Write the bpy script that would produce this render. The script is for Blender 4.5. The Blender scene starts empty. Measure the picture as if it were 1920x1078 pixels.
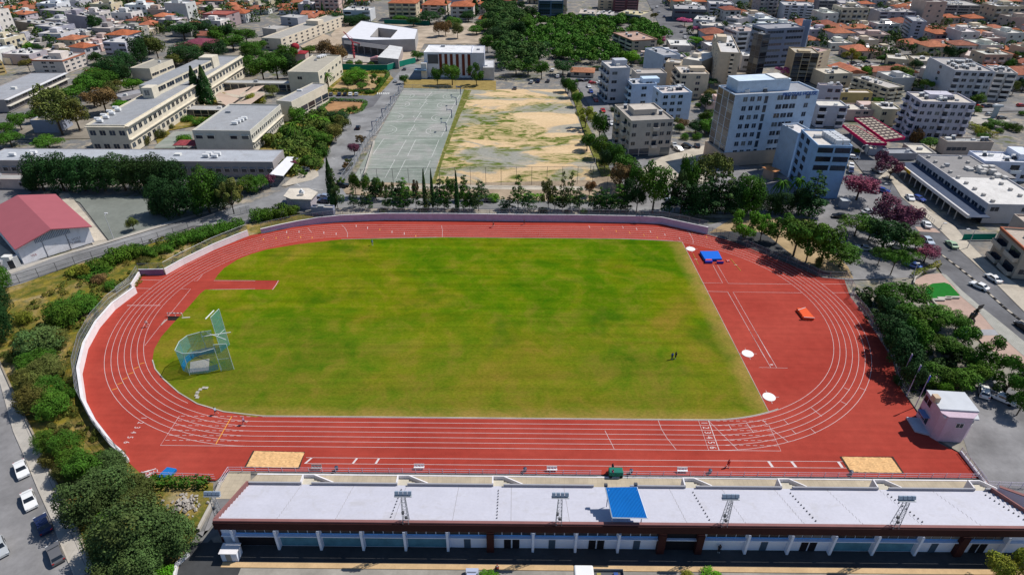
import bpy, bmesh, math, random
from mathutils import Vector, Matrix
from mathutils.geometry import tessellate_polygon
from math import radians as R, sin, cos, pi
S = bpy.context.scene
C = S.collection
RND = random.Random(7)

# ------------------------------------------------------------------ camera
CAM_LOC = Vector((5.565, -124.005, 84.700)); YAW = -0.003786; PITCH = 0.564066; ROLL = 0.006172; FPX = 1172.95
_cy, _sy, _cp, _sp = cos(YAW), sin(YAW), cos(PITCH), sin(PITCH)
_f = Vector((_sy*_cp, _cy*_cp, -_sp)); _r = Vector((_cy, -_sy, 0)); _u = _r.cross(_f)
_r, _u = cos(ROLL)*_r + sin(ROLL)*_u, -sin(ROLL)*_r + cos(ROLL)*_u
cd = bpy.data.cameras.new('camera'); cam = bpy.data.objects.new('camera', cd); C.objects.link(cam)
cd.sensor_fit = 'HORIZONTAL'; cd.sensor_width = 36; cd.lens = 36*FPX/1920
cd.clip_start = 1; cd.clip_end = 6000
m = Matrix((_r, _u, -_f)).transposed().to_4x4(); m.translation = CAM_LOC; cam.matrix_world = m
S.camera = cam
S.render.resolution_x = 1024; S.render.resolution_y = 574

# ------------------------------------------------------------------ light
SUN_AZ, SUN_EL = 25.0, 53.5          # direction to the sun, degrees from +X towards +Y, and elevation
w = bpy.data.worlds.new('World'); S.world = w; w.use_nodes = True
nt = w.node_tree; bg = nt.nodes['Background']; sky = nt.nodes.new('ShaderNodeTexSky')
sky.sky_type = 'NISHITA'; sky.sun_disc = False; sky.sun_elevation = R(SUN_EL); sky.sun_rotation = R(90-SUN_AZ)
sky.air_density = 1.4; sky.dust_density = 0.6; sky.ozone_density = 8.0
nt.links.new(sky.outputs[0], bg.inputs[0]); bg.inputs[1].default_value = 0.078
sl = bpy.data.lights.new('sun', 'SUN'); sl.energy = 4.8; sl.angle = R(0.5); sl.color = (1, 0.95, 0.87)
so = bpy.data.objects.new('sun', sl); C.objects.link(so)
sd = Vector((cos(R(SUN_AZ))*cos(R(SUN_EL)), sin(R(SUN_AZ))*cos(R(SUN_EL)), sin(R(SUN_EL))))
so.rotation_euler = sd.to_track_quat('Z', 'Y').to_euler(); so.location = (0, 0, 200)
S.view_settings.view_transform = 'Standard'; S.view_settings.look = 'None'
S.view_settings.exposure = 0.0; S.view_settings.gamma = 1
S.render.engine = 'CYCLES'
S.cycles.max_bounces = 5; S.cycles.transparent_max_bounces = 12

# ------------------------------------------------------------------ survey helpers: the photo's pixels (1920 wide) -> points on real ground planes
TILE = dict(A=(0,0), B=(480,0), C=(960,0), D=(1440,0), E=(0,250), F=(480,250), G=(960,250), H=(1440,250), I=(0,500), J=(1440,500),
            K=(0,808), L=(480,808), M=(960,808), N=(1440,808), O=(1150,400), Q=(1150,620))
def px(t, x, y):
    if not t: return x, y
    o = TILE[t]; return o[0]+x/3.9917, o[1]+y/3.9917
def P(x, y, z=0.0, t=''):
    x, y = px(t, x, y)
    d = _f + _r*((x-960)/FPX) - _u*((y-539)/FPX)
    return CAM_LOC + d*((z-CAM_LOC.z)/d.z)
def proj(p):
    d = Vector(p)-CAM_LOC; D = d.dot(_f)
    return 960+FPX*d.dot(_r)/D, 539-FPX*d.dot(_u)/D
def top_height(base, ty):            # height of a vertical thing whose top shows at ty
    lo, hi = 0.0, 70.0
    for _ in range(30):
        m_ = (lo+hi)/2
        if proj(base+Vector((0,0,m_)))[1] > ty: lo = m_
        else: hi = m_
    return lo
def roof_height(x, y, by):           # height of a roof corner seen at x,y whose foot shows at by
    lo, hi = 0.0, 70.0
    for _ in range(30):
        h = (lo+hi)/2; p = P(x, y, h); p.z = 0
        if proj(p)[1] < by: lo = h
        else: hi = h
    return lo

# ------------------------------------------------------------------ materials
MATS = {}
def _mix(nt, fac, a, b, mode='MIX'):
    n = nt.nodes.new('ShaderNodeMix'); n.data_type = 'RGBA'; n.blend_type = mode; n.clamp_factor = True
    for k, v in ((0, fac), (6, a), (7, b)):
        if hasattr(v, 'links'): nt.links.new(v, n.inputs[k])
        elif v is not None: n.inputs[k].default_value = v if k == 0 else (*v[:3], 1)
    return n.outputs[2]
def _noise(nt, scale, detail=4, rough=.6, coord=None, dist=0):
    n = nt.nodes.new('ShaderNodeTexNoise'); n.inputs['Scale'].default_value = scale; n.inputs['Detail'].default_value = detail
    n.inputs['Roughness'].default_value = rough; n.inputs['Distortion'].default_value = dist
    if coord is not None: nt.links.new(coord, n.inputs['Vector'])
    return n.outputs[0]
def _ramp(nt, fac, stops):
    n = nt.nodes.new('ShaderNodeValToRGB'); e = n.color_ramp.elements
    while len(e) < len(stops): e.new(0.5)
    for i, (p, c) in enumerate(stops):
        e[i].position = p; e[i].color = (*c, 1) if not isinstance(c, (int, float)) else (c, c, c, 1)
    nt.links.new(fac, n.inputs[0]); return n.outputs[0]
def _map(nt, coord, scale=(1,1,1), rot=(0,0,0)):
    n = nt.nodes.new('ShaderNodeMapping'); n.inputs['Scale'].default_value = scale; n.inputs['Rotation'].default_value = rot
    nt.links.new(coord, n.inputs[0]); return n.outputs[0]
def base(name, rough=.8, spec=.15, metal=0):
    m = bpy.data.materials.new(name); m.use_nodes = True; nt = m.node_tree; b = nt.nodes['Principled BSDF']
    b.inputs['Roughness'].default_value = rough; b.inputs['Specular IOR Level'].default_value = spec; b.inputs['Metallic'].default_value = metal
    g = nt.nodes.new('ShaderNodeNewGeometry'); MATS[name] = m
    return m, nt, b, g.outputs['Position']
def bump(nt, b, h, strength, dist=.05):
    n = nt.nodes.new('ShaderNodeBump'); n.inputs['Strength'].default_value = strength; n.inputs['Distance'].default_value = dist
    nt.links.new(h, n.inputs['Height']); nt.links.new(n.outputs[0], b.inputs['Normal'])
def mat(name, col, rough=.8, var=.18, scale=.6, spec=.15, metal=0, fine=0, dirt=None):
    """plain material with two scales of tonal variation; col None takes the object's own colour"""
    if name in MATS: return MATS[name]
    m, nt, b, pos = base(name, rough, spec, metal)
    if col is None:
        oi = nt.nodes.new('ShaderNodeObjectInfo'); c = oi.outputs['Color']
    else: c = col
    n1 = _noise(nt, scale, 5, .65, pos)
    lo, hi = 1-var, 1+var*.6
    f = _ramp(nt, n1, [(.3, lo), (.7, hi)])
    o = _mix(nt, 1.0, c, f, 'MULTIPLY')
    if fine:
        n2 = _noise(nt, scale*9, 3, .6, pos); f2 = _ramp(nt, n2, [(.35, 1-fine), (.65, 1+fine*.5)])
        o = _mix(nt, 1.0, o, f2, 'MULTIPLY')
    if dirt:
        n3 = _noise(nt, dirt[1], 6, .7, pos, 1.0); f3 = _ramp(nt, n3, [(.52, 0.0), (.68, 1.0)])
        k = nt.nodes.new('ShaderNodeMath'); k.operation = 'MULTIPLY'; k.inputs[1].default_value = dirt[2]; nt.links.new(f3, k.inputs[0])
        o = _mix(nt, k.outputs[0], o, dirt[0])
    nt.links.new(o, b.inputs['Base Color']); return m
def leafmat(name, rough=.75):
    m, nt, b, pos = base(name, rough, .12)
    oi = nt.nodes.new('ShaderNodeObjectInfo')
    tc = nt.nodes.new('ShaderNodeTexCoord')
    n1 = _noise(nt, .45, 3, .6, pos); n2 = _noise(nt, 3.5, 2, .6, pos)
    f1 = _ramp(nt, n1, [(.32, .72), (.68, 1.5)]); f2 = _ramp(nt, n2, [(.3, .75), (.7, 1.5)])
    rr = nt.nodes.new('ShaderNodeMapRange'); rr.inputs[3].default_value = .78; rr.inputs[4].default_value = 1.25
    nt.links.new(oi.outputs['Random'], rr.inputs[0])
    o = _mix(nt, 1, oi.outputs['Color'], f1, 'MULTIPLY'); o = _mix(nt, 1, o, f2, 'MULTIPLY')
    n0 = _noise(nt, .07, 3, .55, pos); k0 = _ramp(nt, n0, [(.5, 0.0), (.64, .75)]); o = _mix(nt, k0, o, _mix(nt, 1, o, (1.5,.97,.9), 'MULTIPLY'))
    vm = nt.nodes.new('ShaderNodeVectorMath'); vm.operation = 'SCALE'; nt.links.new(o, vm.inputs[0]); nt.links.new(rr.outputs[0], vm.inputs['Scale'])
    hs = nt.nodes.new('ShaderNodeHueSaturation'); h2 = nt.nodes.new('ShaderNodeMapRange'); h2.inputs[3].default_value = .488; h2.inputs[4].default_value = .512
    nt.links.new(n1, h2.inputs[0]); nt.links.new(h2.outputs[0], hs.inputs[0]); nt.links.new(vm.outputs[0], hs.inputs['Color'])
    nt.links.new(hs.outputs[0], b.inputs['Base Color'])
    return m
def netmat(name, col, alpha, scale=9):
    m, nt, b, pos = base(name, .6)
    b.inputs['Base Color'].default_value = (*col, 1)
    tr = nt.nodes.new('ShaderNodeBsdfTransparent'); mx = nt.nodes.new('ShaderNodeMixShader')
    n = _noise(nt, scale, 2, .5, pos); f = _ramp(nt, n, [(.3, max(0, alpha-.12)), (.7, min(1, alpha+.12))])
    nt.links.new(f, mx.inputs[0]); nt.links.new(tr.outputs[0], mx.inputs[1]); nt.links.new(b.outputs[0], mx.inputs[2])
    nt.links.new(mx.outputs[0], nt.nodes['Material Output'].inputs['Surface']); return m

WALL = mat('painted_wall', None, .85, .12, .35, fine=.06, dirt=((.25,.22,.2), .5, .18))
ROOF = mat('roof_screed', None, .9, .12, .3, fine=.12, dirt=((.22,.20,.19), .25, .35))
PAINT = mat('car_paint', None, .25, .03, .5, .6)
METAL = mat('painted_metal', None, .5, .08, .8, .5)
CLOTH = mat('cloth', None, .8, .15, 6)
def glassmat():
    m, nt, b, pos = base('window_glass', .15, .45)
    oi = nt.nodes.new('ShaderNodeObjectInfo')
    c = _ramp(nt, oi.outputs['Random'], [(0, (.008,.012,.02)), (.5, (.02,.032,.055)), (.82, (.04,.06,.09)), (1, (.16,.17,.17))])
    nt.links.new(c, b.inputs['Base Color']); return m
GLASS = glassmat()
CARGLASS = mat('car_glass', (.012,.016,.022), .08, .05, .5, .8)
RUBBER = mat('rubber', (.015,.015,.016), .9, .1)
LEAF = leafmat('leaves'); BARK = mat('bark', (.10,.075,.055), .95, .35, 2)
def tiles():
    m, nt, b, pos = base('roof_tiles', .85)
    oi = nt.nodes.new('ShaderNodeObjectInfo')
    tc = nt.nodes.new('ShaderNodeTexCoord')
    v = nt.nodes.new('ShaderNodeTexVoronoi'); v.inputs['Scale'].default_value = 2.2; nt.links.new(pos, v.inputs['Vector'])
    f = _mix(nt, .55, (1,1,1), v.outputs['Color'], 'MULTIPLY')
    n = _noise(nt, .5, 5, .6, pos); f2 = _ramp(nt, n, [(.3, .72), (.7, 1.15)])
    bw = nt.nodes.new('ShaderNodeRGBToBW'); nt.links.new(f, bw.inputs[0])
    o = _mix(nt, 1, oi.outputs['Color'], f2, 'MULTIPLY'); o = _mix(nt, .8, o, bw.outputs[0], 'MULTIPLY')
    o = _mix(nt, 1, o, (1.3,1.3,1.3), 'MULTIPLY')
    nt.links.new(o, b.inputs['Base Color']); bump(nt, b, v.outputs['Distance'], .5, .05); return m
TILES = tiles()

# ------------------------------------------------------------------ mesh building
ORG = {}
class MB:
    def __init__(s): s.v = []; s.f = []; s.m = []; s.k = 0
    def quad(s, *p):
        n = len(s.v); s.v += [tuple(q) for q in p]; s.f.append(tuple(range(n, n+len(p)))); s.m.append(s.k); return s
    def box(s, x0, x1, y0, y1, z0, z1, M=None):
        p = [(x0,y0,z0),(x1,y0,z0),(x1,y1,z0),(x0,y1,z0),(x0,y0,z1),(x1,y0,z1),(x1,y1,z1),(x0,y1,z1)]
        if M is not None: p = [tuple(M @ Vector(q)) for q in p]
        n = len(s.v); s.v += p
        for f in ((0,3,2,1),(4,5,6,7),(0,1,5,4),(1,2,6,5),(2,3,7,6),(3,0,4,7)): s.f.append(tuple(n+i for i in f)); s.m.append(s.k)
        return s
    def prism(s, poly, z0, z1, cap=True, bottom=False):
        n = len(s.v); k = len(poly)
        s.v += [(p[0], p[1], z0) for p in poly] + [(p[0], p[1], z1) for p in poly]
        for i in range(k):
            j = (i+1) % k; s.f.append((n+i, n+j, n+k+j, n+k+i)); s.m.append(s.k)
        if cap: s.f.append(tuple(range(n+k, n+2*k))); s.m.append(s.k)
        if bottom: s.f.append(tuple(range(n+k-1, n-1, -1))); s.m.append(s.k)
        return s
    def tube(s, a, b, r0, r1=None, n=6, cap=True):
        a, b = Vector(a), Vector(b); r1 = r0 if r1 is None else r1
        d = (b-a); 
        if d.length < 1e-6: return s
        q = d.to_track_quat('Z', 'Y'); i0 = len(s.v)
        for c, r_ in ((a, r0), (b, r1)):
            for i in range(n):
                s.v.append(tuple(c + q @ Vector((r_*cos(2*pi*i/n), r_*sin(2*pi*i/n), 0))))
        for i in range(n):
            j = (i+1) % n; s.f.append((i0+i, i0+j, i0+n+j, i0+n+i)); s.m.append(s.k)
        if cap: s.f.append(tuple(i0+n+i for i in range(n))); s.m.append(s.k); s.f.append(tuple(i0+n-1-i for i in range(n))); s.m.append(s.k)
        return s
    def ribbon(s, pts, w, z, closed=False):
        pts = [Vector((p[0], p[1])) for p in pts]; k = len(pts); L = []
        for i in range(k):
            a = pts[(i-1) % k] if (closed or i > 0) else pts[i]; b = pts[(i+1) % k] if (closed or i < k-1) else pts[i]
            d = (b-a).normalized(); n = Vector((-d.y, d.x))*w/2; L.append((pts[i]+n, pts[i]-n))
        i0 = len(s.v)
        for a, b in L: s.v += [(a.x, a.y, z), (b.x, b.y, z)]
        for i in range(k if closed else k-1):
            j = (i+1) % k; s.f.append((i0+2*i+1, i0+2*j+1, i0+2*j, i0+2*i)); s.m.append(s.k)
        return s
    def wall(s, pts, w, z0, z1, closed=False):
        """thick wall along pts; z1 may be a list"""
        pts = [Vector((p[0], p[1])) for p in pts]; k = len(pts); z1 = z1 if isinstance(z1, (list, tuple)) else [z1]*k
        i0 = len(s.v)
        for i in range(k):
            a = pts[(i-1) % k] if (closed or i > 0) else pts[i]; b = pts[(i+1) % k] if (closed or i < k-1) else pts[i]
            d = (b-a).normalized(); n = Vector((-d.y, d.x))*w/2; p, q = pts[i]+n, pts[i]-n
            s.v += [(p.x,p.y,z0),(q.x,q.y,z0),(q.x,q.y,z1[i]),(p.x,p.y,z1[i])]
        def F(*t): s.f.append(t); s.m.append(s.k)
        for i in range(k if closed else k-1):
            a, b = i0+4*i, i0+4*((i+1) % k)
            F(a, a+3, b+3, b); F(a+1, b+1, b+2, a+2); F(a+3, a+2, b+2, b+3)
        if not closed: F(i0, i0+1, i0+2, i0+3); e = i0+4*(k-1); F(e+3, e+2, e+1, e)
        return s
    def sphere(s, c, r, nu=10, nv=6, M=None):
        i0 = len(s.v); c = Vector(c); r = Vector(r) if not isinstance(r, (int, float)) else Vector((r, r, r))
        for j in range(nv+1):
            t = pi*j/nv
            for i in range(nu):
                q = Vector((r.x*sin(t)*cos(2*pi*i/nu), r.y*sin(t)*sin(2*pi*i/nu), r.z*cos(t)))
                if M is not None: q = M @ q
                s.v.append(tuple(c+q))
        for j in range(nv):
            for i in range(nu):
                k = (i+1) % nu; s.f.append((i0+j*nu+i, i0+(j+1)*nu+i, i0+(j+1)*nu+k, i0+j*nu+k)); s.m.append(s.k)
        return s
    def build(s, name, mats, parent=None, color=None, smooth=False):
        me = bpy.data.meshes.new(name); o_ = ORG.get(parent.name, Vector()) if parent else Vector()
        v = s.v if o_.length == 0 else [(a-o_.x, b-o_.y, c-o_.z) for a, b, c in s.v]
        me.from_pydata(v, [], s.f); 
        for m_ in (mats if isinstance(mats, (list, tuple)) else [mats]): me.materials.append(m_)
        if any(s.m): me.polygons.foreach_set('material_index', s.m)
        if smooth: me.polygons.foreach_set('use_smooth', [True]*len(s.f))
        me.validate(); me.update()
        ob = bpy.data.objects.new(name, me); C.objects.link(ob)
        if parent: ob.parent = parent; ORG[ob.name] = o_
        if color: ob.color = (*color, 1)
        return ob
def tag(o, label=None, cat=None, group=None, kind=None):
    if label: o['label'] = label
    if cat: o['category'] = cat
    if group: o['group'] = group
    if kind: o['kind'] = kind
    return o
def thing(name, loc, label, cat, group=None):
    o = bpy.data.objects.new(name, None); C.objects.link(o); o.empty_display_size = .5
    o.location = loc; ORG[o.name] = Vector(loc); return tag(o, label, cat, group)
CH = {}
def kids(o):
    if o.name not in CH: CH[o.name] = [x for x in bpy.data.objects if x.parent == o]
    return CH[o.name]
def copy_tree(o, loc=None, rz=0, sc=1, label=None, group=None, parent=None, colors=None, color=None):
    c = o.copy(); C.objects.link(c); c.parent = parent
    if loc is not None: c.location = loc; c.rotation_euler = (0,0,rz); c.scale = sc if hasattr(sc, '__len__') else (sc, sc, sc)
    if label: c['label'] = label
    if group: c['group'] = group
    if colors:
        n = o.name.split('.')[0]
        if n in colors: c.color = (*colors[n], 1)
    for ch in kids(o): copy_tree(ch, parent=c, colors=colors)
    return c
def rng(a, b): return RND.uniform(a, b)
def jit(c, a=.12):
    k = 1+rng(-a, a); return tuple(max(0, x*k*(1+rng(-.04, .04))) for x in c)
ORD = 'first second third fourth fifth sixth seventh eighth ninth tenth eleventh twelfth thirteenth fourteenth fifteenth sixteenth seventeenth eighteenth nineteenth twentieth'.split()
TENS = ['', '', 'twenty', 'thirty', 'forty', 'fifty', 'sixty', 'seventy']
def ordn(i):
    if i < 20: return ORD[i]
    n = i+1; return (TENS[n//10][:-1]+'ieth') if n % 10 == 0 else TENS[n//10]+'-'+ORD[n % 10-1]
    
def text_mesh(body, size, name, M, mat_, parent=None, z=0.0, extr=0.0):
    cu = bpy.data.curves.new(name, 'FONT'); cu.body = body; cu.size = size; cu.extrude = extr; cu.align_x = 'CENTER'; cu.align_y = 'CENTER'
    cu.resolution_u = 3
    t = bpy.data.objects.new('tmp', cu); C.objects.link(t)
    bpy.context.view_layer.update()
    me = bpy.data.meshes.new_from_object(t.evaluated_get(bpy.context.evaluated_depsgraph_get()))
    bpy.data.objects.remove(t); me.materials.clear()
    me.materials.append(mat_); me.name = name
    me.transform(M)
    o = bpy.data.objects.new(name, me); C.objects.link(o)
    if parent: me.transform(Matrix.Translation(-ORG[parent.name])); o.parent = parent; ORG[o.name] = ORG[parent.name]
    return o
def struct(name, mb, m, **k): return tag(mb.build(name, m, **k), kind='structure')
PN = [0]
def patch(name, pts, z, m, t=''):
    """flat sheet over px points (or world Vectors)"""
    poly = [P(*p, 0, t) if not isinstance(p, Vector) else p for p in pts]
    a = sum(poly[i].x*poly[(i+1) % len(poly)].y-poly[(i+1) % len(poly)].x*poly[i].y for i in range(len(poly)))
    if a < 0: poly.reverse()
    tri = tessellate_polygon([[Vector((p.x, p.y, 0)) for p in poly]])
    fs = []
    for f in tri:
        x_, y_, z_ = (poly[i] for i in f)
        cr = (y_.x-x_.x)*(z_.y-x_.y)-(y_.y-x_.y)*(z_.x-x_.x)
        if abs(cr) > 1e-9: fs.append(tuple(f) if cr > 0 else tuple(reversed(f)))
    PN[0] += 1; z += .0006*PN[0] if name != 'running_track' else 0
    me = bpy.data.meshes.new(name); me.from_pydata([(p.x, p.y, z) for p in poly], [], fs); me.materials.append(m)
    o = bpy.data.objects.new(name, me); C.objects.link(o); return tag(o, kind='structure')
def inpoly(x, y, poly):
    c = False; j = len(poly)-1
    for i in range(len(poly)):
        xi, yi = poly[i]; xj, yj = poly[j]
        if (yi > y) != (yj > y) and x < (xj-xi)*(y-yi)/(yj-yi)+xi: c = not c
        j = i
    return c
# ================================================================== GROUND AND TRACK
def ground_mat():
    m, nt, b, pos = base('city_ground', .95, .15)
    n1 = _noise(nt, .035, 5, .6, pos); n2 = _noise(nt, .22, 5, .65, pos); n3 = _noise(nt, 1.2, 3, .6, pos)
    c = _ramp(nt, n1, [(.36, (.13,.13,.13)), (.46, (.24,.21,.18)), (.54, (.36,.31,.24)), (.60, (.10,.11,.04))])
    g = _ramp(nt, n2, [(.40, 0.0), (.56, 1.0)]); o = _mix(nt, g, c, (.17,.17,.17))
    f = _ramp(nt, n3, [(.3, .8), (.7, 1.15)]); o = _mix(nt, 1, o, f, 'MULTIPLY'); nt.links.new(o, b.inputs['Base Color']); return m
mb = MB(); mb.quad((-2500,-400,-.25),(2500,-400,-.25),(2500,3500,-.25),(-2500,3500,-.25)); struct('city_ground', mb, ground_mat())

def asphalt(name, col, sc=.25, crack=.35):
    m, nt, b, pos = base(name, .9, .1)
    n1 = _noise(nt, sc*.4, 5, .6, pos); n2 = _noise(nt, sc*4, 4, .7, pos)
    f1 = _ramp(nt, n1, [(.35, 1-crack), (.65, 1.12)]); f2 = _ramp(nt, n2, [(.3, .9), (.7, 1.07)])
    o = _mix(nt, 1, col, f1, 'MULTIPLY'); o = _mix(nt, 1, o, f2, 'MULTIPLY'); nt.links.new(o, b.inputs['Base Color']); return m
ASPH = asphalt('asphalt', (.155,.155,.165)); ASPH2 = asphalt('asphalt_worn', (.25,.25,.255)); ASPHD = asphalt('asphalt_new', (.06,.062,.066), .3, .2)
ASPHL = asphalt('asphalt_grey', (.235,.23,.235))
PAVE = asphalt('paving', (.46,.41,.34), .5, .18); CONC = asphalt('concrete', (.42,.39,.35), .4, .2)
PINK = asphalt('pink_paving', (.42,.30,.25), .3, .12)
LINE = mat('white_line', (.62,.55,.55), .7, .12, 1.5); YEL = mat('yellow_line', (.75,.35,.05), .7, .1)
LINEC = mat('court_line', (.6,.6,.58), .8, .2, 1.0)

def track_mat():
    m, nt, b, pos = base('red_track', .9, .06)
    n1 = _noise(nt, .05, 4, .55, pos); n2 = _noise(nt, .5, 5, .65, pos); n3 = _noise(nt, 5, 3, .6, pos)
    sx = nt.nodes.new('ShaderNodeSeparateXYZ'); nt.links.new(pos, sx.inputs[0])
    c = _ramp(nt, n1, [(.3, (.295,.038,.027)), (.7, (.37,.060,.042))])
    f = _ramp(nt, n2, [(.3, .89), (.7, 1.08)]); f3 = _ramp(nt, n3, [(.3, .94), (.7, 1.05)])
    # worn, paler inner lanes on the left and near side
    st = _noise(nt, .9, 3, .5, _map(nt, pos, (.05, 1.2, 1))); fs = _ramp(nt, st, [(.35, .95), (.65, 1.06)])
    o = _mix(nt, 1, c, f, 'MULTIPLY'); o = _mix(nt, 1, o, f3, 'MULTIPLY'); o = _mix(nt, 1, o, fs, 'MULTIPLY')
    nt.links.new(o, b.inputs['Base Color']); return m
TRACK = track_mat()
def turf_mat():
    m, nt, b, pos = base('turf', .95, .0)
    n1 = _noise(nt, .035, 6, .62, pos, .8); n2 = _noise(nt, .16, 6, .7, pos, .5); n3 = _noise(nt, 2.2, 5, .75, _map(nt, pos, (.7, 1.6, 1)))
    st = _noise(nt, .3, 5, .65, _map(nt, pos, (.07, 1.7, 1)))
    c = _ramp(nt, n1, [(.32, (.035,.110,.002)), (.46, (.080,.155,.003)), (.57, (.140,.170,.004)), (.70, (.21,.150,.018))])
    c2 = _ramp(nt, n2, [(.36, (.025,.095,.002)), (.50, (.11,.150,.004)), (.64, (.24,.17,.026))])
    o = _mix(nt, .38, c, c2); f = _ramp(nt, st, [(.35, .84), (.65, 1.16)]); o = _mix(nt, 1, o, f, 'MULTIPLY')
    n5 = _noise(nt, .055, 4, .6, pos, .3); k5 = _ramp(nt, n5, [(.57, 0.0), (.68, .55)]); o = _mix(nt, k5, o, (.020,.088,.003))
    # drier yellow edge near the home straight, greener towards the middle and the far side
    sx = nt.nodes.new('ShaderNodeSeparateXYZ'); nt.links.new(pos, sx.inputs[0])
    mr = nt.nodes.new('ShaderNodeMapRange'); mr.inputs[1].default_value = 2; mr.inputs[2].default_value = -36; mr.inputs[3].default_value = 0; mr.inputs[4].default_value = .5
    nt.links.new(sx.outputs['Y'], mr.inputs[0])
    nm = nt.nodes.new('ShaderNodeMath'); nm.operation = 'MULTIPLY'; nt.links.new(mr.outputs[0], nm.inputs[0])
    nf = _ramp(nt, n2, [(.3, .3), (.6, 1.2)]); nt.links.new(nf, nm.inputs[1])
    o = _mix(nt, nm.outputs[0], o, (.19,.135,.025))
    A_, B_ = P(1279,454), P(1442,773); d_ = (B_-A_).normalized(); nn_ = Vector((-d_.y, d_.x, 0)); nn_ = nn_ if nn_.x < 0 else -nn_
    sb = nt.nodes.new('ShaderNodeVectorMath'); sb.operation = 'SUBTRACT'; nt.links.new(pos, sb.inputs[0]); sb.inputs[1].default_value = A_
    dt = nt.nodes.new('ShaderNodeVectorMath'); dt.operation = 'DOT_PRODUCT'; nt.links.new(sb.outputs[0], dt.inputs[0]); dt.inputs[1].default_value = nn_
    e1 = nt.nodes.new('ShaderNodeMapRange'); e1.inputs[1].default_value = .2; e1.inputs[2].default_value = 4.5; e1.inputs[3].default_value = 1; e1.inputs[4].default_value = 0; nt.links.new(dt.outputs['Value'], e1.inputs[0])
    e2 = nt.nodes.new('ShaderNodeMapRange'); e2.inputs[1].default_value = -37; e2.inputs[2].default_value = -33.5; e2.inputs[3].default_value = 1; e2.inputs[4].default_value = 0; nt.links.new(sx.outputs['Y'], e2.inputs[0])
    mx_ = nt.nodes.new('ShaderNodeMath'); mx_.operation = 'MAXIMUM'; nt.links.new(e1.outputs[0], mx_.inputs[0]); nt.links.new(e2.outputs[0], mx_.inputs[1])
    m2_ = nt.nodes.new('ShaderNodeMath'); m2_.operation = 'MULTIPLY'; nt.links.new(mx_.outputs[0], m2_.inputs[0]); nt.links.new(_ramp(nt, n2, [(.3, .25), (.6, 1.0)]), m2_.inputs[1])
    o = _mix(nt, m2_.outputs[0], o, (.30,.20,.055))
    f3 = _ramp(nt, n3, [(.3, .68), (.7, 1.28)]); o = _mix(nt, 1, o, f3, 'MULTIPLY')
    nt.links.new(o, b.inputs['Base Color']); bump(nt, b, n3, .5, .06); return m
TURF = turf_mat()

Hs, Ri, LW, XF, LS = 42.187, 36.805, 1.2446, 42.72, 100.7
def arc(side, r, a0, a1, n=48):      # side +1 right curve, angles from -90 (near) to 90 (far)
    return [Vector((side*(Hs+r*cos(R(a0+(a1-a0)*i/n))), r*sin(R(a0+(a1-a0)*i/n)), 0)) for i in range(n+1)]
def stadium(r, n=64): return arc(1, r, -90, 90, n) + list(reversed(arc(-1, r, -90, 90, n)))
wall_px = [(257,547),(248,541),(262,517),(310,515),(345,496),(400,469),(470,441),(500,437),(560,424),(640,416),(720,413),(960,415),(1200,418),(1240,420),(1290,431),(1325,439)]
right_px = [(1380,455),(1440,479),(1500,503),(1540,521),(1583,524),(1594,556),(1620,590),(1650,635),(1673,672),(1683,718),(1700,745),(1730,790),(1760,830),(1800,850),(1836,888)]
left_px = [(430,882),(405,900),(270,893),(243,868),(215,842),(182,800),(160,757),(152,702),(163,655),(185,615),(215,580)]
patch('running_track', wall_px+right_px+[(1836,896)]+left_px, 0.0, TRACK)
# infield turf: left part traced, right end cut straight by the apron
near = [p for p in arc(1, Ri-.25, -90, -62, 10)]
xr = P(1440,773); 
turf = [P(*q) for q in [(479,782),(420,772),(370,757),(335,736),(307,711),(291,692),(286,675),(289,655),(302,632),(322,609),(345,585),(362,566),(375,551),(385,543)]] + \
       [P(*q) for q in [(513,543),(525,526),(402,525),(408,516),(420,503),(445,487),(470,477),(500,468),(560,458),(640,449)]] + [Vector((-15,Ri-.2,0)),Vector((20,Ri-.2,0)),Vector((Hs-4,Ri-.3,0))] + \
       [P(1279,454),P(1442,773)]
turf += [p for p in reversed(arc(1, Ri-.25, -88, -66, 8)) if p.x < P(1442,773).x-.5]
turf += [Vector((Hs,-Ri+.25,0)), Vector((-Hs,-Ri+.25,0))]
patch('infield_turf', turf, .03, TURF)
# inner kerb
kerb = MB()
kp = [P(*q) for q in [(286,675),(291,692),(307,711),(335,736),(370,757),(420,772)]] + [Vector((x,-Ri+.15,0)) for x in (-Hs, -20, 0, 20, Hs)] + arc(1, Ri-.15, -86, -66, 8)
kerb.wall(kp, .22, 0, .10)
kp = [P(640,449),Vector((-15,Ri-.1,0)),Vector((20,Ri-.1,0)),Vector((Hs-6,Ri-.2,0)),P(1279,453)]; kerb.wall(kp, .15, 0, .08)
kerb.wall([P(1279,454),P(1442,773)], .12, 0, .06)
struct('inner_kerb', kerb, CONC)

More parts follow.
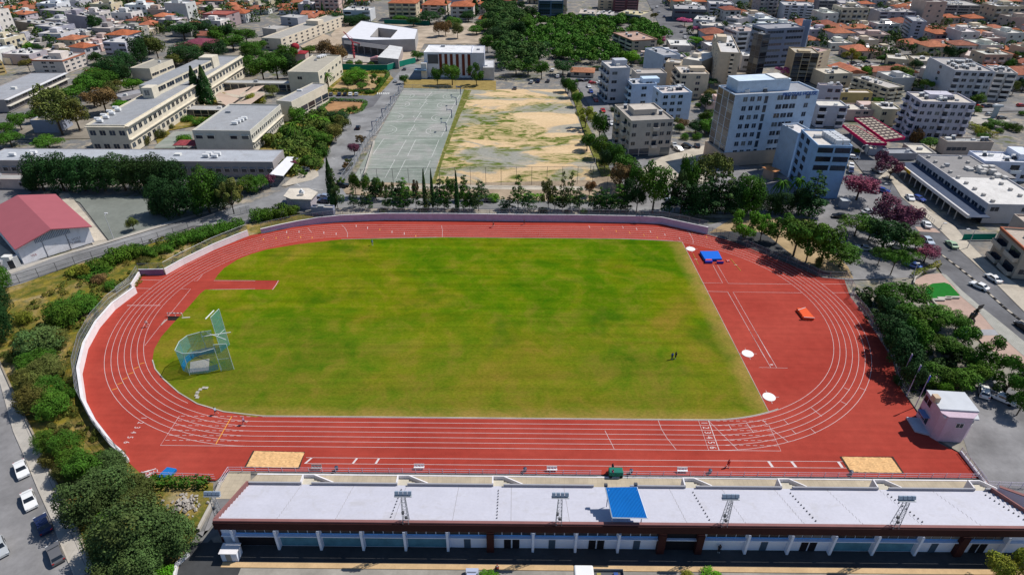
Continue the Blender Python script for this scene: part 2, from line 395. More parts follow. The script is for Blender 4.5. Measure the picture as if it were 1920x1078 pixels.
mk = MB(); Z = .012; W = .07
for k in range(7):
    r = Ri+k*LW
    L = list(reversed(arc(-1, r, -90, 90, 64))); Rr_ = arc(1, r, -90, 90, 64)
    if k == 0: L = [p for p in L if p.y > -34]
    mk.ribbon(L+[Vector((-Hs, -r, 0))] if k else L, W, Z)
    mk.ribbon(Rr_, W, Z)
    mk.ribbon([Vector((-Hs, -r, 0)), Vector((Hs, -r, 0))], W, Z+.001); mk.ribbon([Vector((-Hs, r, 0)), Vector((Hs, r, 0))], W, Z+.001)
X0 = XF-LS; X1 = XF+11.1
ro = Ri+6*LW
mk.ribbon([(X0,-Ri+0),(X0,-ro),(-Hs,-ro)], W, Z+.002); mk.ribbon([(Hs,-ro),(X1,-ro),(X1,-Ri-LW*.9)], W, Z+.002)
for k in range(6):                                        # dashed lane extensions of the straight
    y = -(Ri+k*LW)
    x = X0+.3
    while x < -Hs-2: mk.ribbon([(x,y),(x+.75,y)], W, Z+.002); x += 1.25
    x = Hs+2
    while x < X1-.3: mk.ribbon([(x,y),(x+.75,y)], W, Z+.002); x += 1.25
mk.ribbon([(XF,-Ri),(XF,-ro)], .12, Z+.003)                # finish line
mk.ribbon([(XF-1.9,-Ri),(XF-1.9,-ro)], .05, Z+.003)
def seg(t, *pts, w=W, m=None): (m or mk).ribbon([P(x, y, 0, t) for x, y in pts], w, Z+.004)
seg('Q', (712,672),(930,888)); seg('Q', (335,668),(360,735),(400,800),(470,888)); seg('M', (695,-5),(765,133))
seg('O', (555,128),(580,165),(597,200),(597,228)); seg('F', (640,686),(668,712),(684,745),(684,780)); seg('F', (1388,690),(1396,730),(1394,778)); seg('F', (388,708),(415,742))
for a in (((995,688),(1050,762)),((862,700),(885,740)),((1118,668),(1152,702)),((1275,665),(1312,700)),((1187,738),(1310,832)),((1480,575),(1560,640)),((1335,740),(1368,772)),((1477,732),(1515,766)),((1703,528),(1750,552)),((1725,425),(1772,445)),((1845,427),(1892,445))): seg('Q', *a, w=.08)
for x, y in ((230,740),(322,738),(508,744),(600,752),(1018,738),(1110,750),(835,708),(750,694)): seg('F', (x,y-9),(x,y+9), w=.14)
for x, y in ((579,700),(830,704),(933,716),(1036,736),(1144,758),(1254,786)): seg('G', (x-4,y-8),(x+4,y+8), w=.12)
seg('I', (1025,97),(1215,103)); seg('I', (1010,162),(1135,164)); seg('I', (950,290),(1200,290), w=.12)
seg('I', (1450,105),(1475,106),(1515,62)); seg('I', (1360,165),(1427,168),(1262,368)); seg('I', (1235,395),(1083,590))
seg('O', (745,388),(818,522),(672,520)); seg('O', (780,388),(860,525),(1330,530)); seg('O', (670,520),(674,548),(690,575),(712,584),(855,587)); seg('O', (1175,1077),(895,588),(1408,595)); seg('O', (855,587),(1132,1077))
seg('O', (1555,528),(1750,530)); seg('O', (1638,594),(1775,594))
seg('Q', (1020,0),(1178,275)); seg('Q', (1062,0),(1222,275)); seg('Q', (1092,274),(1305,279), w=.05); seg('Q', (1175,253),(1195,254), w=.3)
seg('', (574,857.5),(1590,865), w=.07); seg('', (574,868.5),(1590,877), w=.07)
for x0, x1 in ((570,583),(659,668),(702,709),(1438,1446),(1481,1490),(1569,1577)):
    y0 = 857.5+(x0-574)*.0074
    mk.quad(*(P(x, y).to_tuple()[:2]+(Z+.004,) for x, y in ((x1 if x0 < 800 else x0, y0), (x0 if x0 < 800 else x1, y0+11.2), ((x0+4 if x0 < 800 else x1+5), y0+11.2), ((x1+4 if x0 < 800 else x0+5), y0))))
seg('I', (1910,105),(1600,104), w=.08); seg('I', (1910,165),(1545,172), w=.08)
seg('', (522,526),(517,535),(511,543), w=.12)
struct('track_markings', mk, LINE)
ym = MB(); seg('', (434.8,780),(404.5,832.5), w=.14, m=ym)
for k in range(6):
    t0 = 199+k*0.0
    a = [(1083,717),(1045,728)], [(1040,748),(1002,764)], [(1000,790),(960,804)], [(955,828),(918,843)], [(918,866),(878,880)], [(880,908),(838,922)]
    seg('I', *a[k], w=.14, m=ym)
for x, y in ((55,795),(150,786),(241,782),(335,778),(420,783),(1196,770),(927,722)): seg('F', (x,y-8),(x,y+6), w=.14, m=ym)
for x, y in ((679,716),(780,732),(881,745),(988,762),(1087,780),(1347,742),(1456,776)): seg('G', (x-3,y-7),(x+3,y+7), w=.12, m=ym)
struct('yellow_track_marks', ym, YEL)
for k in range(6):                                        # painted lane numbers: at the finish and behind the start
    y = -(Ri+(k+.5)*LW)
    for nm, x in (('finish_lane_number', XF-1.0), ('start_lane_number', XF-107.2)):
        rot = -pi/2
        o = text_mesh(str(k+1), 1.15 if x > 0 else 1.0, nm, Matrix.Translation((x, y, Z+.004)) @ Matrix.Rotation(rot, 4, 'Z') @ Matrix.Diagonal((1, 1.5, 1, 1)), LINE)
        tag(o, kind='structure')

# boundary wall of the track (white where lit, lilac along the far side)
LILAC = mat('lilac_wall_paint', (.50,.46,.62), .8, .12, .5, dirt=((.3,.27,.3), .6, .3)); WHITEW = mat('whitewashed_wall', (.78,.74,.75), .8, .08, .5, dirt=((.5,.46,.42), .7, .3))
PURP = mat('purple_wall_paint', (.24,.15,.27), .8, .12, .5)
CAP = mat('wall_cap', (.70,.68,.70), .8, .1, .6)
def track_wall(pts, z1, label, m=None, cap=True, th=.3):
    w_ = MB().wall(pts, th, -.1, z1); t = thing('boundary_wall', pts[0].to_tuple(), label, 'wall'); w_.build('wall_face', m or LILAC, t)
    if cap:
        z1_ = z1 if isinstance(z1, list) else [z1]*len(pts)
        c = MB()
        for i in range(len(pts)-1):
            d = (pts[i+1]-pts[i]).normalized(); n = Vector((-d.y, d.x, 0))*(th/2+.04); a, b_ = pts[i].copy(), pts[i+1].copy(); a.z = z1_[i]+.003; b_.z = z1_[i+1]+.003
            up = Vector((0,0,.06))
            for q in ((a+n+up,a-n+up,b_-n+up,b_+n+up),(a-n,b_-n,b_-n+up,a-n+up),(b_+n,a+n,a+n+up,b_+n+up)): c.quad(*q)
        c.build('coping', CAP, t)
    return t
lw = [P(*q) for q in [(241,866),(230,853),(215,842),(182,800),(160,757),(152,702),(163,655),(185,615),(215,580),(256,549)]]
track_wall(lw, [.5,.9,1.2,1.6,1.8,1.9,1.9,1.9,1.9,1.8], 'white curved wall round the left bend of the track', WHITEW, th=.5)
track_wall([P(248,542),P(263,518)], 1.3, 'short white wall beside the left corner recess of the track', WHITEW)
track_wall([P(263,516),P(309,515)], 1.7, 'short dark purple wall across the left corner recess', PURP)
track_wall([P(*q) for q in [(311,515),(345,496),(400,469),(445,450),(466,442)]], 1.7, 'white wall from the purple recess up to the gate at the far left bend', WHITEW)
track_wall([P(*q) for q in [(490,437),(525,430),(560,424),(600,419),(640,416),(720,413),(840,413.5),(960,415),(1080,416),(1200,418),(1240,420),(1290,431),(1326,439)]], [1.3,1.5,1.7,2.0,2.2,2.3,2.3,2.3,2.3,2.3,2.2,2.2,2.2], 'long lilac retaining wall behind the far straight')

# fences: posts, rails and netting
STEEL = mat('galvanised_steel', (.26,.28,.31), .45, .1, 2, .5, .3); DARKSTEEL = mat('dark_steel', (.10,.10,.11), .5, .1, 2)
NET = netmat('chain_link', (.16,.18,.19), .30); NETLILAC = netmat('pale_chain_link', (.55,.52,.60), .25)
RAIL = mat('lilac_rail_paint', (.58,.52,.62), .5, .1, 2)
def fence(pts, h, label, z0=0, step=3.0, post=STEEL, net=NET, r=.045, rails=(1.0,), name='mesh_fence', cat='fence', group=None, maxposts=95):
    z = z0 if isinstance(z0, (list, tuple)) else [z0]*len(pts)
    pts = [Vector((p.x, p.y, zz)) for p, zz in zip(pts, z)]
    t = thing(name, pts[0].to_tuple(), label, cat, group)
    n_ = MB(); rl = MB(); L = sum((b-a).length for a, b in zip(pts, pts[1:])); step = max(step, L/maxposts)
    for a, b in zip(pts, pts[1:]):
        u = Vector((0,0,h)); n_.quad(a, b, b+u, a+u)
        for q in rails: rl.tube(a+u*q, b+u*q, r*.8, n=4, cap=False)
    if net: n_.build('netting', net, t)
    rl.build('rail', post, t)
    proto = None; d = 0; acc = 0
    for a, b in zip(pts, pts[1:]):
        l = (b-a).length
        while acc <= d+l+1e-6:
            p = a+(b-a)*((acc-d)/l)
            if proto is None:
                q = MB(); q.tube((0,0,0),(0,0,h+.05), r, n=5); me = q.build('post', post, None); me.parent = t; me.location = p-pts[0]; proto = me
            else:
                c = proto.copy(); C.objects.link(c); c.parent = t; c.location = p-pts[0]
            acc += step
        d += l
    return t
z7 = [.5,.9,1.2,1.6,1.8,1.9,1.9,1.9,1.9,1.8]
off = [p+Vector((-.6,0,0)) for p in lw]
fence(off, 2.2, 'grey mesh fence on top of the white wall round the left bend', z7, 2.6, rails=(1,.5,.06))
fence([P(*q)+Vector((0,.3,0)) for q in [(263,516),(309,515)]], 1.6, 'short mesh fence above the purple recess wall', 1.7, 2.5)
fence([P(*q)+Vector((-.3,.3,0)) for q in [(224,560),(248,542),(263,518)]], 1.7, 'mesh fence behind the left corner recess', 1.35, 2.5, rails=(1,.5))
fence([P(*q)+Vector((-.1,.4,0)) for q in [(311,515),(345,496),(400,469),(445,450),(466,442)]], 1.7, 'mesh fence above the white wall at the far left bend', 1.8, 3)
fence([P(*q)+Vector((0,.5,0)) for q in [(490,437),(525,430),(560,424),(640,416)]], 1.6, 'mesh fence from the gate towards the far straight wall', [1.4,1.6,1.8,2.2], 3)
fence([P(*q)+Vector((0,.5,0)) for q in [(640,416),(720,413),(960,415),(1200,418),(1240,420),(1290,431),(1326,439)]], 1.6, 'long mesh fence on top of the lilac far wall', 2.3, 3)
fence([P(*q) for q in [(1326,439),(1365,448)]], 2.3, 'sliding lattice gate at the right end of the lilac wall', 0, 1.2, rails=(1,.5,.1), name='lattice_gate', cat='gate')
fence([P(*q) for q in [(1365,449),(1440,481),(1500,504),(1540,522),(1583,524)]], 2.2, 'mesh fence along the far right bend below the eucalyptus trees', 0, 3, rails=(1,.5))
fence([P(*q) for q in [(1583,524),(1600,552),(1592,560),(1620,592),(1650,637),(1674,674)]], 2.6, 'pale mesh fence at the right corner recess of the track', 0, 2.4, rails=(1,.5), net=NETLILAC)
fence([P(*q) for q in [(1674,676),(1684,720),(1700,742)]], 2.2, 'mesh fence between the flag poles and the trees', 0, 2.4, rails=(1,.5))
# ================================================================== EQUIPMENT ON THE FIELD
DISC = mat('white_disc', (.78,.78,.76), .6, .05, 2)
def circle_poly(c, r, n=32): return [Vector((c.x+r*cos(2*pi*i/n), c.y+r*sin(2*pi*i/n), 0)) for i in range(n)]
for x, y, lab in ((1295,467,'white throwing circle beside the far corner of the turf'), (1402,663,'white throwing circle halfway down the red apron'), (1442,744,'white throwing circle nearest the home straight bend')):
    c = P(x, y); t = thing('throwing_circle', c.to_tuple(), lab, 'throwing circle', 'throwing circles on the red apron')
    q = MB(); q.prism([(p.x,p.y) for p in circle_poly(c, 1.25)], 0, .07); q.build('disc', DISC, t)
    q = MB()
    for a in (0, pi/2, pi, 3*pi/2): q.ribbon([(c.x+cos(a)*1.3, c.y+sin(a)*1.3), (c.x+cos(a)*1.95, c.y+sin(a)*1.95)], .07, .02)
    q.build('sector_tick', LINE, t)

def mattress(name, pxs, h, col, label, cat, extra=None, z0=.0):
    pts = [P(x, y, h+z0, t) for t, x, y in pxs]
    t = thing(name, (pts[0].x, pts[0].y, z0), label, cat)
    q = MB(); q.prism([(p.x,p.y) for p in pts], z0+.02, z0+h, bottom=True)
    o = q.build('foam_pad', CLOTH, t, color=col)
    b = o.modifiers.new('b', 'BEVEL'); b.width = .09; b.segments = 3
    return t, pts
BLUE = (.01,.13,.62); ORNG = (.72,.10,.03)
t, pts = mattress('pole_vault_mat', [('O',685,342),('O',815,340),('O',785,281),('O',648,282)], .8, BLUE, 'blue landing mat with two red topped front blocks near the far right bend', 'landing mat')
for xs in ((688,745,342,372),(774,829,358,374)):
    a, b_ = P(xs[0], xs[3]-12, .7, 'O'), P(xs[1], xs[3]-12, .7, 'O'); q = MB(); 
    c0, c1 = P(xs[0], xs[2], .7, 'O'), P(xs[1]-8, xs[2], .7, 'O')
    q.prism([(a.x,a.y),(b_.x,b_.y),(c1.x,c1.y-.12),(c0.x,c0.y-.12)], .02, .7, bottom=True); o = q.build('front_block', CLOTH, t, color=(.05,.05,.42)); m_ = o.modifiers.new('b','BEVEL'); m_.width=.07; m_.segments=2
    q = MB(); q.prism([(a.x+.1,a.y+.5),(b_.x-.1,b_.y+.5),(c1.x-.1,c1.y-.2),(c0.x+.1,c0.y-.2)], .705, .80); q.build('red_cover', CLOTH, t, color=(.62,.07,.06))
t, pts = mattress('high_jump_mat', [('J',268,378),('J',350,382),('J',285,306),('J',215,308)], .75, ORNG, 'orange landing mat standing alone inside the right bend', 'landing mat')
for a, b_ in (((225,325),(280,306)),((268,378),(350,384))):
    q = MB(); p0, p1 = P(*a, .8, 'J'), P(*b_, .8, 'J'); q.tube((p0.x,p0.y,.83),(p1.x,p1.y,.83), .07, n=6); q.build('white_roller', METAL, t, color=(.75,.72,.7))
p0 = P(262,372,.9,'J'); q = MB(); q.sphere((p0.x,p0.y,.86), (.3,.25,.2)); q.build('corner_cushion', CLOTH, t, color=ORNG)
for pts_, lab in ((((595,303),(637,388)),'thin yellow crossbar on the ground left of the blue mat'), (((878,343),(953,432)),'thin yellow crossbar on the ground right of the blue mat')):
    a, b_ = P(*pts_[0],0,'O'), P(*pts_[1],0,'O'); t = thing('crossbar', a.to_tuple(), lab, 'crossbar', 'crossbars beside the blue mat')
    MB().tube((a.x,a.y,.06),(b_.x,b_.y,.06), .05).build('bar', METAL, t, color=(.65,.5,.05))
    c = (a+b_)/2; q = MB(); q.box(c.x-.3,c.x+.3,c.y-.06,c.y+.06,.02,.05); q.tube((c.x,c.y,.03),(c.x+.5,c.y+.1,.03),.04); q.build('foot', METAL, t, color=(.7,.7,.7))
a = P(858,358,0,'O'); t = thing('starting_block', a.to_tuple(), 'small red and white frame lying right of the blue mat', 'equipment')
q = MB(); q.box(a.x-.45,a.x-.2,a.y-.5,a.y+.5,0,.25); q.box(a.x+.15,a.x+.4,a.y-.5,a.y+.5,0,.25); q.build('red_block', METAL, t, color=(.6,.08,.08)); q = MB(); q.box(a.x-.2,a.x+.15,a.y-.12,a.y+.12,.05,.2); q.build('bar', METAL, t, color=(.75,.7,.7))

# water jump
t = thing('water_jump', P(328,598).to_tuple(), 'dark water jump pit with white barrier at the left bend', 'water jump')
c = [P(*q, 0, 'I') for q in ((1255,402),(1358,402),(1368,372),(1258,370))]
q = MB(); q.prism([(p.x,p.y) for p in c], .01, .02); q.build('pit', mat('dark_pit', (.02,.015,.013), .6, .2), t)
q = MB(); a, b_ = c[3], c[2]; q.tube((a.x,a.y,.9),(b_.x,b_.y,.9), .1, n=6)
for k in range(3): p = a+(b_-a)*(k/2); q.tube((p.x,p.y,0),(p.x,p.y,.9), .07)
q.build('barrier', METAL, t, color=(.75,.7,.66))
q = MB()
for k in range(4): p = a+(b_-a)*((k+.5)/4); q.box(p.x-.18,p.x+.18,p.y-.06,p.y+.06,.8,1.01)
q.build('dark_band', METAL, t, color=(.06,.04,.04))
q = MB(); q.wall([P(1205,438,0,'I'),P(1250,395,0,'I')], .25, 0, .1); q.wall([P(1362,384,0,'I'),P(1422,380,0,'I')], .35, 0, .1); q.build('ramp_edge', CONC, t)

# hammer cage
cage = thing('hammer_cage', P(373,690).to_tuple(), 'hammer throwing cage of blue green netting round a concrete square', 'throwing cage')
CNET = netmat('cage_net', (.02,.32,.42), .40); CNETB = netmat('cage_net_low', (.01,.26,.58), .68)
slab = [P(*q) for q in ((355.5,699),(391.5,695),(393,672.5),(357,679))]
MB().prism([(p.x,p.y) for p in slab], .03, .10).build('concrete_square', CONC, cage)
cc = sum(slab, Vector())/4
q = MB(); q.ribbon(circle_poly(cc, 1.15), .08, .104, closed=True); q.build('circle_rim', METAL, cage, color=(.3,.3,.32))
TOPH = 5.6
ring_t = [(327,641),(328,655),(345,663),(365,661),(386,655),(400,648)]         # near rim seen at the top
top = [P(1308,625,TOPH,'I'),P(1340,560,TOPH,'I'),P(1400,515,TOPH,'I'),P(1500,488,TOPH,'I'),P(1580,478,TOPH,'I')]
topn = [P(1308,625,TOPH,'I'),P(1370,650,TOPH,'I'),P(1500,640,TOPH,'I'),P(1600,612,TOPH,'I')]
rim = list(reversed(top))+topn[1:]
frame = MB()
for a, b_ in zip(rim, rim[1:]): frame.tube(a, b_, .07, n=5)
frame.build('top_rail', METAL, cage, color=(.45,.55,.55))
net = MB(); low = MB(); flo = [Vector((cc.x+(p.x-cc.x)*.93, cc.y+(p.y-cc.y)*.93, 0)) for p in rim]
for (a, b_), (c_, d_) in zip(zip(rim, rim[1:]), zip(flo, flo[1:])):
    h = .28; a2 = a.lerp(c_, 1-h); b2 = b_.lerp(d_, 1-h)
    net.quad(a, b_, b2, a2); c_ = c_+Vector((0,0,.04)); d_ = d_+Vector((0,0,.04)); low.quad(a2, b2, d_, c_)
net.build('netting', CNET, cage); low.build('gathered_netting', CNETB, cage)
for i, p in enumerate(rim):
    if i in (1, 3, 5, 7): q = MB(); e = Vector((cc.x+(p.x-cc.x)*1.06, cc.y+(p.y-cc.y)*1.06, 0)); q.tube(e, p, .06, n=5); q.build('pole', METAL, cage, color=(.45,.55,.5))
# gate panels of the cage (tall wings)
def quadpanel(base2, tops, name, m_):
    q = MB(); a, b_ = base2; q.quad(a, b_, tops[1], tops[0]); q.build(name, m_, cage)
    f_ = MB(); f_.tube(a, tops[0], .06, n=5); f_.tube(b_, tops[1], .06, n=5); f_.tube(tops[0], tops[1], .06, n=5); mid = (a.lerp(tops[0], .45), b_.lerp(tops[1], .45)); f_.tube(*mid, .04, n=4)
    f_.build('wing_frame', METAL, cage, color=(.5,.62,.62))
b1, b2 = P(1655,780,0,'I'), P(1752,768,0,'I')
hh = 6.4; quadpanel((b1, b2), (b1+Vector((-.3,.6,hh)), b2+Vector((-.3,.4,hh))), 'wing_net', CNET)
b3, b4 = P(1655,640,0,'I'), P(1718,585,0,'I')
hh = top_height(b3, 500+398/3.99)
quadpanel((b3, b4), (P(1580,392,0,'I').lerp(b3,0)*0+b3+Vector((0,0,9.2)), b4+Vector((0,0,9.6))), 'wing_net', CNET)
p1, p2 = b3+Vector((0,0,9.2)), b4+Vector((0,0,9.6)); q = MB(); q.tube(p1+Vector((-.8,-.6,0)), p2+Vector((-.8,-.6,0)), .12, n=6); q.build('winch_bar', METAL, cage, color=(.7,.72,.72))
p = P(1640,515,5,'I'); q = MB(); q.tube(p+Vector((-3.5,-.4,0)), p+Vector((2,1.2,0)), .08, n=5); q.tube(p+Vector((-3,1,0)), p+Vector((2,-1.4,0)), .08, n=5); q.build('cross_brace', METAL, cage, color=(.7,.72,.72))

# crescent of stones left of the turf
t = thing('stone_crescent', P(377,737).to_tuple(), 'small crescent of pale blocks lying on the turf', 'stones')
for k in range(6):
    a = R(70+k*36); c = P(1512,945,0,'I')+Vector((cos(a)*.9, sin(a)*1.5, 0)); MB().box(c.x-.3,c.x+.3,c.y-.3,c.y+.3,.03,.2, None).build('block', CONC, t)

# sand pits
SAND = asphalt('sand', (.68,.42,.20), 2.5, .12)
def sandpit(t_, pts, label, ins):
    c = [P(x, y, 0, t_) for x, y in pts]; t = thing('sand_pit', c[0].to_tuple(), label, 'sand pit', 'long jump sand pits')
    g = sum(c, Vector())/4; rim = MB(); inner = [g+(p-g)*.93+Vector((0,0,0)) for p in c]
    for i in range(4):
        j = (i+1) % 4; a, b_, c_, d_ = c[i].copy(), c[j].copy(), inner[j].copy(), inner[i].copy()
        for v_ in (a,b_,c_,d_): v_.z = .05
        rim.quad(a, b_, c_, d_)
    rim.build('rubber_edge', mat('pit_edge', (.05,.035,.03), .9, .2), t)
    n = 26; s_ = MB(); e1 = inner[1]-inner[0]; e2 = inner[3]-inner[0]
    rr = random.Random(3)
    zz = [[rr.uniform(.04,.16) for _ in range(n+1)] for _ in range(n+1)]
    for i in range(n):
        for j in range(n):
            s_.quad(*[tuple((inner[0]+e1*(a/n)+e2*(b_/n)).xy)+(zz[a][b_],) for a, b_ in ((i,j),(i+1,j),(i+1,j+1),(i,j+1))])
    s_.build('sand', SAND, t, smooth=True)
sandpit('K', [(1827,272),(2243,282),(2283,155),(1893,147)], 'sand pit at the left end of the home straight runway', 1)
sandpit('N', [(612,312),(1020,318),(935,190),(535,190)], 'sand pit at the right end of the home straight runway', 1)

# loose things by the home straight
t, pts = mattress('rolled_mat', [('K',1165,345),('K',1262,340),('K',1322,278),('K',1250,265)], .6, (.01,.15,.45), 'blue mat standing beside the hedge at the left end of the home straight', 'mat')
HP = random.Random(5)
for i, (x, y, lb) in enumerate(((1095,335,'leftmost'),(1120,325,''),(1150,318,''),(1125,355,''),(1105,378,'nearest'))):
    lab = ('white hurdle in the heap left of the blue mat, leftmost of the five','white hurdle in the heap left of the blue mat, second from the left','white hurdle in the heap closest to the blue mat','white hurdle in the heap left of the blue mat, between the others','white hurdle nearest the grandstand in the heap left of the blue mat')[i]
    c = P(x, y, 0, 'K'); t = thing('hurdle', c.to_tuple(), lab, 'hurdle', 'hurdles heaped by the hedge'); a = HP.uniform(-.8,.8); d = Vector((cos(a), sin(a), 0)); n = Vector((-d.y, d.x, 0))
    q = MB(); 
    for s_ in (-.6,.6): q.tube(c+d*s_, c+d*s_+Vector((0,0,1)), .04); q.tube(c+d*s_, c+d*s_+n*.7, .04)
    q.build('frame', METAL, t, color=(.6,.6,.62)); q = MB(); q.tube(c-d*.62+Vector((0,0,.95)), c+d*.62+Vector((0,0,.95)), .07); q.build('top_board', METAL, t, color=(.78,.76,.76))

# benches and blocks on the track edge behind the rail
def bench(t_, x, y, label, col=(.72,.72,.74)):
    c = P(x, y, 0, t_); t = thing('frame_bench', c.to_tuple(), label, 'bench', 'white frame benches by the rail')
    q = MB(); q.box(c.x-.9,c.x+.9,c.y-.25,c.y+.2,.42,.48); q.build('seat', METAL, t, color=col)
    q = MB(); q.box(c.x-.9,c.x+.9,c.y+.2,c.y+.26,.6,.95); q.build('backrest', METAL, t, color=col)
    for s_ in (-.8,-.27,.27,.8): MB().tube((c.x+s_,c.y-.2,0),(c.x+s_,c.y+.23,.95), .035, n=4).build('leg', METAL, t, color=col)
bench('L',455,285,'grey frame bench right of the left sand pit',(.35,.33,.33)); bench('L',1222,280,'white frame bench below the middle of the straight, left of the blue canopy')
bench('M',298,298,'white frame bench closest to the blue canopy on its left'); bench('M',1272,305,'white frame bench right of the green cart')
for t_, x, y, lab in (('L',605,290,'small dark bin between the left sand pit and the benches'),('M',97,300,'small dark bin left of the white bench near the canopy'),('M',1480,312,'small dark bin right of the white bench'),('N',618,322,'small dark bin at the corner of the right sand pit'),('M',890,312,'small blue bin beside the green cart')):
    c = P(x, y, 0, t_); t = thing('bin', c.to_tuple(), lab, 'bin'); q = MB(); q.tube(c+Vector((0,0,.02)), c+Vector((0,0,.75)), .26, .32, 10); q.build('body', METAL, t, color=(.03,.04,.09)); q = MB(); q.sphere(c+Vector((0,0,.76)), (.34,.34,.12)); q.build('lid', METAL, t, color=(.03,.04,.08))
c = P(780, 345, 0, 'M'); t = thing('equipment_cart', c.to_tuple(), 'green covered equipment cart at the gap in the rail', 'cart')
q = MB(); q.box(c.x-1.3,c.x+1.1,c.y-.2,c.y+1.1,.35,1.35); o = q.build('cover', CLOTH, t, color=(.02,.16,.12)); b = o.modifiers.new('b','BEVEL'); b.width=.15; b.segments=2
for sx in (-1,.8):
    for sy in (-.15,1.0): MB().tube((c.x+sx-.0,c.y+sy-.05,.3),(c.x+sx,c.y+sy+.05,.3), .3, n=12).build('wheel', RUBBER, t)
q = MB(); q.tube(c+Vector((1.1,.4,.6)), c+Vector((2.4,.4,.9)), .04); q.tube(c+Vector((2.4,-.1,.9)), c+Vector((2.4,.9,.9)), .04); q.build('handle', METAL, t, color=(.3,.35,.35))

# rail in front of the stand
fence([P(430,884),P(655*0+1127,891)], 1.15, 'lilac railing between the track and the terrace, left of the canopy', .05, 2.3, RAIL, None, .05, (1,.55,.1), 'railing', 'railing')
fence([P(1168,892),P(1590,895),P(1830,897)], 1.15, 'lilac railing between the track and the terrace, right of the canopy', .05, 2.3, RAIL, None, .05, (1,.55,.1), 'railing', 'railing')
fence([P(430,884),P(412,912)], 1.15, 'short lilac railing closing the left end of the terrace', .05, 1.3, RAIL, None, .05, (1,.55,.1), 'railing', 'railing')
fence([P(270,893),P(404,898)], 1.15, 'lilac railing behind the blue mat and hedge', .05, 2.3, RAIL, None, .05, (1,.55,.1), 'railing', 'railing')
fence([P(1835,893),P(1848,912),P(1925,915)], 1.3, 'pale railing at the right end of the terrace', .05, 2.0, RAIL, NETLILAC, .05, (1,.5), 'railing', 'railing')
fence([P(1800,848),P(1845,905)], 1.2, 'lattice gate beside the pink office building', .05, 1.2, RAIL, NETLILAC, .05, (1,.5,.1), 'lattice_gate', 'gate')
q = MB(); q.wall([P(1800,848),P(1852,915)], .35, 0, .5); tag(q.build('low_wall', CAP), 'low white wall at the right end of the terrace', 'wall')
# ================================================================== GRANDSTAND
XL, XR, YF, YR, ZF, ZR = -38.1, 84.4, -54.0, -64.6, 1.5, 6.4
stand = thing('grandstand', (20, -59, 0), 'long white stepped grandstand with brown rear parapet along the home straight', 'grandstand')
WHITE = mat('white_seat_paint', (.50,.50,.57), .55, .05, .25, fine=.04, dirt=((.36,.34,.32), .3, .28)); BROWN = mat('brown_paint', (.05,.016,.016), .7, .15, .5); BROWNT = mat('brown_coping', (.24,.11,.105), .7, .12, .5)
FAC = mat('facade_white', (.72,.78,.92), .8, .06, .4); FBLUE = mat('facade_blue', (.12,.36,.78), .5, .1, .5); SHOPG = mat('shopfront_glass', (.10,.26,.36), .25, .3, .6, .8)
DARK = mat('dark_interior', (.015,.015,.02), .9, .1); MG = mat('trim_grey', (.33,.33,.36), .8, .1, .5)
NT = 12; tr = MB(); dy = (YR-YF)/NT; dz = (ZR-ZF-.25)/NT
prof = []
for i in range(NT):
    y = YF+i*dy; z = ZF+i*dz*1.0; prof += [(y, z), (y+dy, z)]
prof = [(YF, 0)]+prof
for (y0, z0), (y1, z1) in zip(prof, prof[1:]): tr.quad((XL,y0,z0),(XL,y1,z1),(XR,y1,z1),(XR,y0,z0))
for X in (XL, XR):
    poly = [(X,y,z) for y, z in prof]+[(X,YR,0)]; tr.quad(*(poly if X == XL else poly[::-1]))
tr.build('seating_tiers', WHITE, stand)
q = MB(); 
st = [-29.4+15.9*k for k in range(8)]; xs = XL
for s_ in st:
    if abs(s_-18.3) < 3: e, n_ = 19.0, 25.0
    else: e, n_ = s_, s_+1.7
    q.box(xs, e, YF-.12, YF+.12, 1.2, 2.0); xs = n_
q.box(xs, XR, YF-.12, YF+.12, 1.2, 2.0); q.build('front_parapet', MG, stand)
for k, s_ in enumerate(st):
    if abs(s_-18.3) < 3: continue
    w_ = MB(); w_.box(s_-.22, s_, YF+.12, YF+1.75, 0, 2.05); w_.box(s_, s_+1.7, YF+1.55, YF+1.75, 0, 2.05)
    w_.quad((s_+1.7,YF+1.55,0),(s_+4.9,YF+1.1,0),(s_+4.9,YF+1.1,.7),(s_+1.7,YF+1.55,2.05)); w_.quad((s_+4.9,YF+1.3,0),(s_+1.7,YF+1.75,0),(s_+1.7,YF+1.75,2.05),(s_+4.9,YF+1.3,.7))
    w_.quad((s_+1.7,YF+1.55,2.05),(s_+4.9,YF+1.1,.7),(s_+4.9,YF+1.3,.7),(s_+1.7,YF+1.75,2.05)); w_.build('stair_parapet', CAP, stand)
    w_ = MB(); w_.box(s_, s_+1.7, YF+.13, YF+1.54, 0, 1.35)
    for j in range(6): w_.box(s_+1.7+j*.5, s_+2.2+j*.5, YF+.13, YF+1.12, 0, 1.15-j*.2)
    w_.build('entry_stair', mat('stair_stone', (.50,.46,.38), .9, .12, 1), stand)
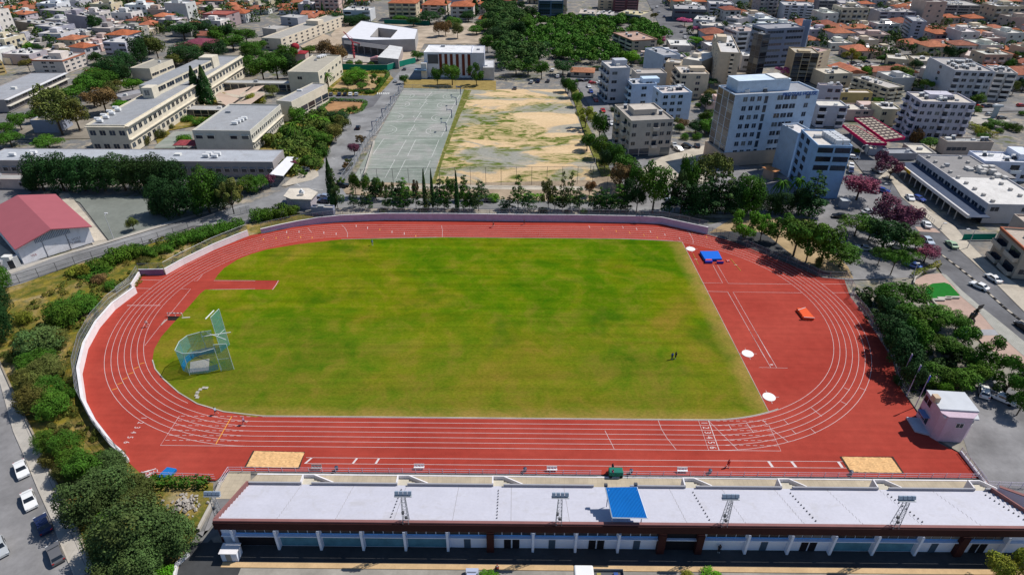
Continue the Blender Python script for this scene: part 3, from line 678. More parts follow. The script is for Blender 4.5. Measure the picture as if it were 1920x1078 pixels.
# stub marks of the dividing rail posts on the tiers
for k, s_ in enumerate(st):
    if k in (0,3): continue
    q = MB()
    for i in range(1, 11): y = YF+(i+.45)*dy; z = ZF+i*dz; q.box(s_+.9-.07, s_+.9+.07, y-.07, y+.07, z, z+.2)
    tag(q.build('rail_stubs', DARKSTEEL, stand), kind=None)
for k in range(14):
    x = XL+8.7*(k+1); q = MB()
    for i in range(NT): y = YF+i*dy; z = ZF+i*dz; q.box(x-.035, x+.035, y+dy+.01, y-.01, z-.02, z+.012)
    q.build('expansion_joint', mat('joint_grey', (.33,.32,.34), .9), stand)
q = MB(); q.box(XL-.3, XR+.3, YR-.45, YR-.002, 5.9, 6.55); q.build('rear_coping', BROWNT, stand)
q = MB(); q.box(XL-.35, XR+.35, YR-.62, YR-.452, 4.75, 6.25); q.build('rear_fascia', BROWN, stand)
q = MB(); q.box(XL-.3, XL-.02, YR, YF, 0, .01)
pr = [(YF,2.3)]+[(YF+i*dy, ZF+i*dz+.75) for i in (0,NT)]
for X in (XL-.32, XR+.02):
    q = MB()
    a = [(X,YF,0),(X,YR,0),(X,YR,6.6),(X,YF,2.2)]; b_ = [(x+.3,y,z) for x,y,z in a]
    q.quad(*a[::-1]) ; q.quad(*b_); q.quad(a[3],a[2],b_[2],b_[3]); q.quad(a[0],a[3],b_[3],b_[0])
    q.build('end_wall', BROWNT, stand)
# rear facade
yf = YR+.25
q = MB(); q.box(XL, XR, yf-.1, yf+.1, 0, 4.4); q.build('rear_wall', FAC, stand)
q = MB(); q.box(XL, XR, yf-.55, yf-.12, 2.65, 2.80); q.build('ledge', FAC, stand)
cols = [-36.2+6.42*k for k in range(19)]
q0 = MB(); q0.box(-.18,.18,-.8,-.12,0,4.34); cproto = None
for k, x in enumerate(cols):
    if k in (6, 10, 11, 17): q = MB(); q.box(x-.55 if k != 11 else x-1.2, x+.55 if k != 11 else x-.2, yf-.95, yf-.12, 0, 4.34); q.build('brown_pier', BROWN, stand); continue
    o = MB().box(x-.18, x+.18, yf-.85, yf-.12, 0, 4.34).build('column', FAC, stand)
for k in range(18):
    a, b_ = cols[k]+.3, cols[k+1]-.3
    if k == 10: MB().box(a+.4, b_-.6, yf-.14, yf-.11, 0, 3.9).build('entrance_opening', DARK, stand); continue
    q = MB(); n = 4; wv = (b_-a)/n
    q.k = 0; q.box(a, b_, yf-.16, yf-.11, 2.9, 3.2)
    q.k = 1
    for i in range(n): q.box(a+i*wv+.08, a+(i+1)*wv-.08, yf-.2, yf-.11, 3.22, 3.85)
    q.build('clerestory_window', [FBLUE, GLASS], stand)
    kind = 'BSSSSWDWDWDXWDSSWDWW'[k] if k < 20 else 'W'
    if kind == 'S': q = MB(); q.box(a, b_, yf-.16, yf-.11, .15, 2.35); q.build('shopfront', SHOPG, stand)
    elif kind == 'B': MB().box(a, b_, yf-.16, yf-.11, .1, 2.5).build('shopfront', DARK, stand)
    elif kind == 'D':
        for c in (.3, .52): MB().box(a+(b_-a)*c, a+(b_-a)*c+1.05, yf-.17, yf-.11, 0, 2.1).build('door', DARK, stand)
    elif kind == 'W' : MB().box(a+2.1, a+3.1, yf-.17, yf-.11, 0, 2.1).build('door', mat('blue_grey_door', (.06,.1,.15), .6), stand)
q = MB(); q.box(-39.5,-36.8,-68.2,-64.6,0,.0)
t = thing('entrance_kiosk', (-36.5,-66.3,0), 'small white kiosk under the left end of the grandstand', 'kiosk')
MB().box(-37.6,-35.2,-67.2,-65.6,.0,1.9).build('body', FAC, t); MB().box(-37.75,-35.05,-67.35,-65.45,1.9,2.0).build('roof', CAP, t); MB().box(-36.9,-36.1,-67.23,-67.2,.1,1.7).build('door', mat('grille_grey', (.35,.33,.3), .7), t)

# canopy over the central seats
t = thing('canopy', (22.5,-62,0), 'bright blue corrugated canopy on posts over the middle of the grandstand', 'canopy')
CB = mat('blue_sheet_metal', (.004,.17,.52), .4, .06, .4, .5)
a, b_, c, d = P(700,420,8.0,'M'), P(935,415,8.0,'M'), P(1012,648,8.1,'M'), P(750,643,8.1,'M')
q = MB(); n = 48
for i in range(n):
    u0, u1 = i/n, (i+1)/n; z0, z1 = (.05 if i % 2 else -.05), (.05 if (i+1) % 2 else -.05); up = Vector((0,0,1))
    q.quad(d.lerp(c,u0)+up*z0, d.lerp(c,u1)+up*z1, a.lerp(b_,u1)+up*z1, a.lerp(b_,u0)+up*z0)
q.build('sheet', CB, t)
q = MB()
for s_, e in ((a,b_),(b_,c),(c,d),(d,a)): q.tube(s_-Vector((0,0,.1)), e-Vector((0,0,.1)), .1, n=4)
q.build('edge_beam', METAL, t, color=(.6,.66,.72))
for x, y, zb in ((20.3,-64.3,5.5),(24.6,-64.3,5.5),(20.2,-60,4.1),(24.4,-60,4.1)): MB().tube((x,y,zb),(x,y,7.98), .08).build('post', METAL, t, color=(.6,.62,.66))
for x, y in ((19.85,-59.2),(24.45,-59.0)): q = MB(); q.box(x-.25,x+.25,y-.2,y+.2,7.9,8.35); q.build('loudspeaker', METAL, t, color=(.04,.05,.07))
def mast(x, y, z, label, hh=6.1):
    t = thing('floodlight_mast', (x,y,z), label, 'floodlight mast', 'floodlight masts on the grandstand')
    q = MB(); r0, r1 = .42, .26
    cs = [(-1,-1),(1,-1),(1,1),(-1,1)]
    for sx, sy in cs: q.tube((x+sx*r0,y+sy*r0,z),(x+sx*r1,y+sy*r1,z+hh-.6), .045, n=4)
    n = 7
    for i in range(n):
        f0, f1 = i/n, (i+1)/n; a0, a1 = r0+(r1-r0)*f0, r0+(r1-r0)*f1
        for j in range(4):
            (sx,sy),(tx,ty) = cs[j], cs[(j+1)%4]
            q.tube((x+sx*a0,y+sy*a0,z+f0*(hh-.6)),(x+tx*a1,y+ty*a1,z+f1*(hh-.6)), .022, n=3); q.tube((x+sx*a1,y+sy*a1,z+f1*(hh-.6)),(x+tx*a1,y+ty*a1,z+f1*(hh-.6)), .022, n=3)
    q.build('lattice', METAL, t, color=(.28,.3,.32))
    MB().box(x-1.25,x+1.25,y-.1,y+.35,z+hh-.6,z+hh-.5).build('crossarm', METAL, t, color=(.35,.38,.42))
    for k in range(4):
        q = MB(); M = Matrix.Translation((x-.93+.62*k, y+.3, z+hh-.15)) @ Matrix.Rotation(R(-28), 4, 'X'); q.box(-.26,.26,-.16,.16,-.25,.25, M); q.k = 1; q.box(-.22,.22,.162,.17,-.2,.2, M)
        q.build('floodlight', [METAL, GLASS], t, color=(.25,.32,.42))
    q = MB(); q.sphere((x+.1,y-.1,z+1.1),(.25,.25,.3)); q.box(x-.45,x-.1,y-.3,y,z+2.0,z+2.5); q.build('loudspeaker', METAL, t, color=(.06,.06,.07))
for x, lab in ((-10,'lattice floodlight mast at the stand rear, the second from the left'),(12.4,'lattice floodlight mast closest to the blue canopy on its left'),(36.6,'lattice floodlight mast at the stand rear, right of the blue canopy'),(61.6,'lattice floodlight mast nearest the right end of the stand')): mast(x, -64.8, 6.4, lab)
mast(-38.9,-62.6,4.2,'lattice floodlight mast at the far left end of the grandstand', 5.2)

TERR = asphalt('terrace_tiles', (.46,.40,.30), .8, .15)
def tiles_mat(name, col, s_, dark=.8, w_=.03):
    m, nt, b, pos = base(name, .9, .2)
    br = nt.nodes.new('ShaderNodeTexBrick'); br.offset = 0; br.inputs['Scale'].default_value = 1; br.inputs['Brick Width'].default_value = s_; br.inputs['Row Height'].default_value = s_
    br.inputs['Mortar Size'].default_value = w_; br.inputs['Color1'].default_value = (*col,1); br.inputs['Color2'].default_value = (*[c*.93 for c in col],1); br.inputs['Mortar'].default_value = (*[c*dark for c in col],1)
    nt.links.new(pos, br.inputs['Vector']); n1 = _noise(nt, .3, 5, .65, pos); f = _ramp(nt, n1, [(.3,.8),(.7,1.1)])
    o = _mix(nt, 1, br.outputs[0], f, 'MULTIPLY'); nt.links.new(o, b.inputs['Base Color']); return m
TT = tiles_mat('terrace_paving', (.46,.39,.29), .8)
ps = [Vector((-38.2,-50.75,0)), Vector((84.5,-50.75,0)), Vector((84.5,-54.1,0)), Vector((-39.9,-54.1,0))]
patch('terrace', ps, .035, TT)
mbk = MB(); mbk.wall([(-38.2,-50.7),(84.5,-50.7)], .25, 0, .12); struct('terrace_kerb', mbk, CAP)
# ground behind the stand
patch('yard_asphalt', [Vector((-45,-64,0)),Vector((100,-64,0)),Vector((100,-85,0)),Vector((-48,-85,0))], -.03, ASPHD)
patch('yard_paving', [Vector((-34.5,-68.2,0)),Vector((100,-68.0,0)),Vector((100,-76,0)),Vector((-34.5,-76,0))], -.015, asphalt('yard_concrete', (.32,.30,.27), .35, .3))
mbk = MB(); mbk.box(-37.5,100,-68.2,-67.35,0-.05,.10); struct('beige_kerb', mbk, asphalt('kerb_beige', (.52,.36,.20), .8, .12))
patch('side_ramp', [P(*q, 0, 'K') for q in ((1650,428),(1800,425),(1560,740),(1480,760))]+[P(380,1005)], .02, ASPHL)
patch('terrace_end', [P(430,883),P(412,915),P(403,935),P(455,935),P(470,905),P(470,884)], .045, TT)
patch('side_asphalt', [P(*q) for q in ((396,1010),(440,1078),(330,1090),(345,1060))], .0, ASPHD)
q = MB(); q.wall([P(415,905),P(398,945),P(372,995)], .5, 0, .5); tag(q.build('low_wall', CONC), 'sloping pale low wall beside the left end of the grandstand', 'wall')
q = MB(); q.wall([P(355,1040),P(333,1060),P(328,1085)], .35, 0, .7); tag(q.build('low_wall', CAP), 'pale blue low wall at the bottom edge below the large trees', 'wall')
# right wing wall
q = MB(); a = P(1862,925,1.2); b_ = P(1925,966,1.2); pts = [Vector((85.2,-54.4,0)), Vector((92,-58.5,0)), Vector((97,-62,0))]
t = thing('wing_wall', (85,-54,0), 'white wing wall with brown coping at the right end of the grandstand', 'wall'); MB().wall(pts, .35, 0, 2.9).build('wall_face', FAC, t); 
q = MB(); q.wall(pts, .5, 2.903, 3.05); q.build('coping', BROWNT, t)
patch('side_terrace', [P(1645-0*1,0)*0+Vector((84.5,-50.5,0)), Vector((100,-50,0)), Vector((100,-58,0)), Vector((84.5,-54.5,0))], .0, mat('brown_terrace', (.28,.17,.14), .9))
# ================================================================== PLANT PROTOTYPES (each: Empty > trunk, crown); copied by plant()
PR = {}
def leaf(q, c, n, s_, rr):
    n = n.normalized(); a = n.orthogonal().normalized(); b = n.cross(a); t = rr.uniform(0, 2*pi)
    u = (a*cos(t)+b*sin(t))*s_; v_ = (b*cos(t)-a*sin(t))*s_*rr.uniform(.5,.9)
    q.quad(c-u-v_*.6, c+u*.2-v_, c+u+v_*.3, c-u*.1+v_)
def crown_lobes(seed, lobes, nleaf, size, gap=.0, flat=1.0, core=True):
    rr = random.Random(seed); q = MB()
    tot = sum(r*r for _, r in lobes)
    for c, r in lobes:
        c = Vector(c); k = int(nleaf*r*r/tot)
        ph = [Vector((rr.gauss(0,1), rr.gauss(0,1), rr.gauss(0,1))).normalized() for _ in range(9)]
        for _ in range(k):
            d = Vector((rr.gauss(0,1), rr.gauss(0,1), rr.gauss(0,1)*1.0+.25)).normalized()
            m_ = max(d.dot(p) for p in ph)            # tufts: the surface bulges round a few random directions
            if m_ < .80 and rr.random() < gap: continue
            rad = r*(.62+.48*max(0,(m_-.6)/.4))*rr.uniform(.84,1.06)
            if rr.random() < .15: rad *= rr.uniform(.5,.9)
            p = Vector((d.x*rad, d.y*rad, d.z*rad*flat)); n = (d+Vector((rr.gauss(0,.55), rr.gauss(0,.55), rr.gauss(0,.45)+.15)))
            leaf(q, c+p, n, size*rr.uniform(.6,1.3), rr)
    return q
def proto(name, q, trunk):
    t = bpy.data.objects.new(name, None); C.objects.link(t); ORG[t.name] = Vector(); t.empty_display_size = .5
    crn = q.build('crown', LEAF, t); tk = trunk.build('trunk', BARK, t) if trunk else None
    PR.setdefault(name, []).append([t, False]); return t
def limbs(q, h0, lobes, r):
    q.tube((0,0,-.3), (0,0,h0), r, r*.65, 7)
    for c, rad in lobes[:6]: q.tube((0,0,h0*.8), Vector(c)*.92+Vector((0,0,-.25*rad)), r*.45, r*.15, 5, False)
rr = random.Random(11)
# unit broadleaf: crown about 2 wide, 2.0 high (base at .35)
for v in range(4):
    L = [((0,0,1.25), .62)]
    for k in range(9):
        a = 2*pi*k/9+rr.uniform(-.3,.3); e = rr.uniform(-.35,.6); L.append(((cos(a)*rr.uniform(.42,.6), sin(a)*rr.uniform(.42,.6), 1.15+e*.75), rr.uniform(.30,.44)))
    q = MB(); limbs(q, .75, L, .06); proto('broadleaf_tree', crown_lobes(20+v, L, 5200, .044, .45), q)
for v in range(2):                                          # dense ficus-like tree, crown to the ground
    L = [((0,0,1.0), .8)]
    for k in range(14):
        a = 2*pi*k/14*2.4+rr.uniform(-.3,.3); z = .35+1.25*(k/14); rad = .62*(1-.35*max(0,(z-1)/.7)); L.append(((cos(a)*rad, sin(a)*rad, z), rr.uniform(.30,.42)))
    q = MB(); limbs(q, .5, L, .08); proto('ficus_tree', crown_lobes(40+v, L, 9500, .036, .45), q)
for v in range(3):                                          # umbrella / stone-pine like, flat crown
    L = []
    for k in range(11):
        a = 2.4*k; rad = .2+.62*math.sqrt(k/11); L.append(((cos(a)*rad, sin(a)*rad, 1.45+rr.uniform(-.15,.2)-rad*.25), rr.uniform(.28,.42)))
    q = MB(); limbs(q, 1.0, L, .05); proto('pine_tree', crown_lobes(50+v, L, 4600, .040, .45, .7), q)
for v in range(3):                                          # open eucalyptus: separate tufts on visible limbs
    L = []
    for k in range(10):
        a = 2.4*k+rr.uniform(-.4,.4); z = rr.uniform(.75,1.85); rad = rr.uniform(.25,.75)*(1.2-abs(z-1.25)*.6); L.append(((cos(a)*rad, sin(a)*rad, z), rr.uniform(.22,.36)))
    q = MB(); q.tube((0,0,-.3),(.04,0,.55),.05,.035,6)
    for c, r_ in L: q.tube((.03,0,.5), c, .028, .008, 4, False)
    proto('eucalyptus_tree', crown_lobes(60+v, L, 4800, .044, .45), q)
for v in range(3):                                          # slender thin conifer (height 2, radius .35 before scaling)
    L = []
    for k in range(13):
        z = .45+1.5*k/13; rad = (.32*(1-(z-.45)/1.75)); a = 2.4*k; L.append(((cos(a)*rad*.8, sin(a)*rad*.8, z), max(.09,rad*rr.uniform(.5,.9))))
    q = MB(); q.tube((0,0,-.2),(0,0,1.95),.022,.006,5); proto('conifer_tree', crown_lobes(70+v, L, 1500, .036, .55, .8), q)
for v in range(2):                                          # cypress column (height 2, radius .2)
    q = MB(); r2 = random.Random(80+v)
    for _ in range(2600):
        z = r2.uniform(.06,2.0); f = min(1,(z/.35))**.6*(1-((z-.3)/1.72)**2.2 if z > .3 else 1); rad = .21*max(.03,f)*r2.uniform(.82,1.05); a = r2.uniform(0,2*pi)
        rad *= 1+.12*sin(a*3+z*9)
        leaf(q, Vector((cos(a)*rad, sin(a)*rad, z)), Vector((cos(a), sin(a), .45+r2.gauss(0,.3))), .035*r2.uniform(.7,1.3), r2)
    t_ = MB(); t_.tube((0,0,-.1),(0,0,1.6),.03,.01,5); proto('cypress_tree', q, t_)
for v in range(1):                                          # palm
    q = MB(); r2 = random.Random(90)
    for k in range(26):
        a = 2*pi*k/26*3+r2.uniform(-.1,.1); e = r2.uniform(-.1,1.1); p0 = Vector((0,0,1.55)); pr_ = p0
        for s_ in range(5):
            f = (s_+1)/5; rad = .62*f; z = 1.55+.45*e*f-.62*f*f*(1.1-e*.4); p1 = Vector((cos(a)*rad, sin(a)*rad, z)); d = Vector((-sin(a), cos(a), 0))*(.075*(1-f*.6))
            q.quad(pr_-d, pr_+Vector((0,0,.03)), p1+Vector((0,0,.03)), p1-d-Vector((0,0,.04))); q.quad(pr_+Vector((0,0,.03)), pr_+d, p1+d-Vector((0,0,.04)), p1+Vector((0,0,.03))); pr_ = p1
    t_ = MB(); t_.tube((0,0,-.1),(0,0,1.56),.05,.04,7); proto('palm_tree', q, t_)
for v in range(4):                                          # bush: dome on the ground, 2 wide, 1.1 high
    L = [((0,0,.35), .62)]
    for k in range(8): a = 2*pi*k/8+rr.uniform(-.3,.3); L.append(((cos(a)*rr.uniform(.45,.62), sin(a)*rr.uniform(.45,.62), rr.uniform(.2,.5)), rr.uniform(.30,.45)))
    proto('bush', crown_lobes(100+v, L, 3000, .048, .4, .9), None)
SPH = dict(broadleaf_tree=(2.0,1.0), ficus_tree=(2.0,1.0), pine_tree=(1.95,1.0), eucalyptus_tree=(2.15,1.0), conifer_tree=(2.0,.38), cypress_tree=(2.0,.21), palm_tree=(1.9,.65), bush=(1.1,1.0))
def plant(kind, loc, h, rad, col, label, cat='tree', group=None, var=None, rz=None):
    L = PR[kind]; i = RND.randrange(len(L)) if var is None else var % len(L); pr = L[i]
    uh, ur = SPH[kind]; rad *= 1.17 if kind not in ('cypress_tree','palm_tree') else 1; sc = (rad/ur, rad/ur*rng(.92,1.08), h/uh); rz = rng(0, 2*pi) if rz is None else rz
    col = jit(col, .1)
    if pr[1]: o = copy_tree(pr[0], loc, rz, sc, label, group)
    else: pr[1] = True; o = pr[0]; kids(o); o.location = loc; o.rotation_euler = (0,0,rz); o.scale = sc; tag(o, label, None, group)
    o['category'] = cat
    if group: o['group'] = group
    elif 'group' in o: del o['group']
    ch = [c for c in C.objects if c.parent == o] if False else None
    PL.append((o, col)); return o
PL = []
def finish_plants():
    """give each plant's crown its own leaf colour, and drop prototypes that were never placed"""
    by = {}
    for x in C.objects:
        if x.parent and x.name.startswith('crown'): by[x.parent.name] = x
    for o, col in PL: by[o.name].color = (*col, 1)
    for L in PR.values():
        for o, used in L:
            if not used:
                for c in [x for x in C.objects if x.parent == o]: bpy.data.objects.remove(c)
                bpy.data.objects.remove(o)
GREEN = (.040,.105,.010); DGREEN = (.016,.048,.012); BGREEN = (.065,.18,.010); OLIVE = (.070,.088,.020); GREY_G = (.052,.092,.026); YGREEN = (.15,.17,.020); PURPLE = (.125,.040,.070); BROWNG = (.12,.075,.030); PINKB = (.42,.10,.22)
def tree(kind, x, y, ty, wpx, col, label, t='', cat='tree', group=None, z=0, var=None):
    """x,y = foot pixel, ty = top pixel, wpx = crown width in pixels of the tile"""
    wpx *= 1.25 if kind == 'conifer_tree' else 1; X, Y = px(t, x, y); TY = px(t, x, ty)[1]; wp = wpx/(3.9917 if t else 1)
    b = P(X, Y); h = max(.8, top_height(b, TY)); D = (b-CAM_LOC).dot(_f); rad = wp*D/FPX/2
    # the crown's far edge already adds to the picture height of flat, wide plants
    if kind in ('bush','ficus_tree','broadleaf_tree','pine_tree'):
        lo, hi = .5, h
        for _ in range(20):
            m_ = (lo+hi)/2
            if proj(b+Vector((0, rad*.55, m_*.93)))[1] > TY: lo = m_
            else: hi = m_
        h = lo
    b.z = z-.05; return plant(kind, b, h, rad, col, label, cat, group, var)
# ================================================================== CARS
def car_proto(kind):
    t = bpy.data.objects.new({'van':'delivery_van','pickup':'pickup_truck'}.get(kind,'parked_car'), None); C.objects.link(t); ORG[t.name] = Vector(); t.empty_display_size = .5
    Ln, Wd = (4.3,1.76) if kind != 'van' else (5.0,1.9)
    P_ = dict(hatch=[(-2.1,.35),(-2.12,.75),(-1.95,1.0),(-1.55,1.38),(-.9,1.46),(.25,1.43),(.95,1.0),(1.85,.86),(2.1,.68),(2.14,.35)],
              sedan=[(-2.2,.35),(-2.22,.85),(-1.6,.98),(-1.05,1.36),(-.5,1.43),(.3,1.41),(.98,.98),(1.9,.86),(2.18,.68),(2.2,.35)],
              pickup=[(-2.5,.45),(-2.5,.98),(-.75,.98),(-.7,1.5),(-.2,1.6),(.45,1.58),(1.1,1.08),(2.1,.98),(2.4,.8),(2.42,.45)],
              van=[(-2.5,.35),(-2.5,1.7),(-2.3,1.95),(.9,1.95),(1.6,1.25),(2.3,1.05),(2.45,.8),(2.45,.35)])[kind]
    def wid(z): return Wd/2*(1 if z < .9 else 1-.16*(z-.9)/.55)
    q = MB(); n = len(P_)
    for i in range(n):
        (x0,z0),(x1,z1) = P_[i], P_[(i+1)%n]
        q.quad((x0,wid(z0),z0),(x1,wid(z1),z1),(x1,-wid(z1),z1),(x0,-wid(z0),z0))
    q.quad(*[(x,wid(z),z) for x, z in P_][::-1]); q.quad(*[(x,-wid(z),z) for x, z in P_])
    body = q.build('body', PAINT, t); b = body.modifiers.new('b','BEVEL'); b.width = .07; b.segments = 2; b.limit_method = 'ANGLE'
    # glass: windscreen, rear, sides, laid just proud of the body
    def gl(x0,z0,x1,z1,name,k=.86):
        q = MB(); d = Vector((x1-x0,0,z1-z0)).normalized(); nn = Vector((-d.z,0,d.x)); nn = nn if nn.z > 0 else -nn; o_ = nn*.02
        a0, a1 = Vector((x0,0,z0)).lerp(Vector((x1,0,z1)), .08), Vector((x0,0,z0)).lerp(Vector((x1,0,z1)), .94)
        q.quad(a0+o_+Vector((0,wid(a0.z)*k,0)), a0+o_-Vector((0,wid(a0.z)*k,0)), a1+o_-Vector((0,wid(a1.z)*k,0)), a1+o_+Vector((0,wid(a1.z)*k,0))); q.build(name, CARGLASS, t)
    if kind == 'hatch': gl(.95,1.0,.25,1.43,'windscreen'); gl(-1.95,1.0,-1.55,1.38,'rear_window'); side = [(-1.6,1.0),(-1.4,1.34),(.2,1.37),(.75,1.0)]
    elif kind == 'sedan': gl(.98,.98,.3,1.41,'windscreen'); gl(-1.6,.98,-1.05,1.36,'rear_window'); side = [(-1.3,1.0),(-.95,1.32),(.25,1.35),(.8,1.0)]
    elif kind == 'pickup': gl(1.1,1.08,.45,1.58,'windscreen'); side = [(-.6,1.08),(-.55,1.5),(.4,1.52),(.9,1.1)]
    else: gl(1.6,1.25,.9,1.95,'windscreen'); side = [(.2,1.25),(.2,1.8),(.85,1.8),(1.35,1.27)]
    for s_ in (1,-1):
        q = MB(); pts = [(x, s_*(wid(z)+.015), z) for x, z in side]; q.quad(*(pts if s_ < 0 else pts[::-1])); q.build('side_window', CARGLASS, t)
    for x in ((-1.3,1.32) if kind != 'pickup' else (-1.55,1.5)):
        for s_ in (1,-1): 
            q = MB(); q.tube((x,s_*(Wd/2-.2),.32),(x,s_*(Wd/2+.02),.32),.32,n=14); w_ = q.build('wheel', RUBBER, t)
    xf, xb = P_[-1][0], P_[0][0]
    for s_ in (1,-1):
        q = MB(); q.box(xf-.1,xf+.02,s_*.68-.18,s_*.68+.18,.6,.75); q.build('headlight', LAMPW, t); q = MB(); q.box(xb-.03,xb+.08,s_*.7-.13,s_*.7+.13,.72,.88); q.build('taillight', LAMPR, t)
    if kind == 'pickup': q = MB(); q.box(-2.4,-.85,-.72,.72,.97,.985); q.build('cargo_bed', DARKSTEEL, t)
    if kind == 'van': pass
    return t
LAMPW = mat('lamp_glass', (.6,.62,.65), .2, .05); LAMPR = mat('tail_lamp', (.35,.01,.01), .3, .05)
CARS = {k: [car_proto(k), False] for k in ('hatch','sedan','pickup','van')}
NC = {}
def car(kind, x, y, hd, colr, label, t='', z=-.02, group=None, cat=None, sc=1.0, W_=None):
    """hd = heading: second pixel the nose points to"""
    a = P(x, y, 0, t) if W_ is None else W_; 
    if isinstance(hd, (int, float)): rz = R(hd)
    else: b = P(*hd, 0, t); d = b-a; rz = math.atan2(d.y, d.x)
    a.z = z; pr = CARS[kind]
    if pr[1]: o = copy_tree(pr[0], a, rz, sc, label, group)
    else: pr[1] = True; o = pr[0]; kids(o); o.location = a; o.rotation_euler = (0,0,rz); o.scale = (sc,)*3; tag(o, label, None, group)
    o['category'] = cat or {'van':'van','pickup':'pickup'}.get(kind, 'car'); CL.append((o, colr)); return o
CL = []
def finish_cars():
    by = {}
    for x in C.objects:
        if x.parent and x.name.startswith('body'): by[x.parent.name] = x
    for o, col in CL: by[o.name].color = (*col, 1)
    for o, used in CARS.values():
        if not used:
            for c in [x for x in C.objects if x.parent == o]: bpy.data.objects.remove(c)
            bpy.data.objects.remove(o)
CW = (.75,.75,.75); CS = (.42,.44,.46); CD = (.012,.014,.02); CG = (.12,.12,.13); CR = (.45,.02,.02); CBL = (.02,.05,.25); CDB = (.012,.02,.07)
# ================================================================== PEOPLE
def skin_mesh(verts, edges, rad, root=0, lvl=1):
    bm = bmesh.new(); L = bm.verts.layers.skin.verify(); vs = [bm.verts.new(v) for v in verts]
    for a, b in edges: bm.edges.new((vs[a], vs[b]))
    for i, v in enumerate(vs): v[L].radius = rad[i] if hasattr(rad[i], '__len__') else (rad[i], rad[i]); v[L].use_root = (i == root)
    me = bpy.data.meshes.new('s'); bm.to_mesh(me); bm.free(); o = bpy.data.objects.new('s', me); C.objects.link(o)
    o.modifiers.new('k', 'SKIN').use_smooth_shade = True; s = o.modifiers.new('u', 'SUBSURF'); s.levels = lvl; s.render_levels = lvl
    bpy.context.view_layer.update(); r = bpy.data.meshes.new_from_object(o.evaluated_get(bpy.context.evaluated_depsgraph_get())); bpy.data.objects.remove(o); return r
SKIN = mat('skin', (.45,.24,.16), .6, .05, 5); HAIR = mat('hair', (.03,.02,.015), .7, .1, 20)
def person(x, y, t_, hd, pose, shirt, pants, label, short=True, hair=(.03,.02,.015)):
    """pose: hip/knee/ankle and elbow/wrist offsets (forward = +X)"""
    b = P(x, y, 0, t_); root = thing('person', (b.x,b.y,.03), label, 'person'); ORG[root.name] = Vector()
    if pose == 'run': hz = .93; kL, aL, kR, aR = (.30,.09,.62),(.18,.09,.22),(-.02,-.09,.50),(-.42,-.09,.42); eL, wL, eR, wR = (-.24,.24,1.20),(-.06,.26,1.02),(.16,-.24,1.18),(.38,-.18,1.32); lean = .10
    elif pose == 'walk': hz = .95; kL, aL, kR, aR = (.16,.09,.52),(.20,.09,.08),(-.04,-.09,.50),(-.28,-.09,.12); eL, wL, eR, wR = (-.10,.25,1.16),(-.08,.27,.92),(.08,-.25,1.16),(.22,-.26,.96); lean = .03
    elif pose == 'bend': hz = .88; kL, aL, kR, aR = (.08,.12,.48),(-.02,.13,.08),(.06,-.12,.48),(-.04,-.13,.08); eL, wL, eR, wR = (.42,.2,.88),(.50,.16,.64),(.42,-.2,.88),(.50,-.16,.64); lean = .36
    else: hz = .95; kL, aL, kR, aR = (.03,.10,.50),(.0,.11,.08),(.01,-.10,.50),(-.02,-.11,.08); eL, wL, eR, wR = (-.03,.26,1.16),(.04,.28,.92),(-.03,-.26,1.16),(.06,-.27,.92); lean = .0
    V = [(0,0,hz),(lean*.4,0,hz+.2),(lean*.8,0,hz+.42),(lean,0,hz+.535),(lean+.01,0,hz+.60),(lean+.03,0,hz+.70)]; E_ = [(0,1),(1,2),(2,3),(3,4),(4,5)]; rad = [(.16,.14),(.15,.125),(.19,.14),(.11,.085),(.06,.058),(.10,.10)]
    dz = hz-.95
    def add(par, p, r): V.append(p); E_.append((par, len(V)-1)); rad.append(r); return len(V)-1
    hd_t = add(5, (lean+.03,0,hz+.80), .085)
    ends = []
    for s_, k, a in ((1,kL,aL),(-1,kR,aR)):
        h = add(0, (0,s_*.10,hz-.06), .10); kk = add(h, k, .062); aa = add(kk, a, .042); add(aa, (a[0]+.17, a[1], max(.035,a[2]-.05)), .035)
    for s_, e, w in ((1,eL,wL),(-1,eR,wR)):
        e = (e[0], e[1], e[2]+dz); w = (w[0], w[1], w[2]+dz) if pose == 'bend' else (w[0], w[1], w[2]+dz)
        sh = add(2, (lean*.85,s_*.19,hz+.47), .078); ee = add(sh, e, .042); ww = add(ee, w, .028); d = (Vector(w)-Vector(e)).normalized(); hp = Vector(w)+d*.07; hh_ = add(ww, tuple(hp), (.036,.02)); ends.append((hp, d, s_))
    me = skin_mesh(V, E_, rad); bm = bmesh.new(); bm.from_mesh(me)
    for hp, d, s_ in ends:                                  # five fingers on each hand, tapered and slightly curled
        side = d.orthogonal().normalized(); nrm = d.cross(side)
        for i in range(5):
            L_ = (.075,.085,.08,.065,.05)[i]; off = side*(-.024+.016*i) if i < 4 else side*-.035; dd = d if i < 4 else (d-side*.8).normalized(); a0 = hp+off+(d*.025 if i < 4 else -d*.01); a1 = a0+dd*L_*.55; a2 = a1+(dd+nrm*.5).normalized()*L_*.5
            for p0, p1, r0, r1 in ((a0,a1,.009,.008),(a1,a2,.008,.006)):
                M = Matrix.Translation((p0+p1)/2) @ (p1-p0).to_track_quat('Z','Y').to_matrix().to_4x4(); bmesh.ops.create_cone(bm, cap_ends=True, segments=5, radius1=r0, radius2=r1, depth=(p1-p0).length, matrix=M)
    hc = Vector((lean+.03,0,hz+.735)); bmesh.ops.create_cone(bm, cap_ends=True, segments=5, radius1=.018, radius2=.006, depth=.035, matrix=Matrix.Translation(hc+Vector((.10,0,-.005))) @ Matrix.Rotation(R(70),4,'Y'))
    for s_ in (1,-1): bmesh.ops.create_uvsphere(bm, u_segments=6, v_segments=4, radius=.02, matrix=Matrix.Translation(hc+Vector((0,s_*.092,0))))
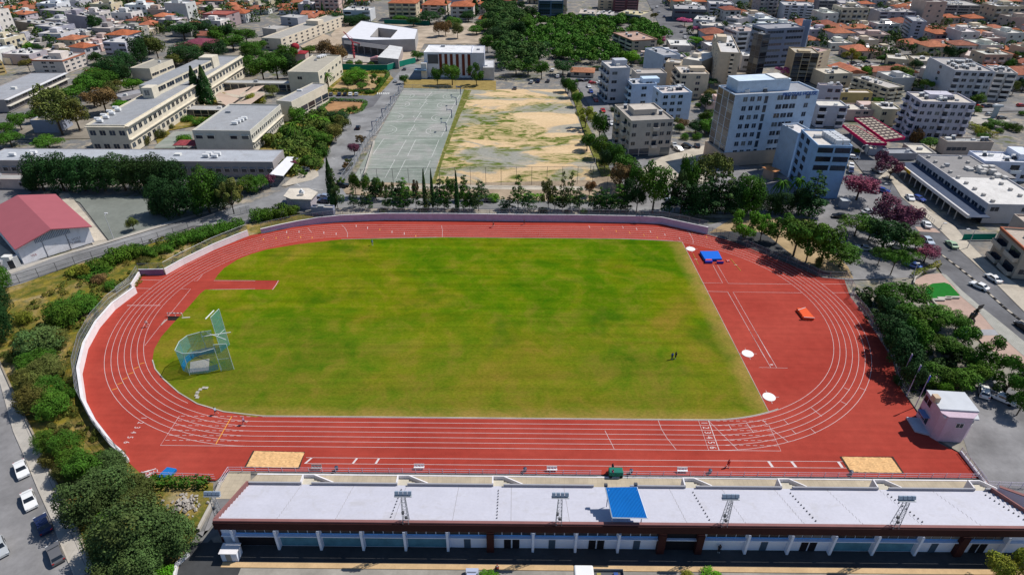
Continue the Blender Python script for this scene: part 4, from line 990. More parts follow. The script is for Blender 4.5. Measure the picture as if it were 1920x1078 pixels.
    bm.to_mesh(me); bm.free(); me.name = 'body'; me.materials.clear(); me.materials.append(SKIN); bo = bpy.data.objects.new('body', me); C.objects.link(bo); bo.parent = root
    def cloth(idx_edges, extra, name, colr, rt=0):
        ids = sorted({i for e in idx_edges for i in e}); mp = {v: i for i, v in enumerate(ids)}; m_ = skin_mesh([V[i] for i in ids], [(mp[a],mp[b_]) for a, b_ in idx_edges], [tuple(q*extra for q in (rad[i] if hasattr(rad[i],'__len__') else (rad[i],rad[i]))) for i in ids], mp[rt]); m_.name = name; m_.materials.clear(); m_.materials.append(CLOTH); o = bpy.data.objects.new(name, m_); C.objects.link(o); o.parent = root; o.color = (*colr,1)
    cloth([(0,1),(1,2),(2,3),(2,15),(15,16),(2,19),(19,20)], 1.28, 'shirt', shirt)
    cloth([(0,1),(0,7),(7,8),(0,11),(11,12)] if short else [(0,1),(0,7),(7,8),(8,9),(0,11),(11,12),(12,13)], 1.2, 'shorts' if short else 'trousers', pants)
    q = MB(); q.sphere(hc+Vector((-.022,0,.03)), (.112,.10,.105), 10, 6); q.build('hair', mat('hair_%d' % int(hair[0]*999), hair, .7), root, smooth=True)
    for a in (aL, aR): q = MB(); q.box(a[0]-.06,a[0]+.19,a[1]-.042,a[1]+.042,max(0,a[2]-.1),max(.09,a[2]+.01)); q.build('shoe', CLOTH, root, color=(.6,.6,.6))
    for a in (1,-1): q = MB(); q.box(hc.x+.086,hc.x+.096,a*.035-.014,a*.035+.014,hc.z+.01,hc.z+.024); q.build('eye', RUBBER, root)
    root.rotation_euler = (0,0,R(hd)); return root
person(872,838,'F',-60,'stand',(.10,.22,.30),(.45,.45,.45),'person in a teal shirt standing at the far edge of the turf',False)
person(1777,702,'F',190,'run',(.04,.03,.05),(.03,.03,.04),'runner in dark clothes on the far straight left of the middle')
person(92,684,'G',180,'walk',(.05,.02,.05),(.03,.03,.05),'person in dark clothes close to the lilac far wall',False)
person(1105,448,'I',-110,'run',(.65,.65,.68),(.35,.08,.10),'runner in a white top on the left bend')
person(406,776.5,'',165,'run',(.30,.42,.55),(.04,.04,.06),'runner in a pale blue top beside the kerb near the start boxes')
person(459,795,'',175,'run',(.30,.16,.28),(.12,.10,.2),'runner in a purple top in the lanes right of the yellow line')
person(437,214,'Q',-90,'stand',(.02,.08,.30),(.03,.04,.10),'person in a blue shirt standing on the right half of the turf',False)
person(464,207,'Q',210,'stand',(.02,.02,.025),(.02,.02,.03),'person in black beside the one in blue on the turf',False)
person(856,1019,'Q',90,'walk',(.42,.02,.02),(.30,.02,.03),'person all in red on the runway by the right railing',False)
person(750,296,'M',200,'stand',(.03,.03,.05),(.03,.03,.05),'person in black standing behind the green cart',False)
person(738,345,'M',20,'bend',(.35,.04,.12),(.02,.05,.25),'person in a red top bending beside the green cart')
person(713,950,'B',90,'walk',(.03,.03,.04),(.03,.03,.05),'person in black walking at the edge of the school road',False)
person(1545,905,'M',-90,'stand',(.02,.03,.05),(.02,.02,.03),'person in dark clothes in the shade behind the grandstand',False)
# ================================================================== BUILDING KIT
WM = {}
def win_mesh(kind, w, h):
    key = (kind, round(w,1), round(h,1))
    if key in WM: return WM[key]
    w, h = key[1], key[2]; q = MB(); f = .07
    if kind == 'w':
        q.k = 0; q.box(-w/2-f,w/2+f,-.06,.0,-f,0); q.box(-w/2-f,w/2+f,-.06,0,h,h+f); q.box(-w/2-f,-w/2,-.06,0,0,h); q.box(w/2,w/2+f,-.06,0,0,h); q.box(-.03,.03,-.05,0,0,h)
        q.k = 1; q.quad((-w/2,-.025,0),(-.03,-.025,0),(-.03,-.025,h),(-w/2,-.025,h)); q.quad((.03,-.025,0),(w/2,-.025,0),(w/2,-.025,h),(.03,-.025,h)); nm = 'window'
    elif kind == 's':
        n = max(2, int(w/1.6)); q.k = 1; q.quad((-w/2,-.03,0),(w/2,-.03,0),(w/2,-.03,h),(-w/2,-.03,h)); q.k = 0; q.box(-w/2-f,w/2+f,-.08,0,-f,0); q.box(-w/2-f,w/2+f,-.08,0,h,h+f)
        for i in range(n+1): x = -w/2+w*i/n; q.box(x-.04,x+.04,-.07,0,0,h)
        nm = 'strip_window'
    elif kind == 'b':
        q.k = 1; q.quad((-w/2+.2,-.03,-.9),(w/2-.2,-.03,-.9),(w/2-.2,-.03,h+.1),(-w/2+.2,-.03,h+.1)); q.k = 0
        q.box(-w/2,w/2,-1.25,0,-1.08,-.9); q.box(-w/2,w/2,-1.25,-1.12,-.9,.05); q.box(-w/2,-w/2+.12,-1.12,0,-.9,.05); q.box(w/2-.12,w/2,-1.12,0,-.9,.05); nm = 'balcony'
    elif kind == 'd':
        q.k = 1; q.quad((-w/2,-.03,-.9),(w/2,-.03,-.9),(w/2,-.03,h),(-w/2,-.03,h)); q.k = 0; q.box(-w/2-.08,-w/2,-.06,0,-.9,h); q.box(w/2,w/2+.08,-.06,0,-.9,h); q.box(-w/2-.08,w/2+.08,-.06,0,h,h+.08); nm = 'door'
    elif kind == 'g':
        q.k = 1; q.quad((-w/2,-.04,-1),(w/2,-.04,-1),(w/2,-.04,h+.6),(-w/2,-.04,h+.6)); q.k = 0; q.box(-w/2,w/2,-.1,0,-.08,0); nm = 'glazing'
    elif kind == 'c':                                        # square shade box round a window
        q.k = 1; q.quad((-w/2,-.03,0),(w/2,-.03,0),(w/2,-.03,h),(-w/2,-.03,h)); q.k = 0; q.box(-w/2-.15,w/2+.15,-.5,0,h,h+.12); q.box(-w/2-.15,-w/2,-.4,0,0,h); q.box(w/2,w/2+.15,-.4,0,0,h); nm = 'shaded_window'
    o = q.build(nm, [WALL, GLASS], None); WM[key] = (o.data, nm); bpy.data.objects.remove(o); return WM[key]
def put_win(root, kind, w, h, p, ang, col):
    me, nm = win_mesh(kind, w, h); o = bpy.data.objects.new(nm, me); C.objects.link(o); o.parent = root; o.location = Vector(p)-ORG[root.name]; o.rotation_euler = (0,0,ang); o.color = (*col,1); return o
def face(root, a, b, z0, z1, floors, spec, col, wh=1.45, ground=None):
    """a->b left to right seen from outside; spec tokens spread evenly on every floor"""
    if not spec: return
    d = (b-a); L = d.length; d.normalize(); ang = math.atan2(d.y, d.x); fh = (z1-z0)/floors
    for f in range(floors):
        sp = (ground if (f == 0 and ground is not None) else (spec if isinstance(spec, str) else spec[f % len(spec)])); n = max(1, len(sp))
        for i, k in enumerate(sp):
            if k == '.': continue
            c = a+d*(L*(i+.5)/n); w = {'w':min(2.5,L/n*.6),'s':L/n*.86,'b':L/n*.8,'d':min(1.3,L/n*.5),'g':L/n*.9,'c':L/n*.62}[k]
            h = min(wh, fh*.5); put_win(root, k, w, h, (c.x, c.y, z0+f*fh+fh*.34), ang, col)
def box_walls(root, poly, z0, H, col, rcol, par=.55, name='wall', th=.25):
    q = MB(); q.prism([(p.x,p.y) for p in poly], z0, H+par, cap=False); n = len(poly); g = sum(poly, Vector())/n
    ins = []
    for i in range(n):
        a, b, c = poly[i-1], poly[i], poly[(i+1)%n]; d1 = (b-a).normalized(); d2 = (c-b).normalized(); n1 = Vector((-d1.y,d1.x,0)); n2 = Vector((-d2.y,d2.x,0)); m_ = (n1+n2); k = m_.length_squared
        ins.append(b+m_*(th*2/max(k,.3)))
    for i in range(n):
        j = (i+1)%n; a, b, c, d = (Vector((p.x,p.y,H+par)) for p in (poly[i],poly[j],ins[j],ins[i])); q.quad(a,b,c,d); c2, d2 = Vector((c.x,c.y,H-.02)), Vector((d.x,d.y,H-.02)); q.quad(d,c,c2,d2)
    w_ = q.build(name, WALL, root, color=col); q = MB(); q.quad(*[(p.x,p.y,H) for p in ins]); q.build('roof', ROOF, root, color=rcol); return w_
def hip(root, poly, H, rise, over, col, gable=False, name='tiled_roof'):
    nl, nr, fr, fl = poly; u = (nr-nl).normalized(); v = (fl-nl).normalized(); W = (nr-nl).length+2*over; D = (fl-nl).length+2*over
    o = nl-u*over-v*over; up = Vector((0,0,1)); A = lambda x, y, z: o+u*x+v*y+up*z
    q = MB(); e = H-.02; t_ = .18; k = 0 if gable else min(W,D)/2
    if W >= D: r0, r1 = A(k,D/2,e+rise), A(W-k,D/2,e+rise)
    else: r0, r1 = A(W/2,k,e+rise), A(W/2,D-k,e+rise)
    c = [A(0,0,e),A(W,0,e),A(W,D,e),A(0,D,e)]
    if W >= D: q.quad(c[0],c[1],r1,r0); q.quad(c[2],c[3],r0,r1); q.quad(c[1],c[2],r1); q.quad(c[3],c[0],r0)
    else: q.quad(c[0],c[1],r0); q.quad(c[1],c[2],r1,r0); q.quad(c[2],c[3],r1); q.quad(c[3],c[0],r0,r1)
    b = [p-up*t_ for p in c]
    for i in range(4): q.quad(b[i],b[(i+1)%4],c[(i+1)%4],c[i])
    q.quad(*b[::-1]); return q.build(name, TILES, root, color=col)
def tankset(root, x, y, z, n=1, dx=1.6, ang=0, cols=((.78,.78,.78),), panel=True):
    """solar water heaters: drum on a frame with a sloping dark collector"""
    for i in range(n):
        cx, cy = x+dx*i*cos(ang), y+dx*i*sin(ang); q = MB(); (q.tube((cx-.7,cy+.25,z+1.2),(cx+.7,cy+.25,z+1.2), .4, n=9) if panel else q.tube((cx-1.0,cy,z+.8),(cx+1.0,cy,z+.8), .62, n=12))
        q.build('water_tank', METAL, root, color=cols[i%len(cols)])
        if panel:
            q = MB(); q.quad((cx-.6,cy-1.2,z+.15),(cx+.6,cy-1.2,z+.15),(cx+.6,cy,z+1.0),(cx-.6,cy,z+1.0)); q.quad((cx-.6,cy,z+1.0),(cx+.6,cy,z+1.0),(cx+.6,cy,z),(cx-.6,cy,z)); q.build('solar_panel', CARGLASS, root)
def corners(t, nl, nr, far, base_y, side):
    X, Y = px(t, *nl); BY = px(t, 0, base_y)[1]; H = roof_height(X, Y, BY); a, b, c = P(*nl, H, t), P(*nr, H, t), P(*far, H, t)
    for p in (a, b, c): p.z = 0
    u = (b-a).normalized(); v = Vector((-u.y, u.x, 0)); 
    if v.y < 0: v = -v
    D = abs((c-(a if side == 'l' else b)).dot(v)); return a, b, b+v*D, a+v*D, H
def bldg(t, nl, nr, far, base_y, label, col, floors, front, side_spec='', side=None, roof=(.42,.41,.40), par=.5, name='building', cat='building', tanks=0, hipc=None, rise=1.8, trim=None, group=None, ground=None, wh=1.35, hut=None, z0=0, Hx=None, parent=None, over=.5, seed=1, wcol=None):
    side = side or ('l' if px(t, *nl)[0] > 960 else 'r')
    a, b, c, d, H = corners(t, nl, nr, far, base_y, side)
    root = parent or thing(name, ((a+b)/2).to_tuple(), label, cat, group)
    g = wcol or tuple(min(.85, x*1.15+.04) for x in col); par_ = par if not hipc else 0
    if hipc: q = MB(); q.prism([(p.x,p.y) for p in (a,b,c,d)], z0, H-.2); q.build('wall', WALL, root, color=col); hip(root, (a,b,c,d), H, rise, over, hipc)
    else: box_walls(root, (a,b,c,d), z0, H, col, roof, par)
    face(root, a, b, z0, H, floors, front, g, wh, ground)
    if side_spec:
        if side == 'l': face(root, d, a, z0, H, floors, side_spec, g, wh)
        else: face(root, b, c, z0, H, floors, side_spec, g, wh)
    if trim:
        q = MB(); q.wall([(p.x,p.y) for p in (a,b,c,d)], .5, H-.1, H+par+.04, True); q.build('coloured_cornice', WALL, root, color=trim)
    r2 = random.Random(seed*7+int(a.x)); u = (b-a); v = d-a
    if hut and not hipc:
        x, y, w_, d_, h_ = hut; o = a+u*x+v*y; uu, vv = u.normalized(), v.normalized(); pp = [o, o+uu*w_, o+uu*w_+vv*d_, o+vv*d_]
        q = MB(); q.prism([(p.x,p.y) for p in pp], H-.05, H+h_); q.build('stair_hut', WALL, root, color=tuple(min(.8,k*1.05) for k in col))
    if not hipc:
        for k in range(tanks):
            p = a+u*(r2.uniform(.12,.85))+v*(r2.uniform(.15,.85)); tankset(root, p.x, p.y, H, r2.choice((1,1,2)), ang=math.atan2(u.y,u.x), cols=((.75,.75,.75),(.55,.56,.58)))
        for k in range(1+tanks//2):
            p = a+u*(r2.uniform(.1,.8))+v*(r2.uniform(.2,.8)); q = MB(); s_ = r2.uniform(.5,1.1); q.box(p.x-s_,p.x+s_,p.y-s_*.7,p.y+s_*.7,H,H+r2.uniform(.6,1.1)); q.build('roof_unit', METAL, root, color=r2.choice(((.6,.6,.6),(.35,.36,.38),(.7,.69,.66))))
        if tanks > 1: p = a+u*.5+v*.6; MB().tube((p.x,p.y,H),(p.x,p.y,H+3.2), .05, n=4).build('aerial', METAL, root, color=(.3,.3,.3))
    BB.append(((a+c)/2, (c-a).length/2, [a,b,c,d])); return root, (a,b,c,d), H
BB = []
CREAM = (.66,.60,.49); WHT = (.70,.69,.68); GRYW = (.42,.42,.46); BEIGE = (.50,.43,.35); SAND_ = (.55,.47,.34); PNKW = (.55,.42,.38); TERRA = (.37,.115,.055); LILW = (.50,.48,.55); BLUW = (.50,.62,.80)
# ================================================================== MIDDLE DISTANCE: roads, courts, school
MEADOW_pts = [(-60,545),(0,545),(130,500),(300,452),(470,420),(560,400),(600,410),(560,424),(470,441),(400,468),(310,513),(250,545),(215,580),(165,655),(150,702),(160,757),(182,800),(243,870),(400,905),(398,945),(345,1040),(320,1100),(190,1100),(143,983),(83,858),(40,769),(0,679),(-60,600)]
def meadow():
    m, nt, b, pos = base('meadow', .95, .1)
    n1 = _noise(nt, .12, 5, .62, pos, .6); n2 = _noise(nt, .5, 5, .7, pos, .5); n3 = _noise(nt, 3, 4, .7, pos)
    c = _ramp(nt, n1, [(.36, (.050,.085,.010)), (.48, (.13,.13,.022)), (.56, (.27,.20,.08)), (.66, (.46,.36,.23))])
    c2 = _ramp(nt, n2, [(.4, (.07,.095,.015)), (.52, (.22,.16,.035)), (.64, (.38,.27,.03))])
    o = _mix(nt, .5, c, c2); f = _ramp(nt, n3, [(.3, .6), (.7, 1.25)]); o = _mix(nt, 1, o, f, 'MULTIPLY'); nt.links.new(o, b.inputs['Base Color']); return m
MEAD = meadow()
patch('rough_slope', MEADOW_pts, -.02, MEAD)
patch('left_street', [P(-60,600),P(0,713),P(26,808),P(50,863),P(75,923),P(98,973),P(110,1008),P(140,1078),Vector((-52,-78,0)),Vector((-75,-100,0)),Vector((-120,-60,0))], -.06, ASPHL)
sw = [P(-60,590),P(0,679),P(40,769),P(60,808),P(83,858),P(113,921),P(143,983),P(178,1078),Vector((-50,-78,0)),Vector((-52.5,-78,0)),P(140,1078),P(110,1008),P(98,973),P(75,923),P(50,863),P(26,808),P(0,713),P(-60,640)]
patch('left_pavement', sw, .06, tiles_mat('slab_paving', (.44,.41,.37), 1.6, .7, .02))
q = MB(); q.wall([P(*a) for a in ((-60,640),(0,713),(26,808),(50,863),(75,923),(98,973),(110,1008),(140,1078))]+[Vector((-52.5,-78,0))], .22, -.1, .09); struct('kerb', q, CONC)
q = MB(); q.wall([P(*a) for a in ((-60,590),(0,679),(40,769),(60,808),(83,858),(113,921),(143,983),(178,1078))], .3, -.1, .32); tag(q.build('low_wall', asphalt('old_concrete', (.33,.28,.21), .6, .25)), 'low stained wall between the left pavement and the shrubs', 'wall')
q = MB(); q.ribbon([P(*a) for a in ((13,712),(50,805),(97,910),(123,975),(160,1060))], .06, .07); struct('pavement_joint', q, DARKSTEEL)
# school lane and road behind the far wall
patch('school_lane', [P(-40,500),P(100,484),P(200,457),P(300,427),P(425,392),P(480,377),P(530,356),P(575,336),P(600,318),P(612,290),P(640,250),P(652,210),P(700,190),P(745,140),P(762,120),P(790,122),P(790,150),P(757,165),P(705,250),P(690,262),P(660,320),P(640,352),P(650,366),P(720,371),P(960,375),P(1100,379),P(1400,388),P(1400,402),P(1100,396),P(720,391),P(600,391),P(560,399),P(470,418),P(362,424),P(275,455),P(160,488),P(40,532),P(-40,552)], -.01, ASPH2)
patch('school_lane_verge', [P(0,512),P(110,478),P(200,452),P(300,421),P(425,386),P(425,390),P(300,426),P(200,456),P(100,484),P(0,522)], .02, CONC)
patch('roadside_path', [P(600,392),P(720,391),P(960,394),P(1100,397),P(1400,403),P(1400,410),P(1200,404),P(960,401),P(700,401),P(600,402)], .005, PAVE)
EARTH = asphalt('strip_earth', (.36,.28,.20), .35, .3)
patch('planting_strip', [P(640,362),P(660,340),P(805,338),P(1120,332),P(1160,330),P(1180,388),P(1100,379),P(960,375),P(720,370)], -.012, EARTH)
patch('strip_path', [P(680,352),P(805,346),P(1110,350),P(1110,357),P(805,354),P(680,360)], -.004, PAVE)
def court_mat():
    m, nt, b, pos = base('court_surface', .9, .08)
    n1 = _noise(nt, .06, 5, .6, pos, .4); n2 = _noise(nt, .5, 5, .7, pos); n3 = _noise(nt, .3, 4, .6, _map(nt, pos, (.15,1.2,1)))
    c = _ramp(nt, n1, [(.35, (.21,.245,.21)), (.5, (.26,.285,.255)), (.65, (.32,.315,.30))]); f = _ramp(nt, n2, [(.3,.86),(.7,1.08)]); f3 = _ramp(nt, n3, [(.35,.85),(.6,1.06)])
    o = _mix(nt, 1, c, f, 'MULTIPLY'); o = _mix(nt, 1, o, f3, 'MULTIPLY'); nt.links.new(o, b.inputs['Base Color']); return m
COURT = court_mat()
ca, cb, cc_, cdd = P(757,165.5), P(870,168), P(808,345), P(660,340)
patch('sports_court', [ca, cb, cc_, cdd], .005, COURT)
lines = MB()
def cl(*pts, w=.16): lines.ribbon([P(x, y, 0, t_) for t_, x, y in pts], w, .02)
for y0, y1, xa, xb in ((686,742,1080,1538),(746,812,1040,1500),(836,910,985,1465),(930,1012,930,1430)):
    cl(('B',xa+18,y0),('B',xb,y0+8)); cl(('B',xa+18,y0),('B',xa-45,y1)); cl(('B',xb,y0+8),('B',xb-42,y1+14)); cl(('B',xa-45,y1),('B',xb-42,y1+14)); m0, m1 = (xa+18+xb)/2, (xa+xb-87)/2; cl(('B',m0,y0+4),('B',m1,y1+7))
    p0 = P((m0+m1)/2,(y0+y1)/2,0,'B'); lines.ribbon(circle_poly(p0,1.8,20), .14, .02, True)
    for s_, xx in ((1,(xa+xa-45+18)/2+4),(-1,(xb+xb-42)/2-4)):
        c0 = P(xx, (y0+y1)/2+(4 if s_ > 0 else 10), 0, 'B'); lines.ribbon([(c0.x+s_*(1.2+6.2*cos(t_)), c0.y+6.4*sin(t_)) for t_ in [R(-90+180*i/16) for i in range(17)]], .15, .02)
        lines.ribbon([(c0.x+s_*.3,c0.y-2.3),(c0.x+s_*5.6,c0.y-1.8),(c0.x+s_*5.6,c0.y+1.8),(c0.x+s_*.3,c0.y+2.3)], .14, .021)
for a, b_, c_, d_ in (((955,43),(1125,50),(1055,170),(875,160)),((1195,50),(1370,50),(1315,178),(1135,170)),((855,193),(1040,198),(965,335),(775,320)),((1118,200),(1305,205),(1245,340),(1045,345))):
    cl(('F',*a),('F',*b_),('F',*c_),('F',*d_),('F',*a))
    for f in (.33,.62): cl(('F',a[0]+(d_[0]-a[0])*f,a[1]+(d_[1]-a[1])*f),('F',b_[0]+(c_[0]-b_[0])*f,b_[1]+(c_[1]-b_[1])*f), w=.12)
struct('court_markings', lines, LINEC)
def field_mat():
    m, nt, b, pos = base('dirt_field', .95, .1)
    sc = _map(nt, pos, (.5,1,1))
    n1 = _noise(nt, .055, 6, .6, sc, .9); n2 = _noise(nt, .05, 5, .6, _map(nt, pos, (.45,1,1), (0,0,.3)), 1.2); n3 = _noise(nt, .8, 5, .7, pos); n4 = _noise(nt, .22, 5, .7, sc, 1.5)
    c = _ramp(nt, n1, [(.38, (.29,.285,.25)), (.46, (.38,.34,.27)), (.50, (.60,.43,.25)), (.66, (.66,.49,.30))])
    sx = nt.nodes.new('ShaderNodeSeparateXYZ'); nt.links.new(pos, sx.inputs[0]); mr = nt.nodes.new('ShaderNodeMapRange'); mr.inputs[1].default_value = -21; mr.inputs[2].default_value = 12; mr.inputs[3].default_value = .09; mr.inputs[4].default_value = -.01; nt.links.new(sx.outputs['X'], mr.inputs[0]); ad = nt.nodes.new('ShaderNodeMath'); nt.links.new(n2, ad.inputs[0]); nt.links.new(mr.outputs[0], ad.inputs[1])
    g = _ramp(nt, ad.outputs[0], [(.49, 0.0), (.54, 1.0)]); g2 = _ramp(nt, n4, [(.45, .25), (.58, 1.0)]); gm = nt.nodes.new('ShaderNodeMath'); gm.operation = 'MULTIPLY'; nt.links.new(g, gm.inputs[0]); nt.links.new(g2, gm.inputs[1])
    gc = _ramp(nt, n4, [(.4, (.20,.19,.04)), (.6, (.09,.13,.015))]); o = _mix(nt, gm.outputs[0], c, gc)
    f = _ramp(nt, n3, [(.3,.82),(.7,1.1)]); o = _mix(nt, 1, o, f, 'MULTIPLY'); nt.links.new(o, b.inputs['Base Color']); return m
patch('dirt_field', [P(870,168),P(1058,168),P(1075,200),P(1090,240),P(1125,330),P(1110,338),P(808,345)], 0, field_mat())
WEED = mat('weedy_grass', (.13,.145,.025), .95, .35, .5, fine=.25, dirt=((.40,.31,.18), .4, .7))
patch('grass_strip', [P(870,168),P(884,170),P(868,205),P(853,240),P(834,290),P(817,342),P(810,345),P(838,260)], .012, WEED)
patch('yellow_verge', [P(757,149),P(930,152),P(930,170),P(757,165)], .0, mat('dry_grass', (.30,.22,.075), .95, .3, .4, fine=.2))
patch('field_verge', [P(1058,150),P(1085,170),P(1100,230),P(1150,330),P(1128,332),P(1092,240),P(1070,170)], .02, WEED)
# school yards
patch('school_yard', [P(30,345),P(90,352),P(150,366),P(285,370),P(420,372),P(440,380),P(205,452),P(150,380),P(100,360)], .0, asphalt('yard_grey', (.19,.205,.185), .15, .2))
patch('hall_path', [P(108,362),P(128,362),P(202,452),P(175,460)], .02, PAVE)
patch('yard_left', [P(-10,352),P(50,352),P(60,362),P(0,385)], .0, ASPHL)
patch('school_garden', [P(530,330),P(470,290),P(455,270),P(560,175),P(600,150),P(630,130),P(720,128),P(740,150),P(700,190),P(650,215),P(610,290),P(600,316),P(575,335)], -.03, MEAD)
patch('car_park', [P(545,215),P(600,178),P(700,180),P(722,170),P(700,200),P(655,215),P(648,240),P(585,218),P(560,230)], .01, ASPH)
patch('disabled_bay', [P(392,728,0,'B'),P(465,732,0,'B'),P(452,752,0,'B'),P(380,748,0,'B')], .03, mat('blue_bay_paint', (.05,.35,.65), .8, .1))
q = MB()
for x in range(505, 860, 42): q.ribbon([P(x,712,0,'B'),P(x-12,735,0,'B')], .14, .025)
for x in range(905, 1000, 14): q.quad(*(P(a, b_, .03, 'B') for a, b_ in ((x,708),(x+7,708),(x+10,694),(x+3,694))))
q.ribbon([P(568,186,0,'F'),P(590,192,0,'F')], .2, .03); q.ribbon([P(305,380,0,'F'),P(330,395,0,'F')], .2, .03); q.ribbon([P(420,418,0,'F'),P(500,425,0,'F')], .2, .03)
struct('road_markings', q, LINEC)
patch('island_bed', [P(*a, 0, 'B') for a in ((490,835),(560,760),(800,765),(815,775),(790,825),(720,855),(540,845))], .02, asphalt('bare_earth', (.36,.20,.10), .5, .2))
patch('garden_bed', [P(*a, 0, 'B') for a in ((560,672),(640,600),(840,560),(940,580),(880,680))], .03, asphalt('ochre_earth', (.40,.28,.15), .5, .25))
patch('parking_bay_paving', [P(*a, 0, 'F') for a in ((190,395),(330,290),(430,270),(465,290),(470,320),(420,350),(230,395))], .015, PAVE)
patch('inner_court', [P(*a, 0, 'A') for a in ((1260,980),(1700,900),(1916,700),(1916,620),(1700,620),(1300,800),(1150,1000),(1180,1078),(1330,1078))], -.02, MEAD)
patch('school_path', [P(*a, 0, 'A') for a in ((1180,1078),(1300,985),(1440,985),(1440,1050),(1400,1110),(1150,1110))], .0, COURT)
patch('beige_court', [P(*a, 0, 'A') for a in ((1610,720),(1916,650),(1980,620),(1980,780),(1640,800))], .0, PAVE)
patch('street_front', [P(*a) for a in ((480,150),(300,150),(170,260),(0,262),(0,240),(100,230),(150,200),(330,110),(520,60))], -.05, asphalt('school_ground', (.26,.23,.19), .2, .3))

# --- the school buildings
blk, cs, H1 = bldg('A', (642,948), (935,950), (1880,425), 1148, 'long two-storey cream school block running away behind the cypresses', CREAM, 2, 'wwww', 'wwwwwwwwwwwwwwwwwwwwwwwwwwwwww', roof=(.30,.31,.33), par=.6, wh=1.9, name='school_block', hut=None)
H2 = H1+3.9
pp = [P(1040,640,H2,'A'), P(1170,645,H2,'A'), P(1580,452,H2,'A'), P(1345,462,H2,'A')]
for p in pp: p.z = 0
u = (pp[2]-pp[1]).normalized(); v = Vector((u.y,-u.x,0)); wd = abs((pp[0]-pp[1]).dot(v)); pp = [pp[1]-v*wd, pp[1], pp[2], pp[2]-v*wd]
q = MB(); q.prism([(p.x,p.y) for p in pp], H1+.02, H2); q.build('upper_storey', WALL, blk, color=CREAM); q = MB(); q.quad(*[(p.x,p.y,H2+.03) for p in pp]); q.build('upper_roof', ROOF, blk, color=(.30,.31,.33))
face(blk, pp[1], pp[2], H1, H2, 1, 'sssssss', CREAM, 1.8)
q = MB(); e = [P(1088,668,H2+.6,'A'), P(1205,640,H2+.6,'A')]; a = pp[1]; q.box(a.x-wd*.5,a.x+.5,a.y-5,a.y+.0,H1+.02,H2+.5); q.build('stair_tower', WALL, blk, color=CREAM); put_win(blk,'w',2.2,2.2,(a.x-wd*.25,a.y-5.03,H1+1.2),0,WHT)
q = MB(); e = pp[2]; q.box(e.x-wd*.75,e.x+.6,e.y,e.y+7,H1+.02,H2+1.2); q.build('stair_tower', WALL, blk, color=CREAM)
def facing_ledge(root, a, b, z, out=.7, th=.25, col=CREAM):
    d = (b-a).normalized(); n = Vector((d.y,-d.x,0)); M = MB(); A = a+n*0; p = [a, b, b+n*out, a+n*out]; M.prism([(x.x,x.y) for x in (p[3],p[2],p[1],p[0])], z, z+th, bottom=True); M.build('sun_ledge', WALL, root, color=col)
facing_ledge(blk, cs[1], cs[2], H1-.15, 1.1); facing_ledge(blk, cs[1], cs[2], H1*.5, .9); facing_ledge(blk, cs[0], cs[1], H1-.15, .9)
for i in range(8): p = P(735+(i%4)*45+(i//4)*18, 905-(i%4)*28-(i//4)*-14, H1, 'A'); tankset(blk, p.x, p.y, H1, 1, panel=False)
def low(t, nl, nr, far, by, label, col=CREAM, rc=(.30,.31,.33), fl=1, fr='', sd='', **k): return bldg(t, nl, nr, far, by, label, col, fl, fr, sd, roof=rc, **k)
b2, cs2, H_2 = low('A', (1440,985), (1872,990), (2143,792), 1145, 'shorter two-storey white school wing with a row of small square windows', (.60,.57,.50), (.33,.34,.36), 2, ['....','cc.cc'], 'wwwwwwwwwwwwwwww', name='school_wing', par=.5)
facing_ledge(b2, cs2[1], cs2[2], H_2*.5, .8)
for i in range(4): p = P(1760+i*24, 935-i*12, H_2, 'A'); tankset(b2, p.x, p.y, H_2, 1, panel=False)
low('B', (150,760), (265,770), (395,625), 905, 'low linked school portico with columns by the blue parking bay', CREAM, (.34,.34,.36), 1, '', 'ggggg', name='school_portico', par=.4)
low('A', (1335,825), (1830,835), (1830,800), 870, 'long covered walkway behind the leafy school courtyard', CREAM, (.40,.40,.40), 1, 'ggggggggg', '', name='covered_walkway', par=.3, side='r')
low('A', (1660,625), (2200,632), (2240,608), 680, 'far covered walkway beyond the beige sun sails', CREAM, (.42,.42,.42), 1, 'ggggggggg', '', name='covered_walkway', par=.3, side='r')
low('A', (975,515), (1120,520), (1255,450), 600, 'small cream classroom with a grid of roof beams behind the long block', CREAM, (.33,.31,.27), 1, '', 'sss', name='classroom', par=.4)
low('A', (905,735), (1100,690), (1100,660), 800, 'low grey annexe left of the raised roof of the school block', (.42,.40,.42), (.30,.30,.32), 1, 'w.', '', name='annexe', par=.3)
low('A', (222,905), (410,905), (420,850), 995, 'small flat shed with coloured wall paintings left of the school', (.30,.33,.42), (.45,.40,.30), 1, '', '', name='shed', par=.2)
for xy, w_, c_ in (((280,965),2.2,(.5,.4,.05)), ((350,965),2.6,(.45,.08,.12)), ((385,960),1.4,(.05,.15,.4))): pass
gl_, csg, HG = low('A', (-260,755), (32,752), (562,548), 845, 'long dark fronted school building with white eaves at the left edge', (.33,.30,.30), (.33,.34,.37), 2, '', 'ssssssssssss', name='school_building', par=.25)
facing_ledge(gl_, csg[1], csg[2], HG-.1, 1.6, .25, (.66,.66,.68)); facing_ledge(gl_, csg[1], csg[2], HG*.48, 1.6, .2, (.6,.57,.5))
low('A', (-60,690), (10,700), (235,600), 760, 'white roofed hall partly out of the frame at the left edge', WHT, (.72,.72,.74), 1, '', '', name='hall', par=.3)
r_, c3, H3 = bldg('E', (-140,205), (2040,218), (2100,128), 318, 'very long low grey-roofed school building behind the dark trees', (.36,.33,.33), 1, 'cccccccccccccccccccccccccccccccccc', 'w', side='r', roof=(.40,.42,.46), par=.15, name='school_hall', wcol=(.45,.42,.42))
